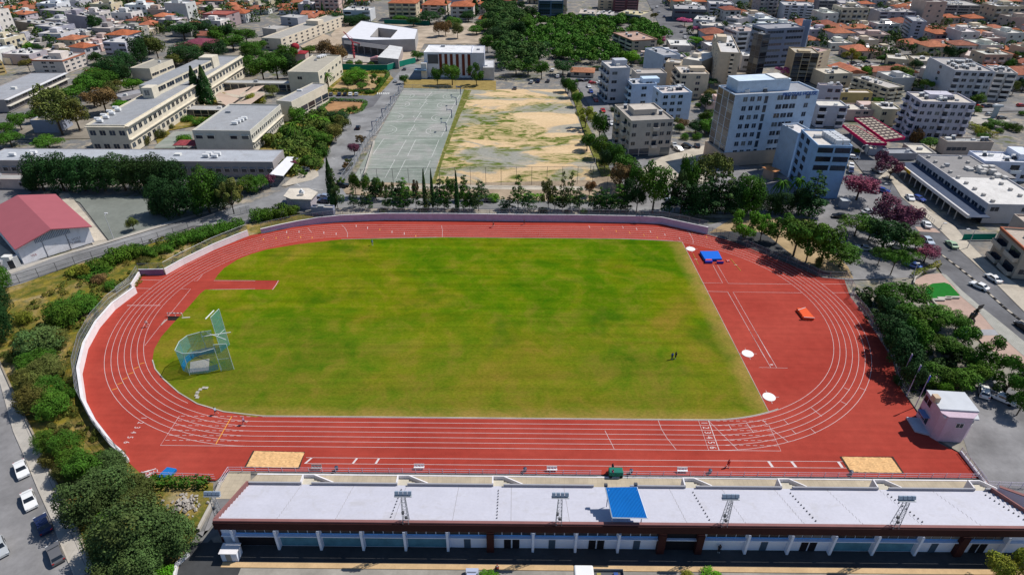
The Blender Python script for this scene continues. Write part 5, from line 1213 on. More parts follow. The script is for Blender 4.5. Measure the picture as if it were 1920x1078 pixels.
for x, y in ((100,172),(225,170),(257,155),(1545,182),(1568,168),(1610,185),(1633,168)): p = P(x, y, H3, 'E'); tankset(r_, p.x, p.y, H3, 1, panel=False)
low('E', (-100,345), (222,350), (215,312), 415, 'low annexe with painted wall at the left edge below the long roof', PNKW, (.36,.35,.34), 1, 'c.c', '', name='annexe', par=.2)
t, q_, h_ = bldg('B', (235,545), (465,550), (620,422), 695, 'two-storey cream block with a bare end wall by the car park', CREAM, 2, ['.', '.w..'], 'wwwwww', roof=(.40,.37,.31), par=.5, name='school_block')
for i in range(4): p = P(470+i*14, 440-i*4, h_, 'B'); tankset(t, p.x, p.y, h_, 1, panel=False)
t, q_, h_ = bldg('B', (40,290), (185,298), (505,118), 372, 'long cream three-storey block with sloping forecourt at the upper left', (.66,.58,.47), 3, 'w.', 'wwwwwwwwwwww', roof=(.38,.36,.33), par=.5, name='school_block', hut=(.35,.55,9,8,3.0))
low('B', (45,215), (150,225), (180,195), 275, 'small cream cube next to the upper left school block', (.5,.46,.42), (.42,.40,.38), 1, '', '', name='annexe', par=.3)
low('B', (180,130), (310,140), (320,115), 190, 'grey box building behind the upper left school block', GRYW, (.45,.44,.43), 2, 'w', '', name='annexe', par=.3)
# seating ramp
patch('forecourt_ramp', [P(*a, 0, 'B') for a in ((330,350),(510,260),(690,330),(560,400),(400,400))], .3, tiles_mat('ramp_paving', (.45,.36,.27), 1.2, .6, .06))
patch('construction_ground', [P(*a, 0, 'B') for a in ((640,500),(1190,450),(1260,330),(1700,330),(1860,330),(1840,230),(1700,170),(1300,190),(1150,186),(640,180),(560,260),(620,400))], -.015, asphalt('site_earth', (.44,.36,.28), .25, .35))
patch('sandy_track', [P(*a, 0, 'B') for a in ((1680,170),(1760,175),(1860,280),(1900,370),(1840,370),(1790,290))], .0, PAVE)
# church
t = thing('chapel', P(315,450,0,'B').to_tuple(), 'tiny chapel with a dark red dome among the school trees', 'chapel'); c = P(310,455,0,'B'); CRIM = (.30,.03,.04)
q = MB(); q.box(c.x-4,c.x+6,c.y-3,c.y+4,0,4.5); q.build('wall', WALL, t, color=PNKW); q = MB(); q.tube((c.x,c.y,4.4),(c.x,c.y,7.6),2.2,2.2,12); q.build('drum', WALL, t, color=PNKW)
q = MB(); q.sphere((c.x,c.y,7.6),(2.5,2.5,2.3),14,8); q.build('dome', TILES, t, color=CRIM); hip(t, [Vector((c.x-4,c.y-3,0)),Vector((c.x+6,c.y-3,0)),Vector((c.x+6,c.y+4,0)),Vector((c.x-4,c.y+4,0))], 4.5, 1.2, .3, CRIM)
# courtyard building under construction
CW_ = (.55,.55,.58); Hc = 7.0; t = thing('courtyard_building', P(930,260,0,'B').to_tuple(), 'white roofed courtyard building beside the construction site', 'building')
out = [P(*a, Hc, 'B') for a in ((640,287),(850,305),(1190,298),(1210,222),(790,160))]; hole = [P(*a, Hc, 'B') for a in ((855,280),(1010,287),(1060,230),(915,213))]
for p in out+hole: p.z = 0
tri = tessellate_polygon([[p for p in out],[p for p in hole]]); allp = out+hole; me = MB(); 
for f in tri: me.quad(*[(allp[i].x,allp[i].y,Hc) for i in f])
me.build('roof', mat('white_roof', (.66,.66,.70), .8, .08, .3), t)
q = MB(); 
for pl in (out, hole):
    for i in range(len(pl)): a, b_ = pl[i], pl[(i+1)%len(pl)]; q.quad((a.x,a.y,0),(b_.x,b_.y,0),(b_.x,b_.y,Hc+.3),(a.x,a.y,Hc+.3))
q.build('wall', WALL, t, color=(.40,.38,.38))
t = thing('unfinished_building', P(800,400,0,'B').to_tuple(), 'unfinished grey concrete building behind the green hoarding', 'building'); CG_ = (.20,.19,.20)
pl = [P(*a, 0, 'B') for a in ((650,470),(1060,480),(1090,400),(980,330),(660,310))]; q = MB(); q.prism([(p.x,p.y) for p in pl[:2]+[pl[2],pl[3],pl[4]]], 0, .5); q.build('floor_slab', CONC, t)
a, b_ = P(655,300,6,'B'), P(985,345,6,'B'); q = MB(); q.wall([a,b_], .5, 0, 6.0); q.build('concrete_wall', WALL, t, color=CG_)
q = MB(); a2, b2_ = P(660,330,5.5,'B'), P(960,372,5.5,'B'); q.quad((a.x,a.y,6),(a2.x,a2.y,5.5),(b2_.x,b2_.y,5.5),(b_.x,b_.y,6)); q.quad((a.x,a.y,5.8),(b_.x,b_.y,5.8),(b2_.x,b2_.y,5.3),(a2.x,a2.y,5.3)); q.build('deck', WALL, t, color=(.12,.12,.13))
for k in range(7): p = a2.lerp(b2_, k/6); MB().box(p.x-.25,p.x+.25,p.y-.25,p.y+.25,0,5.4).build('pillar', WALL, t, color=CG_)
pl = [P(*a, 5.0, 'B') for a in ((910,430),(1065,445),(1097,355),(1000,340))]; q = MB(); q.prism([(p.x,p.y) for p in pl], 0, 5.0, cap=False); q.build('lower_wall', WALL, t, color=(.38,.33,.32)); q = MB(); q.quad(*[(p.x,p.y,5.02) for p in pl]); q.build('white_roof', ROOF, t, color=(.62,.62,.62))
t = thing('tower_crane', P(737,445,0,'B').to_tuple(), 'red lattice crane standing on the construction site', 'crane'); c = P(737,445,0,'B'); hc = top_height(c, 315/3.99); RC = (.45,.06,.08)
q = MB(); q.tube(c, c+Vector((0,0,hc)), .5, n=4); 
for k in range(6): q.box(c.x-.75,c.x+.75,c.y-.75,c.y+.75,hc*k/6,hc*k/6+.2)
q.build('mast', METAL, t, color=RC); e = P(655,240,hc+5,'B'); q = MB(); q.tube(c+Vector((0,0,hc)), e, .35, n=4); q.tube(c+Vector((0,0,hc)), c+Vector((5,-3,hc-.5)), .35, n=4); q.tube(c+Vector((0,0,hc+2.2)), e, .1, n=3); q.tube(c+Vector((0,0,hc)), c+Vector((0,0,hc+2.2)), .2, n=4); q.build('jib', METAL, t, color=RC); q = MB(); q.box(c.x+3.6,c.x+5.2,c.y-3.2,c.y-1.8,hc-2,hc-.5); q.build('counterweight', WALL, t, color=CG_)
c = P(905,475,0,'B'); t = thing('mixer_truck', c.to_tuple(), 'concrete mixer truck with a pale pink drum behind the hoarding', 'truck'); q = MB(); q.tube(c+Vector((-3.6,0,2.2)), c+Vector((.5,0,2.9)), .8, 1.4, 12); q.tube(c+Vector((.5,0,2.9)), c+Vector((3,0,2.6)), 1.4, .8, 12); q.build('drum', METAL, t, color=(.60,.30,.32)); q = MB(); q.box(c.x-4,c.x+4,c.y-1.2,c.y+1.2,.7,1.2); q.build('chassis', DARKSTEEL, t); q = MB(); q.box(c.x+4,c.x+5.9,c.y-1.2,c.y+1.2,.7,3.0); q.build('cab', METAL, t, color=(.65,.65,.65)); 
for x in (-3,-1.7,4.6):
    for s_ in (-1,1): MB().tube(c+Vector((x,s_*1.0-.15,.5)), c+Vector((x,s_*1.0+.15,.5)), .5, n=12).build('wheel', RUBBER, t)
def hoarding(pts, h, label, col=(.01,.22,.15)):
    t = thing('hoarding', pts[0].to_tuple(), label, 'hoarding'); q = MB(); q.wall(pts, .12, 0, h); q.build('panel', CLOTH, t, color=col)
    q = MB(); 
    for a, b_ in zip(pts, pts[1:]): q.tube(a+Vector((0,0,h+.05)), b_+Vector((0,0,h+.05)), .08, n=4)
    q.build('top_rail', METAL, t, color=(.3,.35,.33)); return t
hoarding([P(*a, 0, 'B') for a in ((632,520),(820,530),(985,528),(1100,495),(1195,472))], 3.0, 'green site hoarding along the road below the unfinished building')
hoarding([P(*a, 0, 'B') for a in ((960,180),(1150,186),(1300,192))], 3.0, 'dark green hoarding behind the courtyard building', (.01,.13,.10)); hoarding([P(*a, 0, 'B') for a in ((1750,190),(1860,280),(1900,350))], 2.5, 'green hoarding beside the sandy track at the park edge')
# theatre with brown stripes
t, q_, h_ = bldg('B', (1255,395), (1612,400), (1612,345), 580, 'white hall with five brown vertical stripes and white roof beyond the courts', (.78,.80,.88), 1, '', '', side='r', roof=(.72,.72,.74), par=.2, name='striped_hall')
a, b_ = q_[0], q_[1]; d = (b_-a)
for f in (.345,.46,.575,.70,.825,.945): p = a+d*f; q = MB(); M = Matrix.Translation((p.x,p.y,0)) @ Matrix.Rotation(math.atan2(d.y,d.x),4,'Z'); q.box(-.75,.75,-.12,0,1.2 if f > .6 else 2.5,h_-.6,M); q.build('brown_stripe', WALL, t, color=(.17,.04,.025))
M = Matrix.Translation((a+d*.18).to_tuple()) @ Matrix.Rotation(math.atan2(d.y,d.x),4,'Z'); q = MB(); q.box(-2.6,2.9,-.15,0,h_-5.6,h_-.9,M); q.build('grey_screen', WALL, t, color=(.12,.12,.13)); q = MB(); q.box(-6,-3,-3.2,0,0,h_*.62,M); q.build('entrance_tower', WALL, t, color=WHT)
q = MB(); q.box(-9.5,-3,-5,-.2,4.3,4.8,M); q.build('entrance_canopy', WALL, t, color=(.12,.2,.3))
low('B', (1612,402), (1710,402), (1710,348), 590, 'grey right-hand wing of the striped hall', (.55,.57,.66), (.6,.6,.62), 2, '', '', name='hall_wing', par=.3, side='r'); low('B', (1700,512), (1782,512), (1782,455), 600, 'low pale annexe at the right end of the striped hall', (.55,.54,.56), (.5,.5,.52), 1, '', '', name='annexe', par=.3, side='r')
# red gabled gymnasium at the left edge
t = thing('gymnasium', P(90,440).to_tuple(), 'white gymnasium with a large dusty red gabled roof', 'gymnasium')
HE = 5.2; nl, nr, fr = P(120,850,HE,'E'), P(658,690,HE,'E'), P(462,440,HE,'E')
for p in (nl,nr,fr): p.z = 0
u = (nr-nl).normalized(); v = Vector((-u.y,u.x,0)); D = (fr-nr).dot(v); Wd = (nr-nl).length
ridge_h = 0
lo, hi = 0, 8
mid = nl+u*Wd/2
for _ in range(25):
    m_ = (lo+hi)/2
    if proj((mid.x,mid.y,HE+m_))[1] > 250+706/3.9917: lo = m_
    else: hi = m_
ridge_h = max(1.5, lo); fl = nl+v*D; frr = nr+v*D; RR = mid+v*D
RED = mat('red_roof_sheet', (.34,.10,.12), .7, .06, .3)
q = MB(); Z_ = lambda p, z: (p.x,p.y,z); o = v*1.2; n1, n2, n3, n4 = nl-o-u*.6, nr-o+u*.6, nr+v*D+u*.6, nl+v*D-u*.6; m1, m2 = mid-o, RR
q.quad(Z_(n1,HE-.1),Z_(m1,HE+ridge_h),Z_(m2,HE+ridge_h),Z_(n4,HE-.1)); q.quad(Z_(m1,HE+ridge_h),Z_(n2,HE-.1),Z_(n3,HE-.1),Z_(m2,HE+ridge_h))
q.quad(Z_(n1,HE-.35),Z_(n4,HE-.35),Z_(m2,HE+ridge_h-.25),Z_(m1,HE+ridge_h-.25)); q.quad(Z_(m1,HE+ridge_h-.25),Z_(m2,HE+ridge_h-.25),Z_(n3,HE-.35),Z_(n2,HE-.35)); q.quad(Z_(n1,HE-.35),Z_(m1,HE+ridge_h-.25),Z_(m1,HE+ridge_h),Z_(n1,HE-.1)); q.quad(Z_(m1,HE+ridge_h-.25),Z_(n2,HE-.35),Z_(n2,HE-.1),Z_(m1,HE+ridge_h)); q.quad(Z_(n2,HE-.35),Z_(n3,HE-.35),Z_(n3,HE-.1),Z_(n2,HE-.1))
q.build('gabled_roof', RED, t)
q = MB(); q.quad(Z_(nl,0),Z_(nr,0),Z_(nr,HE-.3),Z_(mid,HE+ridge_h-.3),Z_(nl,HE-.3)); q.quad(Z_(nr,0),Z_(frr,0),Z_(frr,HE-.3),Z_(nr,HE-.3)); q.quad(Z_(fl,0),Z_(nl,0),Z_(nl,HE-.3),Z_(fl,HE-.3)); q.quad(Z_(frr,0),Z_(fl,0),Z_(fl,HE-.3),Z_(RR,HE+ridge_h-.3),Z_(frr,HE-.3)); q.build('wall', mat('gym_wall', (.80,.79,.83), .85, .1, .4, dirt=((.3,.28,.26),.4,.3)), t)
q = MB(); 
for i in range(22): f = .25+.5*i/22; p = nl+u*Wd*f-v*.05; z1_ = HE+ridge_h*(1-abs(f-.5)*2)-.5; q.box(p.x-.12,p.x+.12,p.y-.06,p.y,HE-.6,z1_)
q.build('gable_louvre', METAL, t, color=(.25,.30,.38))
for f in (.33,.66): p = nl+u*Wd*f-v*.04; q = MB(); q.box(p.x-.06,p.x+.06,p.y-.05,p.y,0,HE-.5); q.build('wall_joint', DARKSTEEL, t)
pA = nl+u*Wd*.74-v*.04; GR = mat('graffiti', (.30,.27,.28), .9)
M = Matrix.Translation((pA.x,pA.y,2.0)) @ Matrix.Rotation(math.atan2(u.y,u.x),4,'Z') @ Matrix.Rotation(pi/2,4,'X'); text_mesh('Z. VOU\nCUBIB', 1.0, 'graffiti', M, GR, t)
M = Matrix.Translation(((nl+u*2.8-v*.04).x,(nl+u*2.8-v*.04).y,1.6)) @ Matrix.Rotation(math.atan2(u.y,u.x),4,'Z') @ Matrix.Rotation(pi/2,4,'X'); text_mesh('VIA', .9, 'graffiti', M, mat('graffiti_red', (.4,.12,.12), .9), t)
low('E', (0,960), (130,925), (150,905), 1030, 'small white lean-to with a grille at the lower corner of the gymnasium', WHT, (.6,.6,.6), 1, 'd', '', name='annexe', par=.2)
patch('gym_side_strip', [P(0,458),P(15,470),P(30,482),P(0,492),P(-20,492),P(-20,450)], .0, PAVE)
# white canopy and hexagonal guard house
t = thing('shade_canopy', P(200,300,0,'F').to_tuple(), 'white sloping canopy roof beside the long school hall', 'canopy'); pl = [P(*a) for a in ((505,327,4.2),(531,330,3.4),(560,295,3.4),(538,294,4.2))]; q = MB(); q.quad(*pl); q.quad(*[p-Vector((0,0,.15)) for p in pl[::-1]])
for i in range(4): q.quad(pl[i]-Vector((0,0,.15)), pl[(i+1)%4]-Vector((0,0,.15)), pl[(i+1)%4], pl[i])
q.build('roof_sheet', mat('white_roof', None), t)
for i in range(4): p = pl[i]*.92+sum(pl, Vector())/4*.08; MB().tube((p.x,p.y,0),(p.x,p.y,p.z-.1), .09, n=5).build('post', METAL, t, color=(.4,.4,.4))
t = thing('kiosk', P(330,570,0,'F').to_tuple(), 'six-sided cream kiosk with a white tank on its flat roof', 'kiosk'); HK = 3.6; pl = [P(*a, HK, 'F') for a in ((205,470),(262,492),(412,496),(462,440),(392,410),(250,412))]
for p in pl: p.z = 0
g = sum(pl, Vector())/6; q = MB(); q.prism([(p.x,p.y) for p in pl], HK-.25, HK, bottom=True); q.build('roof', ROOF, t, color=(.62,.56,.48)); q = MB(); q.prism([((p.x*.88+g.x*.12),(p.y*.88+g.y*.12)) for p in pl], 0, HK-.26); q.build('wall', WALL, t, color=(.42,.38,.42)); q = MB(); p = P(342,440,HK+1,'F'); q.tube((p.x-.7,p.y,HK+.9),(p.x+.7,p.y,HK+.9),.6,n=12); q.sphere((p.x,p.y,HK+1.7),(.45,.45,.35)); q.build('water_tank', METAL, t, color=(.78,.78,.78))
low('F', (410,560), (575,565), (560,545), 610, 'low grey wall building between the kiosk and the cypress', (.25,.27,.36), (.5,.46,.40), 1, '', '', name='annexe', par=.3) 
# sun sails
for k, pts in enumerate((((1610,720),(1700,800),(1790,740),(1640,690)),((1650,690),(1790,715),(1880,650)),((1720,790),(1850,800),(1916,700),(1990,700)),((1800,720),(1916,690),(1980,640),(1900,650)))):
    t = thing('sun_sail', P(*pts[0], 0, 'A').to_tuple(), ('beige sun sail nearest the twin cypresses','narrow beige sun sail along the far walkway','large beige sun sail at the near side of the court','beige sun sail between the others at the right')[k], 'sun sail', 'sun sails over the school court'); pl = [P(*a, 3.5+.8*((i+k)%2), 'A') for i, a in enumerate(pts)]
    q = MB(); q.quad(*pl); q.build('cloth', mat('sail_cloth', (.50,.38,.30), .8, .06), t); 
    for p in pl[:3]: MB().tube((p.x,p.y,0), p, .08, n=4).build('post', METAL, t, color=(.4,.4,.4))
t, q_, h_ = bldg('A', (1310,345), (1560,352), (1585,300), 385, 'maroon hipped roof hall above the eucalyptus trees at the upper left', (.52,.50,.52), 1, 'ww', 'sss', hipc=(.20,.05,.08), rise=3, name='hall')
t = thing('maroon_shelter', P(1380,1080,0,'A').to_tuple(), 'small maroon pitched shelter beside the white school wing', 'shelter'); pl = [P(*a, 2.8, 'A') for a in ((1330,1100),(1445,1080),(1445,1040),(1380,1055))]
for p in pl: p.z = 0
c = sum(pl, Vector())/4; hip(t, [c+Vector((-4,-3,0)),c+Vector((4,-3,0)),c+Vector((4,3,0)),c+Vector((-4,3,0))], 2.8, 1.0, .2, (.30,.06,.07)); 
for sx in (-3.6,3.6):
    for sy in (-2.6,2.6): MB().tube((c.x+sx,c.y+sy,0),(c.x+sx,c.y+sy,2.75), .1, n=5).build('post', METAL, t, color=(.3,.2,.2))
# fences of this zone
fence([P(0,542),P(60,524),P(160,492),P(275,459),P(362,431),P(430,408)], 2.6, 'tall wire fence on dark posts along the lane below the gymnasium', 0, 4.2, DARKSTEEL, netmat('thin_net', (.16,.17,.19), .18), .07, (1,.5))
fence([P(430,408),P(470,398)], 2.4, 'lattice gate above the shrubs near the far left gate', 0, 1.8, rails=(1,.5,.1), name='lattice_gate', cat='gate')
fence([P(640,352),P(662,322),P(700,258),P(757,168)], 4.0, 'high wire fence along the road side of the ball court', 0, 4.5, STEEL, netmat('court_net', (.35,.36,.38), .16), .07, (1,.5))
fence([P(757,168),P(872,172)], 2.5, 'wire fence across the far end of the ball court', 0, 4.5, STEEL, netmat('court_net', None) if False else MATS['court_net'], .06, (1,))
fence([P(680,352),P(812,348),P(1115,346),P(1160,350)], 6.5, 'very tall wire fence on thin posts below the courts and the dirt field', 0, 5.2, DARKSTEEL, netmat('tall_net', (.25,.24,.23), .10), .07, (1,))
q = MB(); q.wall([P(683,332),P(702,268)], .5, 0, .9); tag(q.build('low_wall', CONC), 'cream low wall along the road edge of the ball court', 'wall')
fence([P(600,402),P(720,401.5),P(960,402.5),P(1100,405),P(1230,409)], 1.2, 'low dark fence between the road and the far lilac wall', 0, 3.5, DARKSTEEL, MATS['tall_net'], .05, (1,.5))
fence([P(1060,172),P(1085,190),P(1108,230)], 1.6, 'pale fence along the right border of the dirt field', 0, 4, STEEL, MATS['court_net'], .05)
# basketball hoops
def hoop(x, y, side, label, tt='B', h=3.6):
    b = P(x, y, 0, tt); t = thing('basketball_hoop', b.to_tuple(), label, 'basketball hoop', 'basketball hoops round the courts'); q = MB(); q.tube(b, b+Vector((0,0,h)), .18); q.tube(b+Vector((0,0,h)), b+Vector((side*2.0,0,h+.2)), .14); q.build('post', METAL, t, color=(.02,.05,.16)); q = MB(); c = b+Vector((side*2.0,0,h)); q.box(c.x-.05,c.x+.05,c.y-.95,c.y+.95,h-.3,h+.85); q.build('backboard', METAL, t, color=(.12,.16,.22)); q = MB(); q.ribbon([(c.x+side*.35+.3*cos(a*pi/5), c.y+.3*sin(a*pi/5)) for a in range(10)], .06, h-.1, True); q.build('rim', METAL, t, color=(.5,.1,.02))
for i, (x, y) in enumerate(((1532,710),(1500,790),(1465,885),(1425,985))): hoop(x, y, -1, f'basketball hoop on the dirt field side of the court, {ORD[i]} from the far end')
for i, (x, y) in enumerate(((1070,708),(1010,782),(945,878),(872,975))): hoop(x, y, 1, f'basketball hoop on the road side of the court, {ORD[i]} from the far end')
for x, y, lab in ((587,285,'thin football goal post at the right corner of the dirt field'),(622,232,'white goal post by the edge of the dirt field, the farther one')): b = P(x, y, 0, 'G'); t = thing('goal_post', b.to_tuple(), lab, 'post'); q = MB(); q.tube(b, b+Vector((0,0,2.6)), .08); q.build('upright', METAL, t, color=(.6,.6,.6) if x > 600 else (.15,.15,.2)); MB().tube(b, b+Vector((0,0,.3)), .15).build('foot', CONC, t)
def lamp(x, y, ty, label, t='', arm=(0,0), col=(.5,.5,.52)):
    X, Y = px(t, x, y); b = P(X, Y); h = top_height(b, px(t, 0, ty)[1]); r_ = thing('street_lamp', b.to_tuple(), label, 'street lamp'); MB().tube(b, b+Vector((0,0,h)), .12, .07).build('pole', METAL, r_, color=col)
    e = b+Vector((arm[0],arm[1],h+.3)); q = MB(); q.tube(b+Vector((0,0,h)), e, .06, n=5); q.build('arm', METAL, r_, color=col); q = MB(); q.box(e.x-.45,e.x+.45,e.y-.2,e.y+.2,e.z-.12,e.z+.1); q.build('lamp_head', METAL, r_, color=(.6,.6,.62)); return r_
lamp(850,790,615,'tall pale lamp pole between the gymnasium and the yard','E',(0,.8))
# ================================================================== RIGHT SIDE: avenue, plaza, big buildings
AVL = [('C',1000,-20),('C',1075,80),('C',1140,180),('C',1230,280)]
patch('avenue', [P(1880,810),P(1700,640),P(1758,500),P(1712,440),P(1660,350),P(1600,330)]*0+[P(*a) for a in ((1990,760),(1915,700),(1860,640),(1815,585),(1758,500),(1715,440),(1690,405),(1650,360),(1635,345),(1665,330),(1690,370),(1720,395),(1760,430),(1800,470),(1850,515),(1920,585),(2000,660))], -.005, ASPH)
patch('avenue_far', [P(1665,330),P(1635,345),P(1600,300),P(1585,260),P(1600,240),P(1625,255),P(1660,300)], -.008, ASPH)
patch('park_street', [P(1205,-15),P(1235,45),P(1268,90),P(1300,110),P(1305,70),P(1270,40),P(1235,-15)], -.02, ASPH)
patch('park_street_lower', [P(1075,150),P(1100,150),P(1135,180),P(1160,250),P(1175,290),P(1215,300),P(1200,330),P(1170,330),P(1130,240),P(1100,190)], -.008, ASPHL)
patch('parking_street', [P(1160,330),P(1220,300),P(1330,300),P(1480,330),P(1600,330),P(1650,360),P(1690,405),P(1715,440),P(1758,500),P(1720,520),P(1590,525),P(1540,520),P(1440,478),P(1380,455),P(1326,439),P(1290,430),P(1390,408),P(1400,388),P(1180,388)], -.02, ASPHL)
patch('lower_right_yard', [P(1592,556),P(1625,545),P(1700,500),P(1760,600),P(1830,640),P(1925,700),P(2000,760),P(2000,1000),P(1925,960),P(1850,915),P(1800,848),P(1760,825),P(1700,742),P(1674,674),P(1650,636),P(1620,590)], -.04, asphalt('yard_gravel', (.27,.25,.21), .4, .35))
patch('lower_right_car_park', [P(*a, 0, 'J') for a in ((1480,960),(1640,820),(1800,900),(1990,1010))]+[P(1960,800),P(1960,960),P(1860,915),P(1815,850),P(1800,800)], .0, ASPHL)
patch('bare_verge', [P(1380,405),P(1520,410),P(1530,440),P(1560,470),P(1590,500),P(1600,522),P(1540,518),P(1440,474),P(1380,452),P(1330,436)], .0, asphalt('dry_earth', (.38,.28,.16), .4, .3))
patch('track_side_road', [P(1330,437),P(1395,432),P(1430,436),P(1450,450),P(1500,490),P(1560,515),P(1540,520),P(1440,478),P(1380,455)], .012, ASPHD)
patch('building_lot', [P(1180,330),P(1240,295),P(1330,270),P(1340,300),P(1330,345),P(1250,350)], -.004, PAVE)
# avenue pavements and median
patch('avenue_pavement', [P(1640,340),P(1665,330),P(1690,370),P(1720,395),P(1760,430),P(1800,470),P(1850,515),P(1920,585),P(2000,660),P(2000,620),P(1925,548),P(1880,515),P(1850,490),P(1815,455),P(1790,425),P(1740,395),P(1700,350),P(1670,315)], .10, PAVE)
patch('pink_crossing', [P(*a, 0, 'H') for a in ((1100,700),(1130,735),(1290,745),(1250,712))], .004, PINK)
q = MB(); md = [P(*a, 0, 'H') for a in ((1112,742),(1165,800),(1230,860),(1330,935),(1430,1010),(1520,1080))]+[P(*a, 0, 'J') for a in ((1560,120),(1640,190),(1760,300),(1860,380),(1960,455))]
q.wall(md, .5, 0, .16); struct('median_kerb', q, PAVE)
q = MB(); L = 0
for a, b_ in zip(md, md[1:]):
    n = max(1, int((b_-a).length/1.2)); 
    for i in range(0, n, 2): q.wall([a.lerp(b_, i/n), a.lerp(b_, (i+.9)/n)], .53, .0, .175)
struct('median_black_marks', q, RUBBER)
q = MB()
for s_ in range(2):
    pts = [P(*a, 0, 'J') for a in (((1320,60),(1420,170),(1560,290),(1700,400),(1900,540)),((1500,-20),(1640,100),(1760,200),(1916,310)))[s_]]
    for a, b_ in zip(pts, pts[1:]):
        n = max(2, int((b_-a).length/3)); 
        for i in range(n): q.ribbon([a.lerp(b_, i/n), a.lerp(b_, (i+.4)/n)], .13, .01)
pts = [P(*a, 0, 'J') for a in ((1290,0),(1300,50),(1400,160),(1560,300),(1700,410),(1760,470))]
struct('avenue_lane_marks', q, LINEC)
# plaza
patch('plaza', [P(*a, 0, 'J') for a in ((1085,110),(1180,60),(1290,50),(1400,160),(1440,220),(1560,320),(1700,430),(1916,640),(1990,720),(1960,800),(1760,690),(1600,570),(1490,440),(1340,340),(1180,310),(1160,200))], .03, PINK)
patch('plaza_edge', [P(*a, 0, 'J') for a in ((1290,50),(1330,60),(1450,180),(1580,290),(1720,400),(1990,620),(1990,740),(1700,480),(1560,320),(1440,220),(1400,160))], .06, tiles_mat('cobble', (.40,.39,.35), .5, .7, .06))
patch('plaza_band', [P(*a, 0, 'J') for a in ((1480,470),(1700,472),(1730,515),(1500,515))], .045, asphalt('grey_band', (.33,.33,.35), .5, .1))
patch('plaza_lawn', [P(*a, 0, 'J') for a in ((1170,190),(1185,150),(1230,128),(1320,120),(1360,135),(1435,215),(1410,235),(1290,240),(1200,255),(1175,230))], .06, mat('lawn', (.012,.16,.018), .95, .15, 1, fine=.2))
t = thing('triangle_planter', P(1230,285,0,'J').to_tuple(), 'triangular stone planter beside the oval plaza lawn', 'planter'); q = MB(); q.wall([P(*a, 0, 'J') for a in ((1185,265),(1225,255),(1290,325),(1205,305))], .45, .02, .45, True); q.build('rim', CONC, t); q = MB(); q.quad(*[P(x, y, .35, 'J') for x, y in ((1200,303),(1275,315),(1225,270),(1195,270))]); q.build('grass', MATS['lawn'], t)
for k, (x, y) in enumerate(((1268,255),(1318,243),(1378,237))): 
    c = P(x, y, 0, 'J'); t = thing('stone_bench', c.to_tuple(), ('curved stone bench closest to the triangular planter','middle stone bench below the plaza lawn','stone bench nearest the avenue below the lawn')[k], 'bench', 'stone benches below the plaza lawn'); MB().box(c.x-1.6,c.x+1.6,c.y-.3,c.y+.3,.06,.4).build('base', CONC, t); MB().box(c.x-1.7,c.x+1.7,c.y-.36,c.y+.36,.4,.5).build('seat', CONC, t)
c = P(1475,455,0,'J'); t = thing('statue', c.to_tuple(), 'dark bronze statue of running figures with a flag on the plaza', 'statue'); BRZ = mat('bronze', (.07,.055,.045), .45, .3, 3, .5)
q = MB(); q.box(c.x-.9,c.x+.9,c.y-.9,c.y+.9,.05,.7); q.build('plinth', CONC, t); q = MB()
z = .7
for dx, lean in ((-.25,.5),(.45,.9)):
    hip_ = c+Vector((dx+.3,0,z+2.0)); q.tube(hip_, hip_+Vector((-.7,.1,-1.1)), .28, .18); q.tube(hip_+Vector((-.7,.1,-1.1)), c+Vector((dx-.1,.1,z)), .18, .12); q.tube(hip_, hip_+Vector((.7,-.1,-.8)), .28, .18); q.tube(hip_+Vector((.7,-.1,-.8)), hip_+Vector((.5,-.1,-1.9)), .18, .12)
    sh = hip_+Vector((lean*.4,0,1.35)); q.tube(hip_, sh, .3, .38); q.sphere(sh+Vector((.12,0,.5)), (.22,.22,.28)); q.tube(sh, sh+Vector((.8,.2,.7)), .14, .1); q.tube(sh, sh+Vector((-.7,-.2,-.5)), .14, .09)
q.build('figures', BRZ, t, smooth=True); q = MB(); p = c+Vector((.9,0,3.2)); e = p+Vector((1.0,0,3.2)); q.tube(p+Vector((-.9,0,-1.2)), e, .06); q.build('flag_pole', BRZ, t)
q = MB(); n = 6
for i in range(n):
    f0, f1 = i/n, (i+1)/n; A = lambda f, g: p.lerp(e, .25+.75*f)+Vector((-1.4*g*(.4+.6*f), .25*sin(f*7+g*5), -.25*g)); q.quad(A(f0,0),A(f0,1),A(f1,1),A(f1,0))
q.build('flag', BRZ, t)
t = thing('information_board', P(1478,520,0,'J').to_tuple(), 'small tilted blue and white board beside the trees at the plaza', 'board'); c = P(1478,525,0,'J'); q = MB(); M = Matrix.Translation(c+Vector((0,0,1.3))) @ Matrix.Rotation(R(-35),4,'X'); q.box(-1.3,1.3,-.05,.05,-.7,.7,M); q.build('panel', METAL, t, color=(.12,.2,.5)); q = MB(); q.box(-1.1,-.2,-.07,-.051,-.5,.5,M); q.box(.2,1.1,-.07,-.051,-.5,.5,M); q.build('white_field', METAL, t, color=(.6,.62,.7)); MB().tube(c, c+Vector((0,0,1.0)), .08).build('post', METAL, t, color=(.3,.3,.3))
q = MB(); q.wall([P(*a, 0, 'J') for a in ((1085,140),(1095,100),(1150,55),(1250,32))], .35, 0, .9); tag(q.build('low_wall', CONC), 'curved cream low wall beside the hedge at the plaza corner', 'wall')

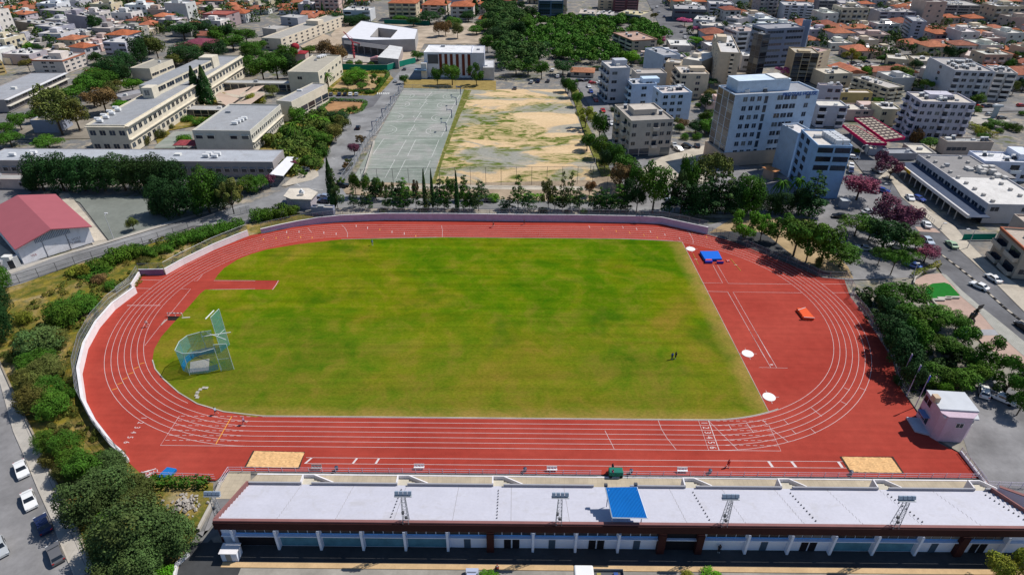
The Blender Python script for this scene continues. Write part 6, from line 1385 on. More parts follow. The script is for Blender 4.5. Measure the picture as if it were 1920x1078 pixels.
# --- pink two-storey judges' building
Hh = 6.3; t = thing('office_hut', P(1790,820).to_tuple(), 'small two-storey pink building with a grey metal roof at the right bend', 'building'); PK = (.54,.42,.50)
pl = [P(*a, Hh, 'J') for a in ((1325,1112),(1616,1130),(1450,940),(1192,925))]
for p in pl: p.z = 0
u = (pl[1]-pl[0]).normalized(); v = Vector((-u.y,u.x,0)); D = abs((pl[3]-pl[0]).dot(v)); W_ = (pl[1]-pl[0]).length; o = pl[0]; pl = [o+u*.8, o+u*(W_-1.6), o+u*W_+v*1.5, o+u*W_+v*D, o+v*D, o+v*1.0]
q = MB(); q.prism([(p.x,p.y) for p in pl], 0, Hh-.3); q.build('wall', WALL, t, color=PK); q = MB(); q.quad(*[Vector((p.x,p.y,Hh+.05)) for p in [o-u*.1+v*1.6, o+u*(W_+.1)+v*1.6, o+u*(W_+.1)+v*(D+.1), o+v*(D+.1)-u*.1]]); q.prism([(p.x,p.y) for p in [o-u*.1+v*1.6, o+u*(W_+.1)+v*1.6, o+u*(W_+.1)+v*(D+.1), o+v*(D+.1)-u*.1]], Hh-.25, Hh+.03, bottom=True); q.prism([(p.x,p.y) for p in [o+u*.3+v*.2, o+u*(W_-.4)+v*.2, o+u*W_+v*1.55, o+v*1.55]], Hh-.9, Hh-.6, bottom=True); q.build('roof', mat('grey_sheet_roof', (.50,.52,.56), .5, .08, .5), t)
face(t, pl[4], pl[5], 0, Hh, 2, 's.', PK); put_win(t, 'w', 1.2, 1.0, (pl[1]*.35+pl[2]*.65+Vector((0,0,3.6))).to_tuple(), math.atan2((pl[2]-pl[1]).y,(pl[2]-pl[1]).x), WHT); put_win(t, 'w', 1.2, 1.0, (o+u*W_*.5+Vector((0,0,3.6))).to_tuple(), math.atan2(u.y,u.x), WHT)
q = MB(); q.prism([(p.x,p.y) for p in [o+v*2.0-u*2.2, o+v*1.2, o+v*(D*.85), o+v*(D*.85)-u*2.2]], 0, .35); q.build('side_plinth', WALL, t, color=(.50,.52,.60)); q = MB(); q.prism([(p.x,p.y) for p in [o+v*3.0-u*1.1, o+v*3.0-u*.02, o+v*(D*.8)-u*.02, o+v*(D*.8)-u*1.1]], 2.6, 2.8, bottom=True); q.build('blue_awning', WALL, t, color=(.16,.24,.45)); q = MB(); q.prism([(p.x,p.y) for p in [o+v*3.2-u*.06, o+v*3.2-u*.01, o+v*(D*.78)-u*.01, o+v*(D*.78)-u*.06]], .9, 2.3, bottom=True); q.build('wide_window', CARGLASS, t); q = MB(); c = P(1255,985,Hh+.6,'J'); q.box(c.x-.5,c.x+.5,c.y-.6,c.y+.6,Hh,Hh+1.2); q.build('roof_box', WALL, t, color=(.55,.42,.3))
# flag poles
for x, y, x2, ty, lab in ((975,885,0,660,'slim flag pole farthest from the stand by the right bend fence'),(1035,970,0,735,'middle flag pole with a furled banner by the right bend'),(1100,1050,0,810,'flag pole with a furled blue banner nearest the pink building')):
    b = P(x, y, 0, 'J'); h = 8.0; t = thing('flag_pole', b.to_tuple(), lab, 'flag pole', 'flag poles by the right bend'); MB().tube(b, b+Vector((0,0,h)), .09, .06).build('pole', METAL, t, color=(.4,.4,.55)); q = MB(); q.sphere(b+Vector((0,0,h+.08)), .12); q.build('finial', METAL, t, color=(.5,.5,.4)); q = MB(); q.tube(b+Vector((.1,0,h-.1)), b+Vector((.15,0,h-1.7)), .16, .1, 6); q.build('furled_flag', CLOTH, t, color=(.2,.18,.4) if ty != 810 else (.05,.08,.5))

# --- named buildings (front edge, far corner, foot in tile pixels)
A4 = ['w.wbww','w.wbww']
b_, c_, h_ = bldg('C', (895,915), (1212,900), (778,793), 1178, 'beige four-storey apartment block on open pilotis beside the dirt field', (.50,.45,.40), 4, 'w.wbww', 'wb.bw', roof=(.36,.33,.30), tanks=3, hut=(.2,.35,9,7,2.2), ground='gg.g', name='apartment_block')
bldg('C', (1125,708), (1350,700), (1045,655), 905, 'white blue-tinted apartment block with red tanks behind the beige block', BLUW, 4, 'www.', 'w', roof=(.55,.50,.48), tanks=4, name='apartment_block')
bldg('C', (900,640), (1085,635), (822,600), 800, 'stepped white apartment block with tall plain walls beside the street of parked cars', BLUW, 3, '.w.', 'bb', roof=(.48,.48,.50), tanks=2, hut=(.5,.3,8,5,2), name='apartment_block')
bldg('C', (735,520), (885,515), (688,465), 775, 'grey apartment block with deep balconies at the lower end of the park', (.44,.46,.52), 4, 'w.', 'bbb', roof=(.55,.52,.50), tanks=1, hut=(.4,.4,6,5,2.5), name='apartment_block')
bldg('C', (935,560), (1160,556), (880,525), 700, 'low beige house block with two dark doors behind the white apartments', (.52,.47,.42), 2, '.dd.', '', roof=(.42,.38,.35), name='apartment_block')
bldg('C', (1265,560), (1478,562), (1238,500), 740, 'cream four-storey apartment block with crowded roof below the beige tower', (.60,.50,.38), 4, 'w.w.', 'bb', roof=(.55,.50,.45), tanks=5, hut=(.4,.3,7,5,2), name='apartment_block')
bldg('C', (1560,398), (1710,405), (1475,262), 645, 'tall beige tower with a dark glazed recess on its front', (.56,.47,.36), 8, ['..b.'], 'ww.ww.', roof=(.58,.56,.55), tanks=2, hut=(0,.55,5,8,3), name='tower_block')
bldg('C', (1150,472), (1258,482), (1140,445), 645, 'narrow beige stair tower left of the cream apartment block', (.58,.48,.36), 5, '.s', 'w', roof=(.5,.46,.42), name='apartment_block')
bldg('C', (1135,425), (1262,415), (1042,365), 610, 'pale blue apartment block with open roof frames', (.50,.56,.66), 4, 'b.', '', roof=(.36,.36,.38), tanks=2, name='apartment_block')
bldg('C', (905,312), (1086,300), (825,248), 425, 'beige apartment block with orange tiled penthouse at the park edge', (.50,.42,.34), 4, 'w.w', 'bbb', roof=(.45,.30,.24), trim=(.42,.22,.15), tanks=3, name='apartment_block')
bldg('C', (1185,346), (1345,350), (1150,298), 385, 'low white roofed house right of the orange penthouse block', (.55,.52,.48), 1, 'w.', '', roof=(.66,.65,.62), tanks=1, name='apartment_block')
bldg('C', (1280,445), (1422,468), (1290,365), 540, 'long cream block with white roof between the pale blue block and the tower', (.56,.50,.43), 3, '', '', roof=(.68,.66,.62), tanks=0, hut=(.1,.3,4,4,2), name='apartment_block')
bldg('C', (1690,245), (1862,237), (1640,208), 385, 'white apartment block with three bands of long balconies', (.62,.62,.64), 4, 'bb', 's', roof=(.45,.35,.32), tanks=3, name='apartment_block')
bldg('C', (1725,425), (1860,432), (1720,392), 530, 'small white two-storey block in the shadow of the dark glass tower', (.55,.56,.60), 2, 'ww', '', roof=(.68,.66,.64), name='apartment_block')
# office tower
ot, oc, oh = bldg('C', (1672,722), (2298,690), (1550,650), 1246, 'tall white and blue office tower with rows of recessed windows', (.54,.64,.78), 8, '.wwwd.sss.w.', 'ggg', roof=(.30,.31,.34), tanks=4, hut=(.08,.3,20,8,4.0), name='office_tower', wh=1.9, wcol=(.60,.66,.76))
a, b_ = oc[0], oc[1]; d = (b_-a).normalized(); v_ = Vector((-d.y,d.x,0)); o_ = a+d*((b_-a).length*.52)+v_*4; q = MB(); q.prism([(x.x,x.y) for x in (o_, o_+d*5, o_+d*5+v_*7, o_+v_*7)], oh-.05, oh+4.4); q.build('lift_hut', WALL, ot, color=(.70,.68,.64)); p = a+(b_-a)*.77; 
M = Matrix.Translation((p.x-d.y*-.0,p.y,oh-.35)) @ Matrix.Translation((0,-.18,0)) @ Matrix.Rotation(math.atan2(d.y,d.x),4,'Z') @ Matrix.Rotation(pi/2,4,'X'); sg = text_mesh('PROTEAS HOUSE', 1.75, 'sign_letters', M, mat('blue_letters', (.01,.08,.35), .6), ot, extr=.05)
q = MB(); g_ = sum(oc, Vector())/4; pl = [c_+(c_-g_).normalized()*1.2 for c_ in oc]; q.prism([(p_.x,p_.y) for p_ in pl], 0, 5.2); q.build('stone_podium', WALL, ot, color=(.50,.40,.32))
t, tc, th_ = bldg('D', (-10,225), (278,212), (20,185), 500, 'dark blue office block with rows of parked terraces behind the office tower', (.22,.26,.36), 6, 'ss', 's', roof=(.3,.3,.33), tanks=1, name='office_block', wcol=(.3,.34,.45))
bldg('D', (262,160), (322,165), (225,150), 470, 'slim blue stair core at the right end of the dark office block', (.20,.26,.38), 7, '', '', roof=(.35,.36,.4), name='stair_core')
bldg('C', (1880,268), (1935,262), (1868,245), 570, 'narrow dark glass tower standing left of the office block', (.12,.13,.16), 7, 'g', 'gg', roof=(.3,.3,.3), name='glass_tower')
bldg('D', (202,402), (385,408), (212,362), 610, 'tower with a mirrored golden glass front', (.45,.36,.24), 7, ['ggg'], '', roof=(.45,.40,.33), hut=(.2,.2,6,4,.8), name='glass_tower', wcol=(.30,.24,.12))
bldg('D', (385,400), (470,378), (375,340), 600, 'narrow cream tower attached to the golden glass front', (.60,.50,.36), 7, 'w.', '', roof=(.45,.30,.28), name='tower_block')
bldg('D', (430,562), (635,556), (450,512), 660, 'cream two-storey block beside the row of parked cars', (.58,.50,.38), 2, 'ww', '', roof=(.55,.50,.42), tanks=2, name='apartment_block')
bldg('D', (385,645), (560,652), (228,625), 770, 'lilac white block with two dark red windows right of the office tower', LILW, 2, '.ww', '', roof=(.50,.42,.38), tanks=2, name='apartment_block', wcol=(.3,.08,.08))
bldg('D', (545,702), (785,704), (555,680), 775, 'mustard coloured house with a white roof', (.50,.38,.16), 1, 'w.w', '', roof=(.62,.55,.48), tanks=1, name='house')
bldg('D', (900,668), (1020,655), (740,575), 760, 'row of cream terraced flats running up to the right', (.56,.50,.38), 3, 'bb', 'bwbwb', roof=(.48,.45,.42), tanks=4, name='apartment_block')
bldg('D', (378,800), (600,805), (370,757), 945, 'grey white block with pergola balconies left of the petrol station', (.50,.50,.55), 3, 'b.b', '', roof=(.64,.61,.56), name='apartment_block')
bldg('D', (590,830), (825,832), (602,782), 905, 'pale pink two-storey block with solar heater above the canopy', PNKW, 2, '.ww.', '', roof=(.62,.57,.50), tanks=2, hut=(.6,.4,6,6,1.5), name='apartment_block')
bldg('D', (855,825), (1005,828), (810,770), 940, 'yellow cream house block left of the big white apartment building', (.60,.53,.36), 2, 'w.w', '', roof=(.62,.60,.58), tanks=3, name='apartment_block')
bldg('D', (1150,768), (1555,782), (1040,695), 1035, 'large lilac white five-storey apartment building crowned with solar tanks', LILW, 5, 'wwwbwwb', 'bwb', roof=(.55,.50,.45), tanks=12, hut=(.25,.4,9,6,1.8), name='apartment_building')
bldg('D', (1400,535), (1700,545), (1350,440), 760, 'large grey white apartment building with rounded balcony end', (.50,.50,.55), 5, 'bwwbw', 'w', roof=(.40,.38,.37), tanks=14, name='apartment_building')
bldg('D', (1700,548), (1870,560), (1700,500), 740, 'curved right-hand wing of the rounded apartment building', (.56,.54,.52), 5, 'bb', '', roof=(.42,.40,.40), tanks=5, name='apartment_building')
bldg('D', (1470,422), (1718,452), (1480,380), 480, 'pink walled house with a bright roof above the curved building', PNKW, 1, '..', '', roof=(.60,.52,.48), tanks=4, name='house')
bldg('D', (895,442), (1050,455), (960,418), 500, 'cream house with a wide balcony near the photo right side', (.58,.50,.36), 1, 'b.', '', roof=(.6,.56,.5), tanks=1, name='house')
bldg('D', (1140,515), (1330,545), (1130,490), 575, 'low white flat-roofed hall among the olive trees', (.5,.48,.46), 1, '', '', roof=(.70,.66,.62), name='house')
bldg('D', (1110,462), (1280,470), (1130,425), 510, 'cream house with terrace left of the white flat-roofed hall', (.55,.50,.40), 1, 'ww', '', roof=(.60,.55,.48), tanks=2, name='house')
bldg('D', (840,95), (1110,98), (850,70), 215, 'large grey block with dark balconies near the top right', (.32,.31,.36), 5, 'bwwb', '', roof=(.45,.42,.42), tanks=8, name='apartment_building')
bldg('D', (1335,45), (1610,50), (1350,10), 170, 'wide dark grey apartment building with long balconies at the top right', (.34,.32,.32), 6, 'sss', '', roof=(.42,.40,.38), tanks=8, name='apartment_building')
bldg('D', (1085,165), (1190,170), (1100,130), 315, 'slim pale tower half hidden in the houses at the upper right', (.40,.42,.50), 6, 'w', 's', roof=(.40,.40,.42), tanks=1, name='tower_block')
bldg('D', (690,262), (915,268), (640,235), 345, 'pink apartment house with a pergola floor', PNKW, 2, 'sbs', 'w', roof=(.46,.36,.33), tanks=3, hut=(.3,.2,8,5,2), name='apartment_block')
bldg('D', (120,45), (345,52), (160,20), 165, 'tall white apartment block with stacked balconies at the top', (.52,.54,.60), 6, 'wbwb', '', roof=(.5,.48,.48), tanks=4, name='apartment_building')
bldg('D', (385,10), (520,14), (400,-10), 155, 'dark grey tower between two pale ones at the top', (.20,.19,.21), 6, 'ss', '', roof=(.3,.3,.3), name='tower_block')
bldg('D', (540,30), (690,34), (560,5), 135, 'lilac grey tower right of the dark one at the top', (.40,.38,.44), 6, 'bw', '', roof=(.45,.42,.42), tanks=3, name='apartment_building')
bldg('D', (-80,20), (80,24), (-60,-8), 85, 'beige block cut by the top edge above the office tower', (.55,.48,.38), 4, 'ww', '', roof=(.5,.46,.42), tanks=2, name='apartment_block')
bldg('C', (1215,72), (1462,80), (1235,40), 160, 'low dark shop building beside the shaded street', (.14,.15,.18), 2, 'ss', '', roof=(.38,.37,.38), tanks=3, name='shop_building')
bldg('C', (1480,35), (1662,40), (1500,12), 110, 'white apartment block with balconies above the shaded street', (.50,.50,.56), 3, 'bwb', '', roof=(.5,.48,.48), tanks=3, name='apartment_block')
bldg('C', (1360,150), (1500,160), (1380,122), 215, 'white house with an aerial right of the blossoming tree', (.55,.55,.58), 2, 'w.', '', roof=(.62,.60,.58), tanks=3, name='house')
bldg('C', (1420,198), (1592,202), (1430,172), 280, 'long two-storey house with a shaded front below the white house', (.42,.40,.40), 2, 'ss', '', roof=(.60,.56,.50), tanks=2, name='house')
bldg('C', (1600,135), (1692,150), (1610,112), 205, 'pale house with terrace next to the orange roofs at the top', (.52,.50,.52), 2, 'b', '', roof=(.5,.44,.42), tanks=2, name='house')
bldg('C', (200,10), (385,12), (215,-15), 158, 'tall blue glass office building behind the park', (.10,.16,.26), 7, ['ss','gg'], '', roof=(.3,.33,.38), name='glass_building', wcol=(.12,.2,.32))
bldg('C', (500,108), (622,112), (505,72), 165, 'cream house with shutters at the upper park edge', (.56,.50,.44), 2, 'w.', '', roof=(.48,.42,.38), tanks=3, name='house')
bldg('C', (630,112), (742,118), (640,88), 162, 'white house with balcony at the upper park edge', (.6,.58,.58), 2, 'b', '', roof=(.5,.46,.44), tanks=3, name='house')
bldg('C', (790,105), (965,122), (800,72), 165, 'low block with yellow patches on its roof behind the park', (.45,.42,.38), 2, 's', '', roof=(.55,.48,.30), tanks=3, name='house')
bldg('C', (765,-5), (950,-2), (780,-20), 90, 'dark red brown tower cut by the top edge behind the park', (.17,.07,.08), 5, 'bb', '', roof=(.3,.3,.3), name='tower_block')
bldg('C', (645,5), (765,8), (655,-15), 72, 'sand coloured apartment block cut by the top edge', (.56,.46,.32), 3, 'ww', '', roof=(.4,.4,.4), name='apartment_block')
bldg('C', (440,538), (612,545), (470,505), 575, 'low kiosk building with a terracotta roof at the lower park edge', (.50,.42,.36), 1, 'ww', '', hipc=(.36,.16,.09), rise=1.2, name='house')
# blue white tower behind the trees
b1, c1, h1 = bldg('H', (372,100), (632,106), (335,-18), 482, 'blue and white six-storey office block with black windows', (.30,.46,.70), 6, ['..','..','..','ss','ss','ss'], 'ww.', roof=(.60,.56,.52), name='office_block', wh=1.7, wcol=(.02,.02,.03), hut=None)
for i in range(12): p = P(430+(i%2)*55+(i//2)*18, 25+(i//2)*12, h1, 'H'); MB().box(p.x-1,p.x+1,p.y-.9,p.y+.9,h1,h1+1.6).build('cooling_unit', METAL, b1, color=(.55,.57,.6))
bldg('H', (225,10), (350,2), (195,-65), 330, 'plain pale blue stair slab on the left of the six-storey office block', (.46,.55,.68), 5, '', '', roof=(.62,.60,.60), name='stair_core')
bldg('H', (-30,255), (50,285), (-50,225), 330, 'small terracotta awning roof in front of the office podium', (.4,.3,.25), 1, '', '', hipc=(.48,.22,.10), rise=.6, name='awning')
# long shop building on the avenue
sb, sc, sh = bldg('H', (1650,538), (2120,548), (1062,165), 672, 'long two-storey shopping building with a white and grey roof along the avenue', (.52,.50,.52), 2, ['....','w.w.'], '', roof=(.64,.62,.60), name='shop_building', par=.4)
nl, fl = sc[0], sc[3]; e = (fl-nl).normalized(); n_ = Vector((e.y,-e.x,0)); n_ = n_ if n_.x < 0 else -n_; Ls = (fl-nl).length
for k in range(11): p = fl-e*(Ls*(k+.5)/11); put_win(sb, 's', Ls/11*.78, 1.7, (p.x, p.y, sh-3.1), math.atan2(-e.y,-e.x), (.5,.5,.52))
def slab(root, p0, p1, n, d0, d1, z0, z1, name, colr):
    q = MB(); pl = [p0+n*d0, p1+n*d0, p1+n*d1, p0+n*d1]; a = sum(pl[i].x*pl[(i+1)%4].y-pl[(i+1)%4].x*pl[i].y for i in range(4)); pl = pl if a > 0 else pl[::-1]; q.prism([(p.x,p.y) for p in pl], z0, z1, bottom=True); return q.build(name, WALL, root, color=colr)
slab(sb, fl, nl, n_, .05, 3.4, sh-4.2, sh-3.9, 'canopy', (.05,.08,.14)); slab(sb, fl, nl, n_, 3.4, 3.9, sh-4.6, sh-3.7, 'canopy_edge', (.62,.60,.60)); slab(sb, fl, nl-e*3, n_, 6.3, 6.9, 2.9, 3.9, 'lower_fascia', (.60,.58,.58)); slab(sb, fl, nl-e*3, n_, .05, 6.3, 3.1, 3.3, 'arcade_roof', (.06,.08,.13)); slab(sb, fl, nl, n_, .02, .2, 0, 3.0, 'shopfronts', (.03,.035,.05))
for k in range(12): p = fl-e*(Ls*(k+.3)/12)+n_*6.6; MB().tube((p.x,p.y,0),(p.x,p.y,2.9), .2, n=6).build('column', WALL, sb, color=(.45,.43,.42))
for k, f in enumerate((.04,.13,.2)): p = fl-e*(Ls*f)+n_*6.95; slab(sb, p, p-e*2.4, n_, 0, .15, 3.0, 4.0, 'yellow_sign', (.70,.45,.02))
for k in range(9): 
    for s_ in (0,1): p = fl-e*(Ls*(k+.5)/9)-n_*(2.5+s_*11); MB().box(p.x-.45,p.x+.45,p.y-.45,p.y+.45,sh,sh+.8).build('roof_unit', METAL, sb, color=(.4,.38,.36))
for k in range(14): r2 = random.Random(k); p = fl-e*(Ls*r2.uniform(.25,.5))-n_*(9+r2.uniform(0,9)); MB().box(p.x-r2.uniform(.5,1.2),p.x+.8,p.y-.8,p.y+.8,sh,sh+r2.uniform(.8,1.8)).build('roof_unit', METAL, sb, color=(.5,.48,.46))
q = MB(); pl = [fl-e*.6-n_*.6, fl-e*(Ls*.48)-n_*.6, fl-e*(Ls*.48)-n_*22, fl-e*.6-n_*22]; q.quad(*[Vector((p.x,p.y,sh+.03)) for p in (pl if (pl[1]-pl[0]).cross(pl[2]-pl[1]).z > 0 else pl[::-1])]); q.build('grey_roof_half', ROOF, sb, color=(.26,.25,.25))
bldg('H', (1618,218), (2010,232), (1495,140), 350, 'bright white house with small square windows behind the shopping building', (.62,.66,.80), 2, 'w.bw', '.', roof=(.66,.66,.68), tanks=3, hut=(.75,.3,5,8,2.2), name='house')
bldg('H', (1340,72), (1690,75), (1325,38), 160, 'low beige house with red shop panels right of the petrol canopy', (.46,.38,.32), 1, 's.', '', roof=(.38,.38,.38), tanks=2, name='house')
bldg('H', (900,160), (1115,160), (860,120), 200, 'low grey roofed shop beside the blossom trees', (.30,.30,.33), 1, '', '', roof=(.30,.32,.36), name='shop_building')
bldg('H', (1105,155), (1260,160), (1060,85), 190, 'low cream roofed shop joined to the long shopping building', (.5,.48,.46), 1, '', '', roof=(.62,.58,.50), name='shop_building')
bldg('H', (760,125), (900,130), (755,100), 165, 'small white roofed pump kiosk by the petrol canopy', (.45,.45,.5), 1, '', '', roof=(.66,.64,.62), name='kiosk')
bldg('H', (1925,880), (2200,900), (1722,712), 1085, 'beige house with arches and a red roof edge at the right border', (.42,.36,.30), 2, 'ww', 'bb', roof=(.45,.38,.32), trim=(.40,.12,.06), name='house')
bldg('H', (1930,690), (2100,700), (1795,612), 850, 'set-back upper floor of the arched beige house', (.45,.38,.33), 1, '', 'w', roof=(.5,.42,.36), name='house')
hoarding([P(*a, 0, 'H') for a in ((1450,798),(1690,795))], 1.9, 'green panel fence at the end of the shopping building')
# petrol canopy with magenta fascia
Hp = 6; t = thing('petrol_canopy', P(790,1000,0,'D').to_tuple(), 'petrol station canopy with a magenta edge and rows of skylights', 'canopy'); MAG = (.50,.01,.09)
for i, pts in enumerate((((650,885),(780,878),(1025,1030),(880,1050)),((560,935),(660,945),(890,1075),(740,1070)))):
    pl = [P(*a, Hp, 'D') for a in pts]; 
    for p in pl: p.z = 0
    q = MB(); q.prism([(p.x,p.y) for p in pl][::-1] if (pl[1]-pl[0]).cross(pl[2]-pl[1]).z < 0 else [(p.x,p.y) for p in pl], Hp-.7, Hp-.05, bottom=True); q.build('deck', WALL, t, color=(.08,.06,.06)); q = MB(); q.wall(pl, .25, Hp-.9, Hp+.1, True); q.build('fascia', WALL, t, color=MAG)
    q = MB()
    for a in range(9):
        for b_ in range(4):
            A = lambda f, g: (pl[0].lerp(pl[3], f)).lerp(pl[1].lerp(pl[2], f), g)
            f0, f1, g0, g1 = (a+.2)/9, (a+.65)/9, (b_+.12)/4, (b_+.8)/4; q.quad(*[Vector((p.x,p.y,Hp+.0)) for p in (A(f0,g0),A(f1,g0),A(f1,g1),A(f0,g1))[::-1]])
    q.build('skylight_grid', mat('skylights', (.45,.38,.30), .6, .2, 1), t)
    for f in (.2,.8): p = A(f,.5); MB().tube((p.x,p.y,0),(p.x,p.y,Hp-.7), .3).build('post', WALL, t, color=(.5,.5,.5))
for x, y, ty, lab, arm in ((1490,860,725,'curved street lamp on the avenue pavement below the shops',(-2,0)),(905,445,385,'street lamp near the blue car at the shopping arcade',(-2,0)),(1510,620,585,'pole lamp at the corner of the shopping building',(0,0)),(670,215,95,'street lamp between the office block and the shops',(1.5,0)),(1080,1078,980,'lamp post at the hedge of the plaza corner',(0,0)),(1290,715,680,'short lamp beside the pink crossing',(.8,0))): lamp(x, y, ty, lab, 'H', arm)
t = thing('pickup_canopy', P(0,0).to_tuple(), 'x', 'x'); bpy.data.objects.remove(t)
# street railing
fence([P(*a, 0, 'H') for a in ((1150,600),(1240,680))], 1.1, 'short metal pedestrian railing at the avenue crossing', .1, 1.2, STEEL, None, .05, (1,.5), 'railing', 'railing')
# ================================================================== VEGETATION
COLK = dict(g=GREEN, d=DGREEN, b=BGREEN, o=OLIVE, y=GREY_G, l=YGREEN, p=PURPLE, n=BROWNG, k=PINKB)
CW_N = dict(g='green', d='dark green', b='bright green', o='olive green', y='grey green', l='yellow green', p='purple blossoming', n='brownish', k='pink blossoming')
KK = dict(B='broadleaf_tree', F='ficus_tree', P='pine_tree', E='eucalyptus_tree', C='conifer_tree', Y='cypress_tree', M='palm_tree', U='bush')
KW = dict(B='round tree', F='dense leafy tree', P='flat-topped pine', E='open eucalyptus tree', C='thin conifer', Y='slim cypress', M='palm', U='bush')
TP = []
def grove(t, where, data, group):
    rows = [r.split() for r in data.split(';') if r.strip()]
    rows.sort(key=lambda r: float(r[1])); cnt = {}
    tot = {}
    for r in rows: tot[(r[0], r[5])] = tot.get((r[0], r[5]), 0)+1
    for r in rows:
        k, x, y, ty, w, c = r[0], float(r[1]), float(r[2]), float(r[3]), float(r[4]), r[5]; key = (k, c); cnt[key] = cnt.get(key, 0)+1
        lab = (f'{ordn(cnt[key]-1)} {CW_N[c]} {KW[k]} from the left, {where}' if tot[key] > 1 else f'{CW_N[c]} {KW[k]} {where}')
        o = tree(KK[k], x, y, ty, w, COLK[c], lab, t, cat='bush' if k == 'U' else 'tree', group=group); TP.append(o)
grove('F', 'on the road before the courts', 'Y 585 560 185 66 d;C 614 570 245 62 y;B 750 478 280 100 g;B 835 480 305 78 g;B 915 480 325 88 g;E 970 500 350 62 o;E 1030 500 372 60 o;C 1115 500 320 78 g;E 1200 505 345 62 n;B 1460 490 330 84 g;C 1560 500 305 78 d;C 735 562 400 62 d;C 820 565 400 58 d;C 853 568 440 50 d;C 990 570 400 58 y;C 1030 572 385 70 d;C 1062 572 465 52 d;C 1110 574 398 62 g;C 1138 574 410 50 d;C 1200 574 385 60 d;Y 1270 572 268 36 d;C 1295 576 390 56 y;Y 1325 560 265 28 d;C 1360 572 420 56 d;C 1412 572 350 50 g;C 1442 574 440 52 d;Y 1508 598 280 36 d;C 1556 576 310 62 g;C 1600 576 400 60 d;C 1632 576 395 56 y;C 1666 580 340 74 y;C 1850 570 470 60 d;C 1896 572 462 60 d;U 1775 505 432 112 b;C 900 500 330 90 d;C 1085 505 345 90 d;C 1380 505 330 90 d;C 1690 510 350 90 d;U 950 590 548 70 o;U 1250 590 545 80 d;U 1480 592 548 70 o', 'trees along the road behind the far wall')
grove('G', 'on the road below the dirt field', 'C 45 575 295 92 g;E 268 590 330 112 o;C 375 582 268 56 y;C 432 582 278 78 y;B 577 470 350 92 n;C 655 588 390 62 g;U 230 600 535 80 d;U 410 596 562 52 d;U 537 598 552 56 b;C 735 570 500 50 d;C 790 592 360 100 g;C 850 592 480 70 d;C 120 575 420 80 d;C 320 575 400 80 d;C 500 578 390 90 d;C 610 580 420 80 d;C 700 585 400 90 d;B 930 590 380 130 d;B 860 585 330 130 d', 'trees along the road behind the far wall')
grove('G', 'right of the dirt field', 'B 800 440 210 190 n;B 1050 590 225 235 g;C 1175 600 285 100 d;E 1215 590 260 100 y;B 1290 560 150 170 g;P 1470 520 112 260 o;F 1380 604 340 170 d;C 1260 600 340 150 d;C 1440 604 310 150 d;C 1520 604 285 150 d;C 1590 604 290 130 y;F 1740 604 275 220 g;F 1650 604 330 170 d;F 1800 604 370 170 d;F 1480 604 400 150 d;B 560 130 -10 120 g;B 660 190 10 140 g;B 760 280 70 160 g;B 690 300 120 110 d;B 850 380 150 190 g;B 920 470 230 130 g;C 1330 604 380 120 d', 'trees between the courts and the avenue')
grove('C', 'left of the parking street', 'E 545 960 790 150 l;B 650 1060 830 140 g;B 485 800 680 86 g;B 445 730 590 96 g;B 400 690 580 84 d;U 470 740 690 60 g', 'trees on the right verge of the dirt field')
grove('H', 'by the blue and white office block', 'M 60 560 320 140 g;M 185 560 300 130 g;C 300 622 270 170 d;C 345 606 340 110 d;F 225 604 380 150 d;F 100 604 420 140 d;F 20 604 430 120 d;B 660 500 295 270 p;B 875 710 455 250 p;B 1010 755 530 190 p;B 1165 965 828 180 p;B 1100 860 745 110 p;E 905 345 175 180 p;E 815 290 120 110 p;U 665 140 105 60 l', 'blossoming trees and palms beside the avenue')
grove('H', 'in the avenue car park', 'P 645 770 592 240 g;B 850 870 630 270 d;P 1005 900 715 220 g;P 820 985 838 130 g;P 915 1060 850 160 g;P 1045 970 860 150 g;P 750 800 640 200 g', 'pines in the car park')
grove('O', 'outside the far right bend fence', 'E 962 205 -10 220 b;E 1100 205 5 170 b;E 1215 228 0 210 g;B 1345 320 15 270 g;E 1440 370 60 240 g;B 1545 390 75 250 g;B 1690 400 190 260 g;U 1530 395 300 60 o', 'eucalyptus trees at the far right bend')
grove('J', 'in the belt by the plaza', 'B 880 300 100 240 g;B 1060 300 115 210 g;B 850 430 210 170 d;B 1030 480 260 250 g;B 1240 450 262 240 g;B 1395 480 335 180 g;B 970 560 330 180 d;B 1060 650 370 220 g;E 1180 560 360 190 g;B 1310 660 500 230 g;B 1430 620 420 170 g;E 1640 790 560 240 g;B 1500 770 600 170 g;B 1190 880 695 240 g;B 1400 930 740 230 g;B 1545 880 700 170 g;E 1760 960 690 210 g;E 1880 990 700 140 g;B 1300 960 850 110 b;B 1860 1110 880 160 g;B 1080 780 640 160 d;U 1000 880 800 120 d;B 900 680 500 150 d;B 925 640 370 260 d;B 985 800 520 250 d;B 870 540 330 210 d;B 1040 930 690 190 d', 'trees in the belt beyond the right bend')
grove('N', 'behind the grandstand at the bottom edge', 'B 1680 1120 900 210 l;B 1850 1110 868 190 l', 'trees behind the grandstand')
grove('M', 'behind the grandstand at the bottom edge', 'U 1305 1090 1038 115 l;U 1490 1096 1022 175 b', 'bushes behind the grandstand'); grove('L', 'behind the grandstand left of the white truck', 'U 1742 1096 1034 155 b', 'bushes behind the grandstand')
grove('E', 'before the long school hall', 'F 330 425 135 210 d;F 480 425 118 230 d;F 640 425 135 230 d;F 790 425 140 230 d;F 940 425 140 230 d;F 1090 425 150 220 d;F 1210 425 140 220 d;F 1320 430 170 200 d;U 250 420 250 100 d', 'dark trees in front of the long school hall')
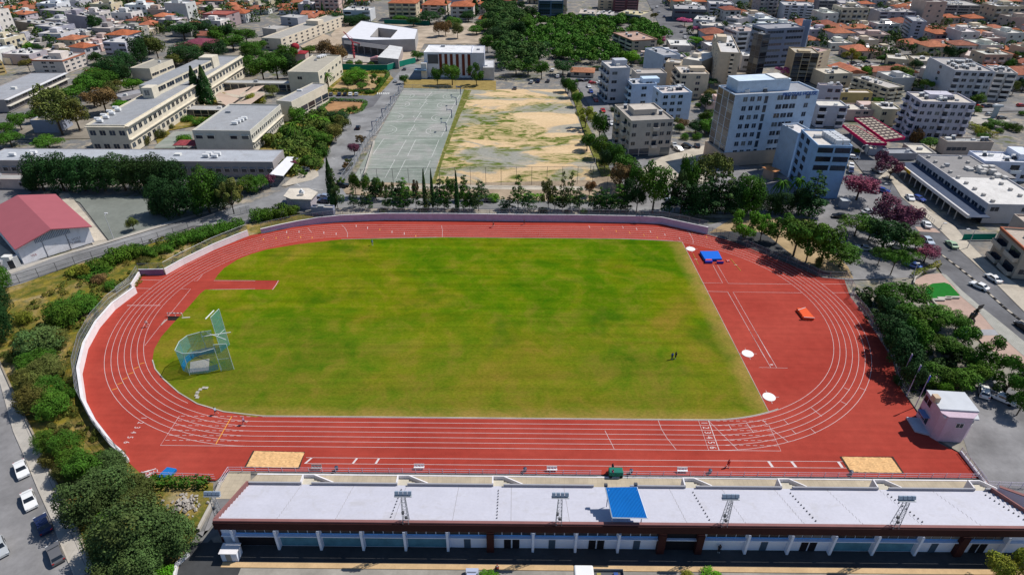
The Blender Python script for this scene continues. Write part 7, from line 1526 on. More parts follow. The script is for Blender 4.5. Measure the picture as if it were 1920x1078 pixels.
grove('E', 'by the school lane', 'F 1230 606 310 200 d;F 1340 616 335 230 d;F 1460 606 300 220 d;F 1570 590 240 230 g;F 1680 570 260 190 d;E 1750 604 330 180 o;F 1860 440 305 180 g;F 1190 600 480 120 y', 'dark trees by the school lane'); grove('E', 'alone on the grey yard', 'B 1005 728 622 92 o', 'tree on the grey yard')
grove('E', 'in the row along the lane', 'U 740 1020 905 190 g;U 860 965 830 160 g;U 960 935 808 150 g;U 1060 915 802 150 g;U 1150 905 830 140 g;U 1250 880 800 140 g;U 1330 835 715 160 g;U 1420 805 695 150 g;U 1500 790 680 150 g;U 1590 760 655 150 g;U 1680 730 635 150 g;U 1765 705 615 140 g;U 570 1050 975 130 l;U 1075 965 915 100 o;U 640 1060 960 110 l', 'bushes between the lane and the left bend')
grove('F', 'beside the cream kiosk', 'U 30 650 530 140 g;U 110 635 530 140 g;U 200 620 498 150 g;U 280 600 520 100 g', 'bushes beside the kiosk')
grove('I', 'outside the left bend', 'F 30 170 -40 150 g;F 15 370 130 200 d;F 50 560 240 180 d;F 500 430 225 240 g;F 610 350 195 230 g;U 700 290 175 120 g;F 330 650 420 300 y;F 430 600 450 190 o;F 300 760 600 260 g;F 390 830 650 220 o;U 230 800 690 180 o;F 280 900 720 240 o;F 400 980 800 220 g;U 520 980 880 120 g;F 290 1050 850 260 o;F 420 1110 920 230 g;U 725 60 -10 230 g;U 830 165 90 100 g;U 750 115 30 110 n;U 200 420 300 110 l;U 110 700 590 110 o;U 560 860 790 90 o;U 150 560 470 100 l', 'shrubs on the slope outside the left bend')
grove('K', 'between left street and grandstand', 'F 375 130 -30 193 g;F 535 180 -20 201 g;E 485 60 -60 159 o;F 595 310 110 226 g;B 675 380 140 243 g;F 515 350 190 168 o;F 855 290 120 210 y;U 385 250 120 134 o;F 675 660 320 294 y;F 885 510 210 285 y;F 1010 510 330 297 o;F 1100 920 440 468 y;F 855 930 640 294 y;F 950 1110 820 414 y;F 1270 900 520 324 y;F 1390 890 600 234 y;U 825 740 565 168 b;U 1240 1100 980 180 b;F 1080 1100 780 306 y;U 765 230 120 117 g', 'large trees between left street and grandstand')
grove('A', 'left of the cream school block', 'B 470 1010 640 260 o;B 600 980 720 200 o;B 410 790 660 150 o;B 560 790 640 170 g;B 690 730 555 210 g;B 800 850 640 200 n;B 710 800 680 150 n;F 870 590 405 170 d;F 960 560 360 150 d;F 1060 480 260 120 d;B 1185 440 268 150 o;B 1000 690 580 170 b;F 780 560 440 150 d;F 720 620 500 150 g;F 640 640 560 150 g;F 820 640 520 170 g;F 930 620 470 130 d;B 1480 420 330 160 o;F 1120 400 250 150 d;B 860 720 600 150 o;F 1620 420 290 160 d;B 1640 330 190 150 g;B 925 840 740 150 b;F 1400 470 310 250 d;B 1320 500 400 130 o;B 1385 300 165 200 d;B 1520 260 150 150 d;B 740 260 100 110 d;B 60 1020 905 140 g;B 165 975 840 140 g;B 270 920 815 120 g;B 90 1095 985 180 g;B 370 1110 1005 210 g;B 1750 380 250 200 g;B 1850 330 210 180 g;B 1700 320 180 130 d;B 1880 390 320 110 l', 'trees round the left school blocks')
grove('A', 'in the school courtyard', 'Y 1500 800 496 92 d;Y 1572 800 488 92 d;U 1385 1060 990 115 b;U 1330 900 845 90 g;U 1410 905 850 100 g;U 1490 930 865 110 g;U 1590 930 850 120 g;U 1680 920 845 110 b;U 1750 900 840 80 g;U 1205 1030 950 90 o;U 1100 1078 1000 70 o;B 1890 780 700 90 l;U 1280 960 920 60 o', 'plants in the school courtyard')
grove('B', 'round the upper school blocks', 'B 60 610 425 200 g;B 250 470 330 160 g;B 90 500 370 150 g;F -30 420 300 160 g;F -40 560 400 150 g;B 620 170 90 130 d;F 700 190 110 140 d;B 1180 200 120 110 d;F 1480 210 120 120 g;F 1700 230 140 130 g;F 1780 330 200 140 d;B 1820 420 300 120 g;F 1850 240 150 130 d;F 1800 180 90 130 g;B 165 600 400 200 g;F 262 590 385 110 d;U 200 450 350 150 g;B 405 425 340 115 g;B 520 450 298 130 n;B 625 480 325 150 n;B 30 400 300 120 g;B 350 510 448 90 g;B 130 720 630 110 o;U 30 780 700 100 l;B 590 190 100 120 d;B 790 170 105 130 d;B 1080 170 110 130 g;B 1300 180 85 200 d;B 1590 160 80 120 d;B 1370 280 155 90 n;B 1420 270 155 100 n;B 1510 290 170 90 o;B 1650 260 190 120 g;B 1730 390 255 120 g;B 1210 450 378 100 g;U 700 490 440 60 g;U 770 490 440 60 g;U 865 500 455 60 g;U 930 505 470 50 g;Y 505 130 20 26 d;Y 415 110 30 20 d;Y 1215 120 0 36 d;Y 1425 100 0 34 d;Y 1640 120 -20 60 d', 'trees round the upper school blocks')
grove('B', 'in the entrance road gardens', 'F 745 615 505 190 b;B 690 665 570 90 g;E 905 665 545 90 g;B 800 675 615 100 g;M 545 660 535 100 g;U 850 700 660 70 g;B 1360 640 508 90 g;B 1470 640 478 140 g;E 1650 640 478 120 g;B 1110 630 560 76 g;M 300 1078 890 120 g;M 410 1078 950 110 g;M 440 950 850 100 b;M 515 960 870 100 b;B 330 960 800 140 g;F 610 905 815 170 d;B 650 980 860 130 o;B 600 1060 920 150 o;B 510 1090 980 140 g;U 230 1010 920 110 g;U 700 840 790 50 g;U 740 830 780 50 o;M 580 770 725 50 g', 'plants beside the entrance road')
grove('F', 'by the white canopy', 'U 230 205 125 120 g;U 330 205 110 140 g;U 430 190 90 150 g;U 500 170 70 110 g;U 120 60 10 90 g;B 300 280 192 72 p;B 108 400 300 100 p;E 400 268 162 96 g;E 365 325 275 56 g;B 740 170 68 92 p;E 790 90 8 80 n;E 700 270 190 76 o;E 680 295 215 60 n;B 40 420 300 150 g;E 648 400 325 60 g;U 600 400 360 60 n', 'plants by the long hall')
grove('C', 'at the park edge', 'B 40 330 150 130 d;B 100 260 130 110 g;B 180 430 310 200 d;B 60 440 350 150 g;B 120 560 430 170 g;B 220 590 450 120 g;B 380 560 450 150 d;B 30 560 450 150 g;B 890 490 380 120 b;B 1100 350 300 70 g;P 1290 200 130 100 k;P 1385 260 190 80 k;E 1120 330 270 60 k;P 1375 360 268 130 b;P 1060 170 90 50 o;B 190 160 120 60 k;B 640 520 490 90 d;B 950 450 410 90 g;B 420 690 590 90 g;B 1240 930 880 70 o;U 1420 890 840 70 g;B 1250 990 920 80 g;U 760 830 790 60 d;U 1390 800 760 50 g;U 1290 1040 985 70 g;B 1280 960 890 90 n;B 1370 1000 890 130 d;B 1440 1010 900 100 g;U 1380 1040 980 80 g;B 70 80 10 60 d;B 130 160 40 120 d', 'trees at the park edge')
grove('D', 'among the right quarter houses', 'P 100 590 490 100 k;E 620 480 360 130 l;B 1340 460 335 110 d;B 1430 430 350 100 d;B 700 470 420 60 g;B 850 470 410 90 g;U 820 760 720 80 b;U 940 620 550 90 l;B 1560 790 700 110 g;B 1830 300 220 90 g;B 1240 640 580 110 d;B 1050 560 510 70 g;B 1690 950 890 110 g;U 1730 990 950 60 g;U 1580 1000 930 90 l;U 1640 960 900 80 g;U 1780 960 900 80 g;U 1850 980 910 100 g;U 1600 1040 980 90 g;B 1540 860 790 80 g;U 1900 860 820 60 g;B 1880 400 330 70 g;B 230 130 60 60 g', 'trees among the right quarter houses'); grove('H', 'behind the shopping building', 'B 1210 110 30 130 g;B 1330 130 70 100 g;U 1100 60 -60 100 n;E 1740 900 850 90 l', 'trees behind the shopping building')

def hedge(pts, w, h, label, col=GREEN, z0=0, name='hedge', dens=14):
    r2 = random.Random(len(label)); t = thing(name, pts[0].to_tuple(), label, 'hedge'); q = MB()
    for a, b in zip(pts, pts[1:]):
        d = (b-a); L = d.length; d.normalize(); n = Vector((-d.y,d.x,0))
        for _ in range(int(L*dens*(w+2*h))):
            s_ = r2.uniform(0, L); k = r2.uniform(-h, w+h)
            if k < 0: p = a+d*s_-n*w/2+Vector((0,0,-k)); nn = -n
            elif k > w: p = a+d*s_+n*w/2+Vector((0,0,k-w)); nn = n
            else: p = a+d*s_+n*(k-w/2)+Vector((0,0,h)); nn = Vector((0,0,1))
            p += Vector((r2.gauss(0,.09), r2.gauss(0,.09), z0+r2.gauss(0,.08)+.1*sin(s_*1.3))); leaf(q, p, nn+Vector((r2.gauss(0,.5), r2.gauss(0,.5), r2.gauss(0,.4)+.3)), .22*r2.uniform(.7,1.3), r2)
    q.build('foliage', LEAF, t, color=col); return t
hedge([P(*a, 0, 'K') for a in ((1130,400),(1250,405),(1400,408),(1580,405))], 1.6, 1.5, 'green hedge at the left end of the home straight', GREEN)
hedge([P(*a, 0, 'F') for a in ((850,462),(1000,470),(1200,474),(1420,478),(1700,488))], 1.8, 1.3, 'long trimmed hedge between the road and the ball court', GREEN)
hedge([P(*a, 0, 'G') for a in ((85,500),(240,502))], 2.4, 1.9, 'bright trimmed hedge at the left below the dirt field', BGREEN); hedge([P(*a, 0, 'G') for a in ((285,508),(505,512))], 2.0, 1.5, 'bright trimmed hedge in the middle below the dirt field', BGREEN); hedge([P(*a, 0, 'G') for a in ((570,512),(758,516))], 2.0, 1.6, 'bright trimmed hedge at the right below the dirt field', GREEN)
hedge([P(*a, 0, 'B') for a in ((480,830),(555,755),(800,765),(825,778),(790,830),(725,855))], 1.6, 1.0, 'low clipped hedge round the earth island in the car park', GREEN)
hedge([P(*a, 0, 'B') for a in ((520,680),(640,688),(840,700),(890,700),(990,570),(985,548),(860,545))], 1.6, 1.2, 'clipped hedge round the ochre garden above the parked cars', GREEN)
hedge([P(*a, 0, 'H') for a in ((1080,1080),(1120,1055),(1190,1030),(1275,985))], 1.4, 1.0, 'yellow green hedge curving round the plaza corner', (.10,.12,.02))
hedge([P(*a, 0, 'D') for a in ((860,520),(960,580),(1080,640),(1200,670))], 3.0, 2.0, 'long green hedge beside the terraced flats', BGREEN); hedge([P(*a, 0, 'D') for a in ((1490,940),(1600,990),(1700,1030))], 2.5, 1.6, 'rough yellow green hedge right of the large apartment building', YGREEN)

# park wood: one mass of crowns nobody could count
def mass(name, label, poly, n, rr_, hh, col, seed, leaves=170, sz=.62):
    r2 = random.Random(seed); pw = [P(*p) for p in poly]; pp = [(p.x,p.y) for p in pw]; x0, x1 = min(p[0] for p in pp), max(p[0] for p in pp); y0, y1 = min(p[1] for p in pp), max(p[1] for p in pp); q = MB(); k = 0; g = 0
    while k < n and g < n*20:
        g += 1; x, y = r2.uniform(x0,x1), r2.uniform(y0,y1)
        if not inpoly(x, y, pp): continue
        k += 1; R_ = r2.uniform(*rr_); H_ = r2.uniform(*hh)
        for _ in range(leaves):
            d = Vector((r2.gauss(0,1), r2.gauss(0,1), abs(r2.gauss(0,1))+.05)).normalized(); p = Vector((x+d.x*R_*r2.uniform(.75,1.05), y+d.y*R_*r2.uniform(.75,1.05), max(.3,H_-R_*.8+d.z*R_*.9))); leaf(q, p, d+Vector((r2.gauss(0,.5),r2.gauss(0,.5),r2.gauss(0,.4))), sz*r2.uniform(.6,1.3), r2)
    o = q.build(name, LEAF, None, color=col); return tag(o, label, 'wood', kind='stuff')
mass('park_wood', 'dense green park wood beyond the dirt field', [(984,42),(1060,38),(1200,42),(1250,68),(1225,92),(1175,70),(1165,100),(1175,118),(1080,122),(1035,108),(975,100),(958,60)], 330, (2.6,4.6), (4,6.5), (.045,.125,.012), 3)
mass('upper_wood', 'dark green wood left of the park up to the top edge', [(905,8),(960,20),(984,45),(958,62),(975,100),(1030,110),(1020,135),(960,150),(945,150),(935,100),(915,60)], 170, (3,5), (6,10), (.032,.075,.016), 4)
mass('garden_wood', 'mixed green garden thicket along the entrance road', [(530,325),(500,268),(545,240),(600,215),(640,222),(652,215),(630,250),(610,290),(600,316),(575,326)], 120, (1.6,3.0), (2.2,4.5), (.055,.095,.016), 5, 150, .42)
mass('slope_scrub', 'low scrub and tufts outside the left bend', [(0,600),(60,560),(110,520),(210,470),(330,440),(430,418),(468,440),(380,470),(300,505),(240,545),(200,590),(160,640),(140,700),(150,760),(200,840),(235,880),(300,905),(330,960),(280,1040),(220,1060),(180,1020),(110,880),(60,770),(0,660)], 260, (.4,1.1), (.4,1.1), (.10,.12,.02), 6, 60, .2)
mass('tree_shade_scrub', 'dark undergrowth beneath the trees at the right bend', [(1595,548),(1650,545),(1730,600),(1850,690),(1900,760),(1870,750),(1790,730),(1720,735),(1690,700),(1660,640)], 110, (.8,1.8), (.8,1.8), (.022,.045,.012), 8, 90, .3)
# ================================================================== CITY FILL: streets of houses
def far_win(q, x, z, w, h, y): q.box(x-w/2, x+w/2, y-.06, y, z, z+h)
def house_proto(kind):
    t = bpy.data.objects.new({'a':'apartment_block'}.get(kind[0], 'house'), None); C.objects.link(t); ORG[t.name] = Vector(); t.empty_display_size = .5; r2 = random.Random(hash_(kind))
    if kind[0] == 'h': W_, D, fl = [(13,11,1),(15,10,1),(12,12,2),(14,13,2),(10,14,1)][int(kind[1])]
    elif kind[0] == 'f': W_, D, fl = [(13,12,1),(15,13,2),(12,14,2),(16,12,3),(18,13,2),(11,11,1)][int(kind[1])]
    else: W_, D, fl = [(20,15,4),(17,14,5),(24,14,4)][int(kind[1])]
    H = fl*3.2+.3; pl = [Vector((-W_/2,-D/2,0)),Vector((W_/2,-D/2,0)),Vector((W_/2,D/2,0)),Vector((-W_/2,D/2,0))]
    if kind[0] == 'h':
        q = MB(); q.prism([(p.x,p.y) for p in pl], 0, H-.2); q.build('wall', WALL, t); hip(t, pl, H, rng(1.7,2.4), .6, TERRA, gable=(kind[1] == '1'))
        q = MB(); q.box(W_/2-.02,W_/2+3.4,-D/2+1,D/2-3,0,2.7); q.build('annexe', WALL, t)
    else:
        box_walls(t, pl, 0, H, WHT, (.5,.5,.5), .6); 
        q = MB(); q.box(-W_*.1,W_*.22,-D*.05,D*.3,H,H+2.4); q.build('stair_hut', WALL, t)
        if kind in ('f1','f4'): p2 = [Vector((-W_/2-4,-D/2+2,0)),Vector((-W_/2-.02,-D/2+2,0)),Vector((-W_/2-.02,D/2-2,0)),Vector((-W_/2-4,D/2-2,0))]; box_walls(t, p2, 0, 3.0, WHT, (.5,.5,.5), .3, 'annexe_wall')
    for f in range(fl):
        z = f*3.2+1.0
        for i in range(max(2, W_//4)):
            x = -W_/2+W_*(i+.5)/max(2, W_//4); k = r2.choice('wwb' if kind[0] != 'a' else 'bbw'); put_win(t, k if not (k == 'b' and f == 0) else 'd', {'w':1.6,'b':3.2,'d':1.2}[k if f else 'w'] if k == 'w' else (3.2 if f else 1.3), 1.3, (x,-D/2-.01,z), 0, (.55,.53,.5))
        for s_ in (1,-1):
            for i in range(max(1, D//5)): y = -D/2+D*(i+.5)/max(1, D//5); put_win(t, 'w', 1.4, 1.2, (s_*(W_/2+.01),y,z), s_*pi/2, (.55,.53,.5))
    zt = H if kind[0] != 'h' else H+.9
    for i in range({'h':1,'f':3,'a':7}[kind[0]]):
        x, y = (r2.uniform(-W_*.4,W_*.4), r2.uniform(-D*.38,D*.38)) if kind[0] != 'h' else (W_*.28, -D*.18); q = MB(); q.tube((x-.6,y,zt+1.2),(x+.6,y,zt+1.2),.36,n=7); q.build('water_tank', METAL, t, color=(.75,.75,.76)); q = MB(); q.quad((x-.8,y-1.5,zt+.2),(x+.8,y-1.5,zt+.2),(x+.8,y-.1,zt+1.1),(x-.8,y-.1,zt+1.1)); q.build('solar_panel', CARGLASS, t)
    return [t, False]
def hash_(s): return sum(ord(c)*31**i for i, c in enumerate(s)) % 9973
HP_ = {}
KIND_T = {'h':'orange tiled', 'f':'flat-roofed', 'a':'flat-roofed'}
WALLC = [((.64,.62,.58),'white'),((.62,.54,.40),'cream'),((.52,.44,.34),'beige'),((.46,.44,.48),'lilac grey'),((.55,.42,.36),'pinkish'),((.66,.66,.68),'bright white'),((.36,.33,.32),'grey brown')]
bldg('A', (235,458), (468,462), (560,402), 548, 'white three-storey block with a red tiled eaves band beside the long dark school', (.60,.54,.50), 3, '.ww.', 'wwww', roof=(.5,.46,.44), trim=(.40,.14,.08), tanks=7, hut=(.35,.3,7,7,3), name='apartment_block')
bldg('A', (768,322), (935,328), (990,278), 425, 'white three-storey house with dark strip windows above the school trees', (.50,.50,.58), 3, 's.s', 'w', roof=(.55,.53,.52), tanks=4, name='apartment_block')
bldg('A', (15,410), (215,418), (345,380), 480, 'grey house with terraces left of the red banded white block', (.42,.38,.42), 2, '..s', 'w', roof=(.62,.60,.58), tanks=5, name='house')
bldg('A', (515,350), (625,362), (650,330), 450, 'tall pale house with an orange tiled roof right of the red banded block', (.52,.48,.50), 2, '.', 'wb', hipc=TERRA, rise=2, name='house')
bldg('A', (640,530), (765,540), (800,485), 575, 'single-storey orange roofed house at the end of the dark school', (.58,.54,.50), 1, 'w', 'w', hipc=TERRA, rise=2, name='house')
bldg('A', (490,110), (690,140), (735,118), 218, 'plain lilac grey block with hardly any windows at the upper left', (.36,.33,.38), 3, '.', '', roof=(.50,.47,.46), tanks=2, hut=(.1,.3,6,5,3), name='apartment_block')
bldg('A', (262,200), (418,212), (500,180), 290, 'grey house with a sunlit cream side and one balcony', (.33,.33,.40), 2, 'w', 'w', roof=(.5,.48,.46), tanks=3, name='house')
bldg('A', (110,165), (300,190), (350,160), 225, 'low olive brown block at the upper left', (.24,.21,.18), 2, '', '', roof=(.40,.38,.36), tanks=3, name='house')
bldg('A', (295,80), (480,92), (560,60), 150, 'grey block with a long cream side and shutters near the top left', (.33,.32,.36), 2, '', 'ww', roof=(.45,.43,.40), tanks=2, name='apartment_block')
bldg('A', (1515,112), (1690,118), (1710,85), 205, 'brown walled house with a dark red pointed roof above the maroon hall', (.34,.26,.27), 3, 'w', 'w', roof=(.35,.10,.08), trim=(.28,.06,.05), name='house')
bldg('A', (475,245), (640,250), (690,225), 300, 'low white roofed house in front of the lilac grey block', (.5,.47,.45), 1, 'w.', 'w', roof=(.66,.64,.62), tanks=4, name='house')
bldg('A', (-60,480), (20,470), (40,395), 560, 'yellow cream block cut by the left picture edge', (.62,.46,.20), 3, 'b', 'w', roof=(.5,.48,.45), name='apartment_block')
bldg('B', (650,82), (852,85), (850,60), 160, 'white two-storey house with a wide balcony near the top edge', (.58,.60,.64), 2, 'b.b', '', roof=(.58,.56,.54), tanks=3, name='house')
bldg('B', (988,25), (1195,28), (1190,5), 155, 'sand coloured apartment block with four rows of balconies and orange eaves', (.56,.47,.34), 4, 'bbbb', 'w', hipc=TERRA, rise=2, name='apartment_block')
bldg('B', (1240,38), (1420,42), (1420,10), 105, 'cream apartment block with an orange roof at the top edge', (.60,.52,.45), 3, 'wbw', '', hipc=TERRA, rise=2.5, name='apartment_block')
bldg('B', (1455,50), (1625,52), (1620,20), 145, 'pale apartment block with an orange roof right of the cypress at the top', (.60,.54,.50), 3, 'wbw', '', hipc=TERRA, rise=2.5, name='apartment_block')
bldg('B', (1665,145), (1735,146), (1730,125), 175, 'tiny blue walled house with an orange roof by the sandy track', (.25,.32,.5), 1, '', '', hipc=TERRA, rise=1.5, name='house')
EXC = [[(560,450),(880,450),(900,530),(560,530)]]
EXC = [[(1440+x/3.99, y/3.99) for x, y in e] for e in EXC]
EXC += [[(1195,-30),(1240,-30),(1275,50),(1310,90),(1290,110),(1255,80),(1225,40)], [(700,-30),(740,-30),(715,30),(730,45),(700,45)], [(400,75),(440,70),(440,110),(400,110)]]
placed = []
def clear_of(x, y, r):
    for c, rad, poly in BB:
        if (x-c.x)**2+(y-c.y)**2 < (rad+r)**2:
            if inpoly(x, y, [(p.x,p.y) for p in poly]): return False
            for i in range(4):
                a, b = poly[i], poly[(i+1)%4]; d = b-a; t_ = max(0, min(1, (Vector((x,y,0))-a).dot(d)/d.length_squared)); q = a+d*t_
                if (q.x-x)**2+(q.y-y)**2 < r*r: return False
    return True
CNT = {}
def city(quarter, allowed, xr, yr, mixk, sx=14.2, sy=14.2, ang=0, seed=1, shade=None):
    r2 = random.Random(seed); rows = []; y = yr[0]; ri = 0; ca_, sa_ = cos(ang), sin(ang); k = 0
    while y < yr[1]:
        row = []; x = xr[0]+r2.uniform(0,8)
        while x < xr[1]:
            xx, yy = x+r2.uniform(-2,2), y+r2.uniform(-2.2,2.2); X, Y = xx*ca_-yy*sa_, xx*sa_+yy*ca_; p_ = proj((X,Y,0)); x += sx*r2.uniform(.9,1.3)
            if ri % 1 == 0 and int((x-xr[0])//95) != int((x-xr[0]-sx)//95): x += 8
            if not inpoly(p_[0], p_[1], allowed) or any(inpoly(p_[0], p_[1], e) for e in EXC): continue
            kd = r2.choice(mixk(p_[0], p_[1]).split())
            rad = 7.1 if kd[0] != 'a' else 10.5
            if not clear_of(X, Y, rad) or any((X-a)**2+(Y-b)**2 < (rad+c-1)**2 for a, b, c in placed): 
                TREES.append((X, Y)); continue
            placed.append((X, Y, rad)); row.append((p_[0], X, Y, kd))
        if row: row.sort(); rows.append(row)
        k += 1; ri += 1; y += sy*r2.uniform(.95,1.1)+(7 if k % 2 == 0 else 0)
    for i, row in enumerate(rows):
        for j, (pxx, X, Y, kd) in enumerate(row):
            HOUSES.append((( X-CAM_LOC.x)**2+(Y-CAM_LOC.y)**2, X, Y, kd, i, j, quarter, ang, r2.random()))
            for _ in range(3):
                if r2.random() < .9: a = r2.uniform(0,2*pi); TREES.append((X+cos(a)*9.5, Y+sin(a)*9))
HOUSES = []
def build_houses():
    HOUSES.sort(); r2 = random.Random(77); cnt = dict(a=0, h=0); far = []
    for dd, X, Y, kd, i, j, quarter, ang, rv in HOUSES:
        cl_ = 'a' if kd[0] == 'a' else 'h'
        if cnt[cl_] >= 262: far.append((X, Y, kd, ang)); continue
        cnt[cl_] += 1
        wc, wn = r2.choice(WALLC); wc = jit(wc, .1); rc = jit(r2.choice(((.62,.59,.55),(.70,.68,.65),(.48,.46,.43),(.74,.73,.72))), .1); tc = jit(r2.choice((TERRA,(.33,.12,.07),(.42,.15,.08),(.25,.09,.06))), .15)
        if kd not in HP_: HP_[kd] = house_proto(kd)
        fl = {'h':'','f':'','a':'multi-storey '}[kd[0]]; nm = 'block' if kd[0] == 'a' else 'house'
        lab = f'{wn} {fl}{KIND_T[kd[0]]} {nm}, {ordn(j)} from left, {ordn(i)} row of the {quarter}'
        cols = dict(wall=wc, annexe_wall=wc, annexe=tuple(c*.9 for c in wc), stair_hut=wc, roof=rc, tiled_roof=tc)
        rz = ang+r2.choice((0,0,pi/2,pi/2,pi))+r2.uniform(-.06,.06); s_ = r2.uniform(.88,1.15); pr = HP_[kd]
        o = copy_tree(pr[0], (X,Y,-.02), rz, (s_, s_*r2.uniform(.9,1.1), s_*r2.uniform(.92,1.12)), lab, f'houses of the {quarter}', colors=cols); o['category'] = 'apartment block' if kd[0] == 'a' else 'house'
    # the farthest houses, past the count, as one object
    ms = [mat('far_wall_%d' % k, c[0], .85, .1, .3) for k, c in enumerate(WALLC[:5])]+[mat('far_roof', (.52,.50,.47), .9, .2, .3), mat('far_tiles', (.40,.13,.07), .85, .2, .8), mat('far_window', (.02,.03,.05), .3), mat('far_tank', (.7,.7,.72), .4)]
    q = MB()
    for X, Y, kd, ang in far:
        W_, D = r2.uniform(10,15), r2.uniform(10,13); fl = 4 if kd[0] == 'a' else r2.choice((1,2,2)); H = fl*3.2; M = Matrix.Translation((X,Y,0)) @ Matrix.Rotation(ang+r2.uniform(-.1,.1),4,'Z'); T = lambda x, y, z: tuple(M @ Vector((x,y,z)))
        q.k = r2.randrange(5); q.box(-W_/2,W_/2,-D/2,D/2,0,H,M); q.k = 5
        if kd[0] == 'h':
            q.k = 6; e = [T(-W_/2-.5,-D/2-.5,H),T(W_/2+.5,-D/2-.5,H),T(W_/2+.5,D/2+.5,H),T(-W_/2-.5,D/2+.5,H)]; r0, r1 = T(-W_*.15,0,H+2.2), T(W_*.15,0,H+2.2); q.quad(e[0],e[1],r1,r0); q.quad(e[2],e[3],r0,r1); q.quad(e[1],e[2],r1); q.quad(e[3],e[0],r0)
        else:
            q.box(-W_/2+.3,W_/2-.3,-D/2+.3,D/2-.3,H,H+.15,M); q.k = 0; q.box(-1.5,2,-1,3,H+.15,H+2.5,M); q.k = 8
            for _ in range(2): x, y = r2.uniform(-W_*.4,W_*.4), r2.uniform(-D*.4,D*.3); q.box(x-.7,x+.7,y-.4,y+.4,H+.9,H+1.7,M)
        q.k = 7
        for f in range(fl):
            for i in range(3):
                x = -W_/2+W_*(i+.5)/3; q.box(x-.8,x+.8,-D/2-.05,-D/2-.01,f*3.2+1.1,f*3.2+2.4,M)
                for s_ in (-1,1): y = -D/2+D*(i+.5)/3; q.box(s_*W_/2-.05,s_*W_/2+.05,y-.6,y+.6,f*3.2+1.1,f*3.2+2.4,M)
    if far: tag(q.build('distant_houses', ms), 'crowded houses of the town farthest along the top edge', 'houses', kind='stuff')
    print('houses', cnt, len(far))
TREES = []
city('left quarter', [(-80,145),(0,148),(60,138),(140,118),(158,136),(190,128),(205,90),(260,85),(300,60),(345,60),(355,85),(420,92),(440,50),(500,22),(520,-30),(-80,-30)], (-520,-60), (150,560), lambda x, y: 'h0 h1 h2 h3 h4 h0 h2 f0 f1 f2 f3 f4 f5' if x > 200 or y < 40 else 'f0 f1 f2 f3 f4 f5 a0 h2 h3 f3 h1', ang=-.09, seed=5)
city('upper middle quarter', [(500,22),(520,-30),(700,-30),(705,18),(640,45),(560,45),(550,30)], (-220,-60), (280,560), lambda x, y: 'h0 h1 h2 h3 f1 f2 a0', seed=6)
city('top middle quarter', [(735,-30),(725,38),(800,42),(900,38),(905,5),(960,12),(1010,40),(1060,36),(1060,-30)], (-80,70), (330,570), lambda x, y: 'a0 h2 h3 f3 a2 h1', sx=22, seed=7)
city('right quarter', [(1240,-30),(1285,60),(1335,95),(1345,130),(1400,100),(1600,95),(1560,140),(1660,190),(1700,255),(1800,280),(1840,262),(1940,290),(1990,200),(1990,-30)], (90,560), (180,560), lambda x, y: 'h0 h1 h2 h3 h4 f0 f1 f2 f4 h2 h0 h3 h1 f3' + (' a0 a1' if y < 60 or x < 1560 else ''), ang=.06, seed=8)
city('row behind the white apartments', [(1180,120),(1250,100),(1330,130),(1335,180),(1370,240),(1345,270),(1300,262),(1290,200),(1200,160)], (60,110), (120,300), lambda x, y: 'f0 f5 h4 f0', sx=15, sy=14, seed=9)
build_houses()
for o, u_ in HP_.values():
    for c_ in [x for x in C.objects if x.parent == o]: bpy.data.objects.remove(c_)
    bpy.data.objects.remove(o)
# garden and street trees among the houses: the near ones one by one, the rest as one far mass
r2 = random.Random(3); TREES = [(x, y) for x, y in TREES if clear_of(x, y, 3.5) and not any((x-a)**2+(y-b)**2 < (c-2)**2 for a, b, c in placed)]
TREES.sort(key=lambda p: p[1]); near_, far_ = TREES[:85], TREES[85:]
near_.sort(key=lambda p: proj((p[0],p[1],0))[0])
for i, (x, y) in enumerate(near_):
    c = r2.choice('gdgbod'); s_ = 'left' if x < 0 else 'right'; j = i if x < 0 else i-sum(1 for p in near_ if p[0] < 0)
    plant(r2.choice(('broadleaf_tree','broadleaf_tree','pine_tree')), (x,y,-.05), r2.uniform(4.5,8), r2.uniform(2.4,4.2), COLK[c], f'{CW_N[c]} garden tree, {ordn(j)} from left among nearer {s_} quarter houses', 'tree', f'garden trees of the {s_} quarter')
q = MB()
for x, y in far_:
    R_ = r2.uniform(2.2,4.2); H_ = r2.uniform(3.5,8)
    for _ in range(110):
        d = Vector((r2.gauss(0,1), r2.gauss(0,1), r2.gauss(0,1)*.9+.3)).normalized(); leaf(q, Vector((x+d.x*R_*r2.uniform(.8,1.05), y+d.y*R_*r2.uniform(.8,1.05), max(.3,H_-R_*.8+d.z*R_))), d+Vector((r2.gauss(0,.5),r2.gauss(0,.5),r2.gauss(0,.4))), .62*r2.uniform(.6,1.3), r2)
tag(q.build('distant_trees', LEAF, None, color=(.035,.075,.016)), 'garden trees scattered among the far houses of the town', 'trees', kind='stuff')
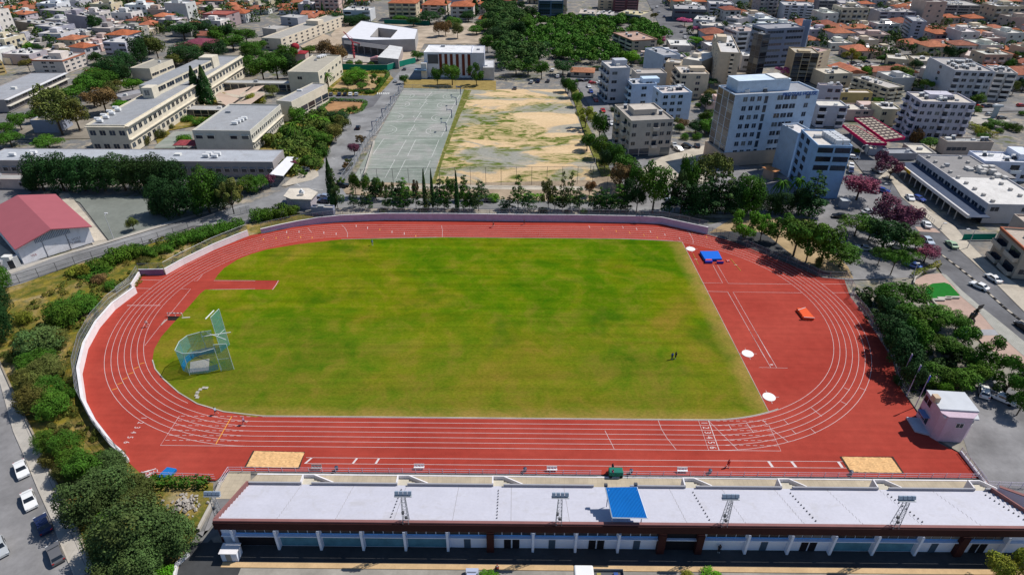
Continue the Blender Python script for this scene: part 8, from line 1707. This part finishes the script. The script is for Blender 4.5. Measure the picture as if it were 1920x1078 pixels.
# ================================================================== CARS
def cars(t, rows):
    for r in rows: k, x, y, hd, c, lab = r[:6]; car(k, x, y, hd, c, lab, t, z=r[6] if len(r) > 6 else .0, group=r[7] if len(r) > 7 else None)
g1 = 'cars parked along the left street'
cars('K', [('sedan',170,300,(215,420),CW,'small white car, uppermost of those parked along the left pavement',-.05,g1),('sedan',228,530,(275,660),CW,'white saloon parked between the upper white car and the dark blue car',-.05,g1),('sedan',332,712,(280,590),CDB,'dark blue saloon parked on the left street',-.05,g1),('hatch',425,930,(380,820),CG,'dark grey hatchback lowest of the cars by the left pavement',-.05,g1),('hatch',5,885,(60,1030),CS,'silver car at the left picture edge driving down the street',-.05)])
for i, (x, c) in enumerate(((520,CDB),(563,CG),(625,CDB),(668,CD),(708,CW),(752,CS))): car('hatch' if i % 2 else 'sedan', x, 715, (x+14,665), c, ('dark blue','grey','navy','black','white','silver')[i]+f' car, {ORD[i]} from the left in the school car park row', 'B', .01, 'cars in the school car park')
cars('B', [('hatch',380,795,(420,780),CDB,'dark car parked beside the blue disabled bay',.0),('hatch',468,815,(480,790),CG,'dark car half hidden by the round hedge corner',.0),('hatch',765,965,(790,880),CD,'black car driving up the school road beside the court',.0),('sedan',1047,615,(1070,560),CS,'silver grey car on the school road next to the round bush',.0),('hatch',1112,525,(1125,470),CG,'grey car at the upper end of the school road near the hoarding',.0)])
cars('F', [('sedan',355,282,(420,275),CS,'silver car under the small trees by the white canopy',.03),('hatch',505,485,(440,478),(.25,.3,.4),'blue grey car behind another one beside the kiosk',.02),('hatch',512,518,(440,512),CDB,'dark blue car nearest the kiosk wall',.02),('hatch',650,402,(700,398),CD,'black car in the shade at the court corner',.02),('hatch',1700,505,(1780,508),CW,'white car on the road behind the conifers',.0),('hatch',1760,512,(1840,514),CG,'grey car on the road near the round bush',.0)])
cars('G', [('sedan',1280,360,(1340,366),CW,'white car in the yard between the dark roadside trees'),('van',1200,530,(1280,536),(.5,.6,.75),'pale blue van on the road behind the dark trees'),('sedan',1213,98,(1240,130),CS,'silver car parked left of the beige block yard'),('hatch',1247,128,(1290,150),CW,'white car parked beside the low wall of the apartment yard'),('hatch',1308,103,(1350,112),CD,'small black car in the yard left of the office tower'),('sedan',1385,102,(1365,60),CD,'large black car closest to the office tower')])
pk = ((505,612,CD),(575,655,CW),(590,695,CBL),(612,730,CG),(627,760,CR),(680,838,CR),(716,893,CG),(747,935,CW),(600,630,CR),(660,628,CW),(560,610,CG))
for i, (x, y, c) in enumerate(sorted(pk, key=lambda r: r[1])): car('hatch' if i % 2 else 'sedan', x, y, (x+34,y+50) if y > 640 else (x+40,y-4), c, {CD:'black',CW:'white',CBL:'blue',CG:'grey',CR:'red'}[c]+f' car, {ORD[i]} from the upper end of the parking street', 'C', .0, 'cars on the parking street')
for i, (x, y, c) in enumerate(((22,668,CG),(145,622,CS),(197,615,CDB),(270,612,CG),(302,533,CW),(342,580,CW))): car('hatch', x, y, (x+8,y-40), c, f'{ {CG:"grey",CS:"silver",CDB:"navy",CW:"white"}[c]} car, {ORD[i]} from the left under the park edge trees', 'C', .0, 'cars under the park edge trees')
for i, (x, y, c) in enumerate(((1100,98,CS),(1138,132,CDB),(1050,78,CG),(1268,246,CG),(1293,288,CW),(1085,60,CW))): car('sedan', x, y, (x-24,y-45), c, f'{ {CG:"grey",CS:"silver",CDB:"navy",CW:"white"}[c]} car on the shaded street beyond the park, {ORD[i]} of six listed downwards' if False else ('silver','navy','grey','dark grey','white','bright white')[i]+' car on the shaded street beyond the park wood', 'C', .0, 'cars on the shaded street')
for i in range(11): x, y = 590+i*14, 500+i*8; car('hatch', x, y, (x+20,y-18), (CBL,CW,CG,CS,CR,CW,CDB,CS,CW,CG,CW)[i], f'small parked car, {ORD[i]} from the left in the slanting row by the sandy lot', 'D', .0, 'cars by the sandy lot')
cars('D', [('sedan',675,500,(735,506),CW,'white car standing alone on the sandy lot',.03),('hatch',640,478,(700,480),CG,'grey car on the street above the sandy lot, the left one'),('hatch',735,474,(790,478),CDB,'dark car on the street above the sandy lot, the right one')]+[('sedan',1570+46*i,808-2*i,(1650+46*i,808-2*i),(CR,CDB,CD,CW)[i],('dark red','navy','black','white')[i]+' car on the street behind the lilac apartment building') for i in range(4)]+[('hatch',1655,866,(1700,860),CS,'silver car by the advertising block right of the lilac building'),('hatch',1745,893,(1800,890),CG,'grey car on the sunny lot right of the lilac building'),('hatch',1892,800,(1940,800),CR,'bright red car at the right edge street')])
patch('sandy_lot', [P(*a, 0, 'D') for a in ((590,490),(880,490),(900,540),(840,580),(700,560))], .02, PAVE); patch('sunny_lot', [P(*a, 0, 'D') for a in ((1540,850),(1810,900),(1800,930),(1500,930))], .02, CONC); patch('quarter_street', [P(*a, 0, 'D') for a in ((460,478),(900,474),(900,500),(460,504))], .01, ASPHL); patch('back_street', [P(*a, 0, 'D') for a in ((1540,790),(2000,775),(2000,830),(1540,838))], .01, ASPHL)
cars('H', [('sedan',1060,494,(1090,530),CW,'white car parked by the arcade in front of the blue one'),('hatch',1125,500,(1170,520),CBL,'blue car parked in the shade of the arcade'),('sedan',1183,695,(1150,640),CW,'white saloon driving over the pink crossing'),('hatch',1195,818,(1230,850),(.45,.52,.62),'pale silver car half under the blossom by the median'),('sedan',1370,845,(1320,800),(.32,.45,.28),'pale green saloon on the avenue'),('hatch',858,440,(900,450),CBL,'blue car behind the large purple tree'),('hatch',795,438,(800,470),CW,'white car parked between the purple tree and the blue car'),('sedan',745,598,(800,590),CS,'silver car beside the box pillar in the car park'),('hatch',530,632,(480,628),CD,'black car at the entrance of the car park'),('sedan',712,872,(640,862),CS,'silver saloon parked alone in the middle of the car park'),('sedan',955,862,(900,845),CW,'white car hidden between the car park pines'),('sedan',1080,1000,(1000,975),(.1,.18,.5),'blue covered car below the lowest pink tree'),('sedan',815,292,(850,310),CG,'grey car under the upper pink trees'),('hatch',620,255,(622,300),CW,'white car, upper one beside the office block wall'),('hatch',618,290,(620,340),CDB,'navy car, lower one beside the office block wall'),('hatch',638,190,(700,196),CW,'white car at the top of the office block side street')])
cars('J', [('sedan',1575,158,(1500,125),CW,'white saloon on the avenue, the left of two near the lawn'),('sedan',1680,100,(1620,60),CW,'white saloon by the far kerb of the avenue'),('hatch',1908,465,(1860,430),CD,'black car cut by the right picture edge on the avenue'),('hatch',1608,950,(1600,860),CW,'white car in the lower right car park behind the trees'),('pickup',1740,1000,(1860,1050),CW,'white pickup with an open bed in the lower right car park'),('hatch',1100,900,(1180,930),CDB,'dark car hidden under the trees behind the flag poles'),('hatch',930,495,(980,500),CW,'white car hidden under the trees by the right bend')])
t = thing('box_pillar', P(560,545,0,'H').to_tuple(), 'grey box shed in the shade beside the office block', 'shed'); c = P(560,555,0,'H'); q = MB(); q.box(c.x-1.2,c.x+1.2,c.y-1,c.y+1,0,2.6); q.build('body', WALL, t, color=(.35,.38,.45)); q = MB(); q.box(c.x-1.35,c.x+1.35,c.y-1.15,c.y+1.15,2.61,2.75); q.build('roof', WALL, t, color=(.45,.48,.52))
t = thing('advertising_block', P(1685,880,0,'D').to_tuple(), 'slanted grey advertising column beside the sunny lot', 'sign'); c = P(1685,885,0,'D'); MB().box(c.x-1,c.x+1,c.y-.5,c.y+.5,0,5).build('column', WALL, t, color=(.3,.36,.4)); MB().box(c.x-2.2,c.x+2.2,c.y-.6,c.y+.6,5,5.8).build('top_panel', WALL, t, color=(.35,.4,.45))
# white truck with open load behind the stand, and the roof of a second one
c = P(665,1128,0,'M'); t = thing('flatbed_truck', c.to_tuple(), 'white flatbed truck with a loaded open bed behind the grandstand', 'truck')
q = MB(); q.box(c.x-4.0,c.x-1.2,c.y-1.1,c.y+1.1,.6,2.5); o = q.build('cab', PAINT, t, color=CW); b = o.modifiers.new('b','BEVEL'); b.width=.25; b.segments=3
q = MB(); q.box(c.x-4.03,c.x-3.6,c.y-.9,c.y+.9,1.5,2.2); q.build('windscreen', CARGLASS, t); q = MB(); q.box(c.x-1.1,c.x+3.2,c.y-1.1,c.y+1.1,.9,1.05); q.build('load_bed', DARKSTEEL, t); q = MB(); q.wall([(c.x-1.1,c.y-1.05),(c.x+3.2,c.y-1.05),(c.x+3.2,c.y+1.05),(c.x-1.1,c.y+1.05)], .06, 1.05, 1.6, True); q.build('side_boards', METAL, t, color=(.3,.28,.26))
r3 = random.Random(4)
for i in range(9): x, y = c.x+r3.uniform(-.7,2.8), c.y+r3.uniform(-.7,.7); MB().box(x-.3,x+.3,y-.25,y+.25,1.06,1.06+r3.uniform(.3,.7)).build('load', CLOTH, t, color=r3.choice(((.02,.15,.1),(.35,.3,.1),(.05,.1,.3),(.3,.3,.3))))
for x in (-3.0,2.2):
    for s_ in (-1,1): MB().tube((c.x+x,c.y+s_*1.0-.12,.42),(c.x+x,c.y+s_*1.0+.12,.42), .42, n=14).build('wheel', RUBBER, t)
car('van', 1612, 1165, 90, (.4,.45,.6), 'blue grey van at the bottom edge left of the bright bush', 'L', .0)
c = P(1805,1025,0,'L'); t = thing('traffic_cone', c.to_tuple(), 'tall red and white traffic cone on the beige kerb', 'cone'); MB().tube(c+Vector((0,0,.1)), c+Vector((0,0,1.0)), .22, .04, 10).build('cone', METAL, t, color=(.6,.08,.05)); MB().tube(c+Vector((0,0,.5)), c+Vector((0,0,.68)), .15, .11, 10).build('white_band', METAL, t, color=(.7,.7,.7)); MB().box(c.x-.28,c.x+.28,c.y-.28,c.y+.28,.1,.15).build('base', RUBBER, t)
# rubble beside the stand
t = thing('rubble_heap', P(1420,540,0,'K').to_tuple(), 'heap of grey rubble and stones left of the grandstand', 'rubble'); c = P(1400,540,0,'K'); q = MB(); r3 = random.Random(8)
for i in range(90): a, d_ = r3.uniform(0,2*pi), abs(r3.gauss(0,1.6)); x, y, s_ = c.x+cos(a)*d_*1.3, c.y+sin(a)*d_, r3.uniform(.1,.35); M = Matrix.Translation((x,y,max(0,.6-d_*.2)*r3.random())) @ Matrix.Rotation(r3.uniform(0,3),4,Vector((r3.random(),r3.random(),1)).normalized()); q.box(-s_,s_,-s_*.7,s_*.7,-s_*.4,s_*.5,M)
q.build('stones', mat('rubble_stone', (.36,.33,.30), .9, .3, 2), t)

finish_plants(); finish_cars()
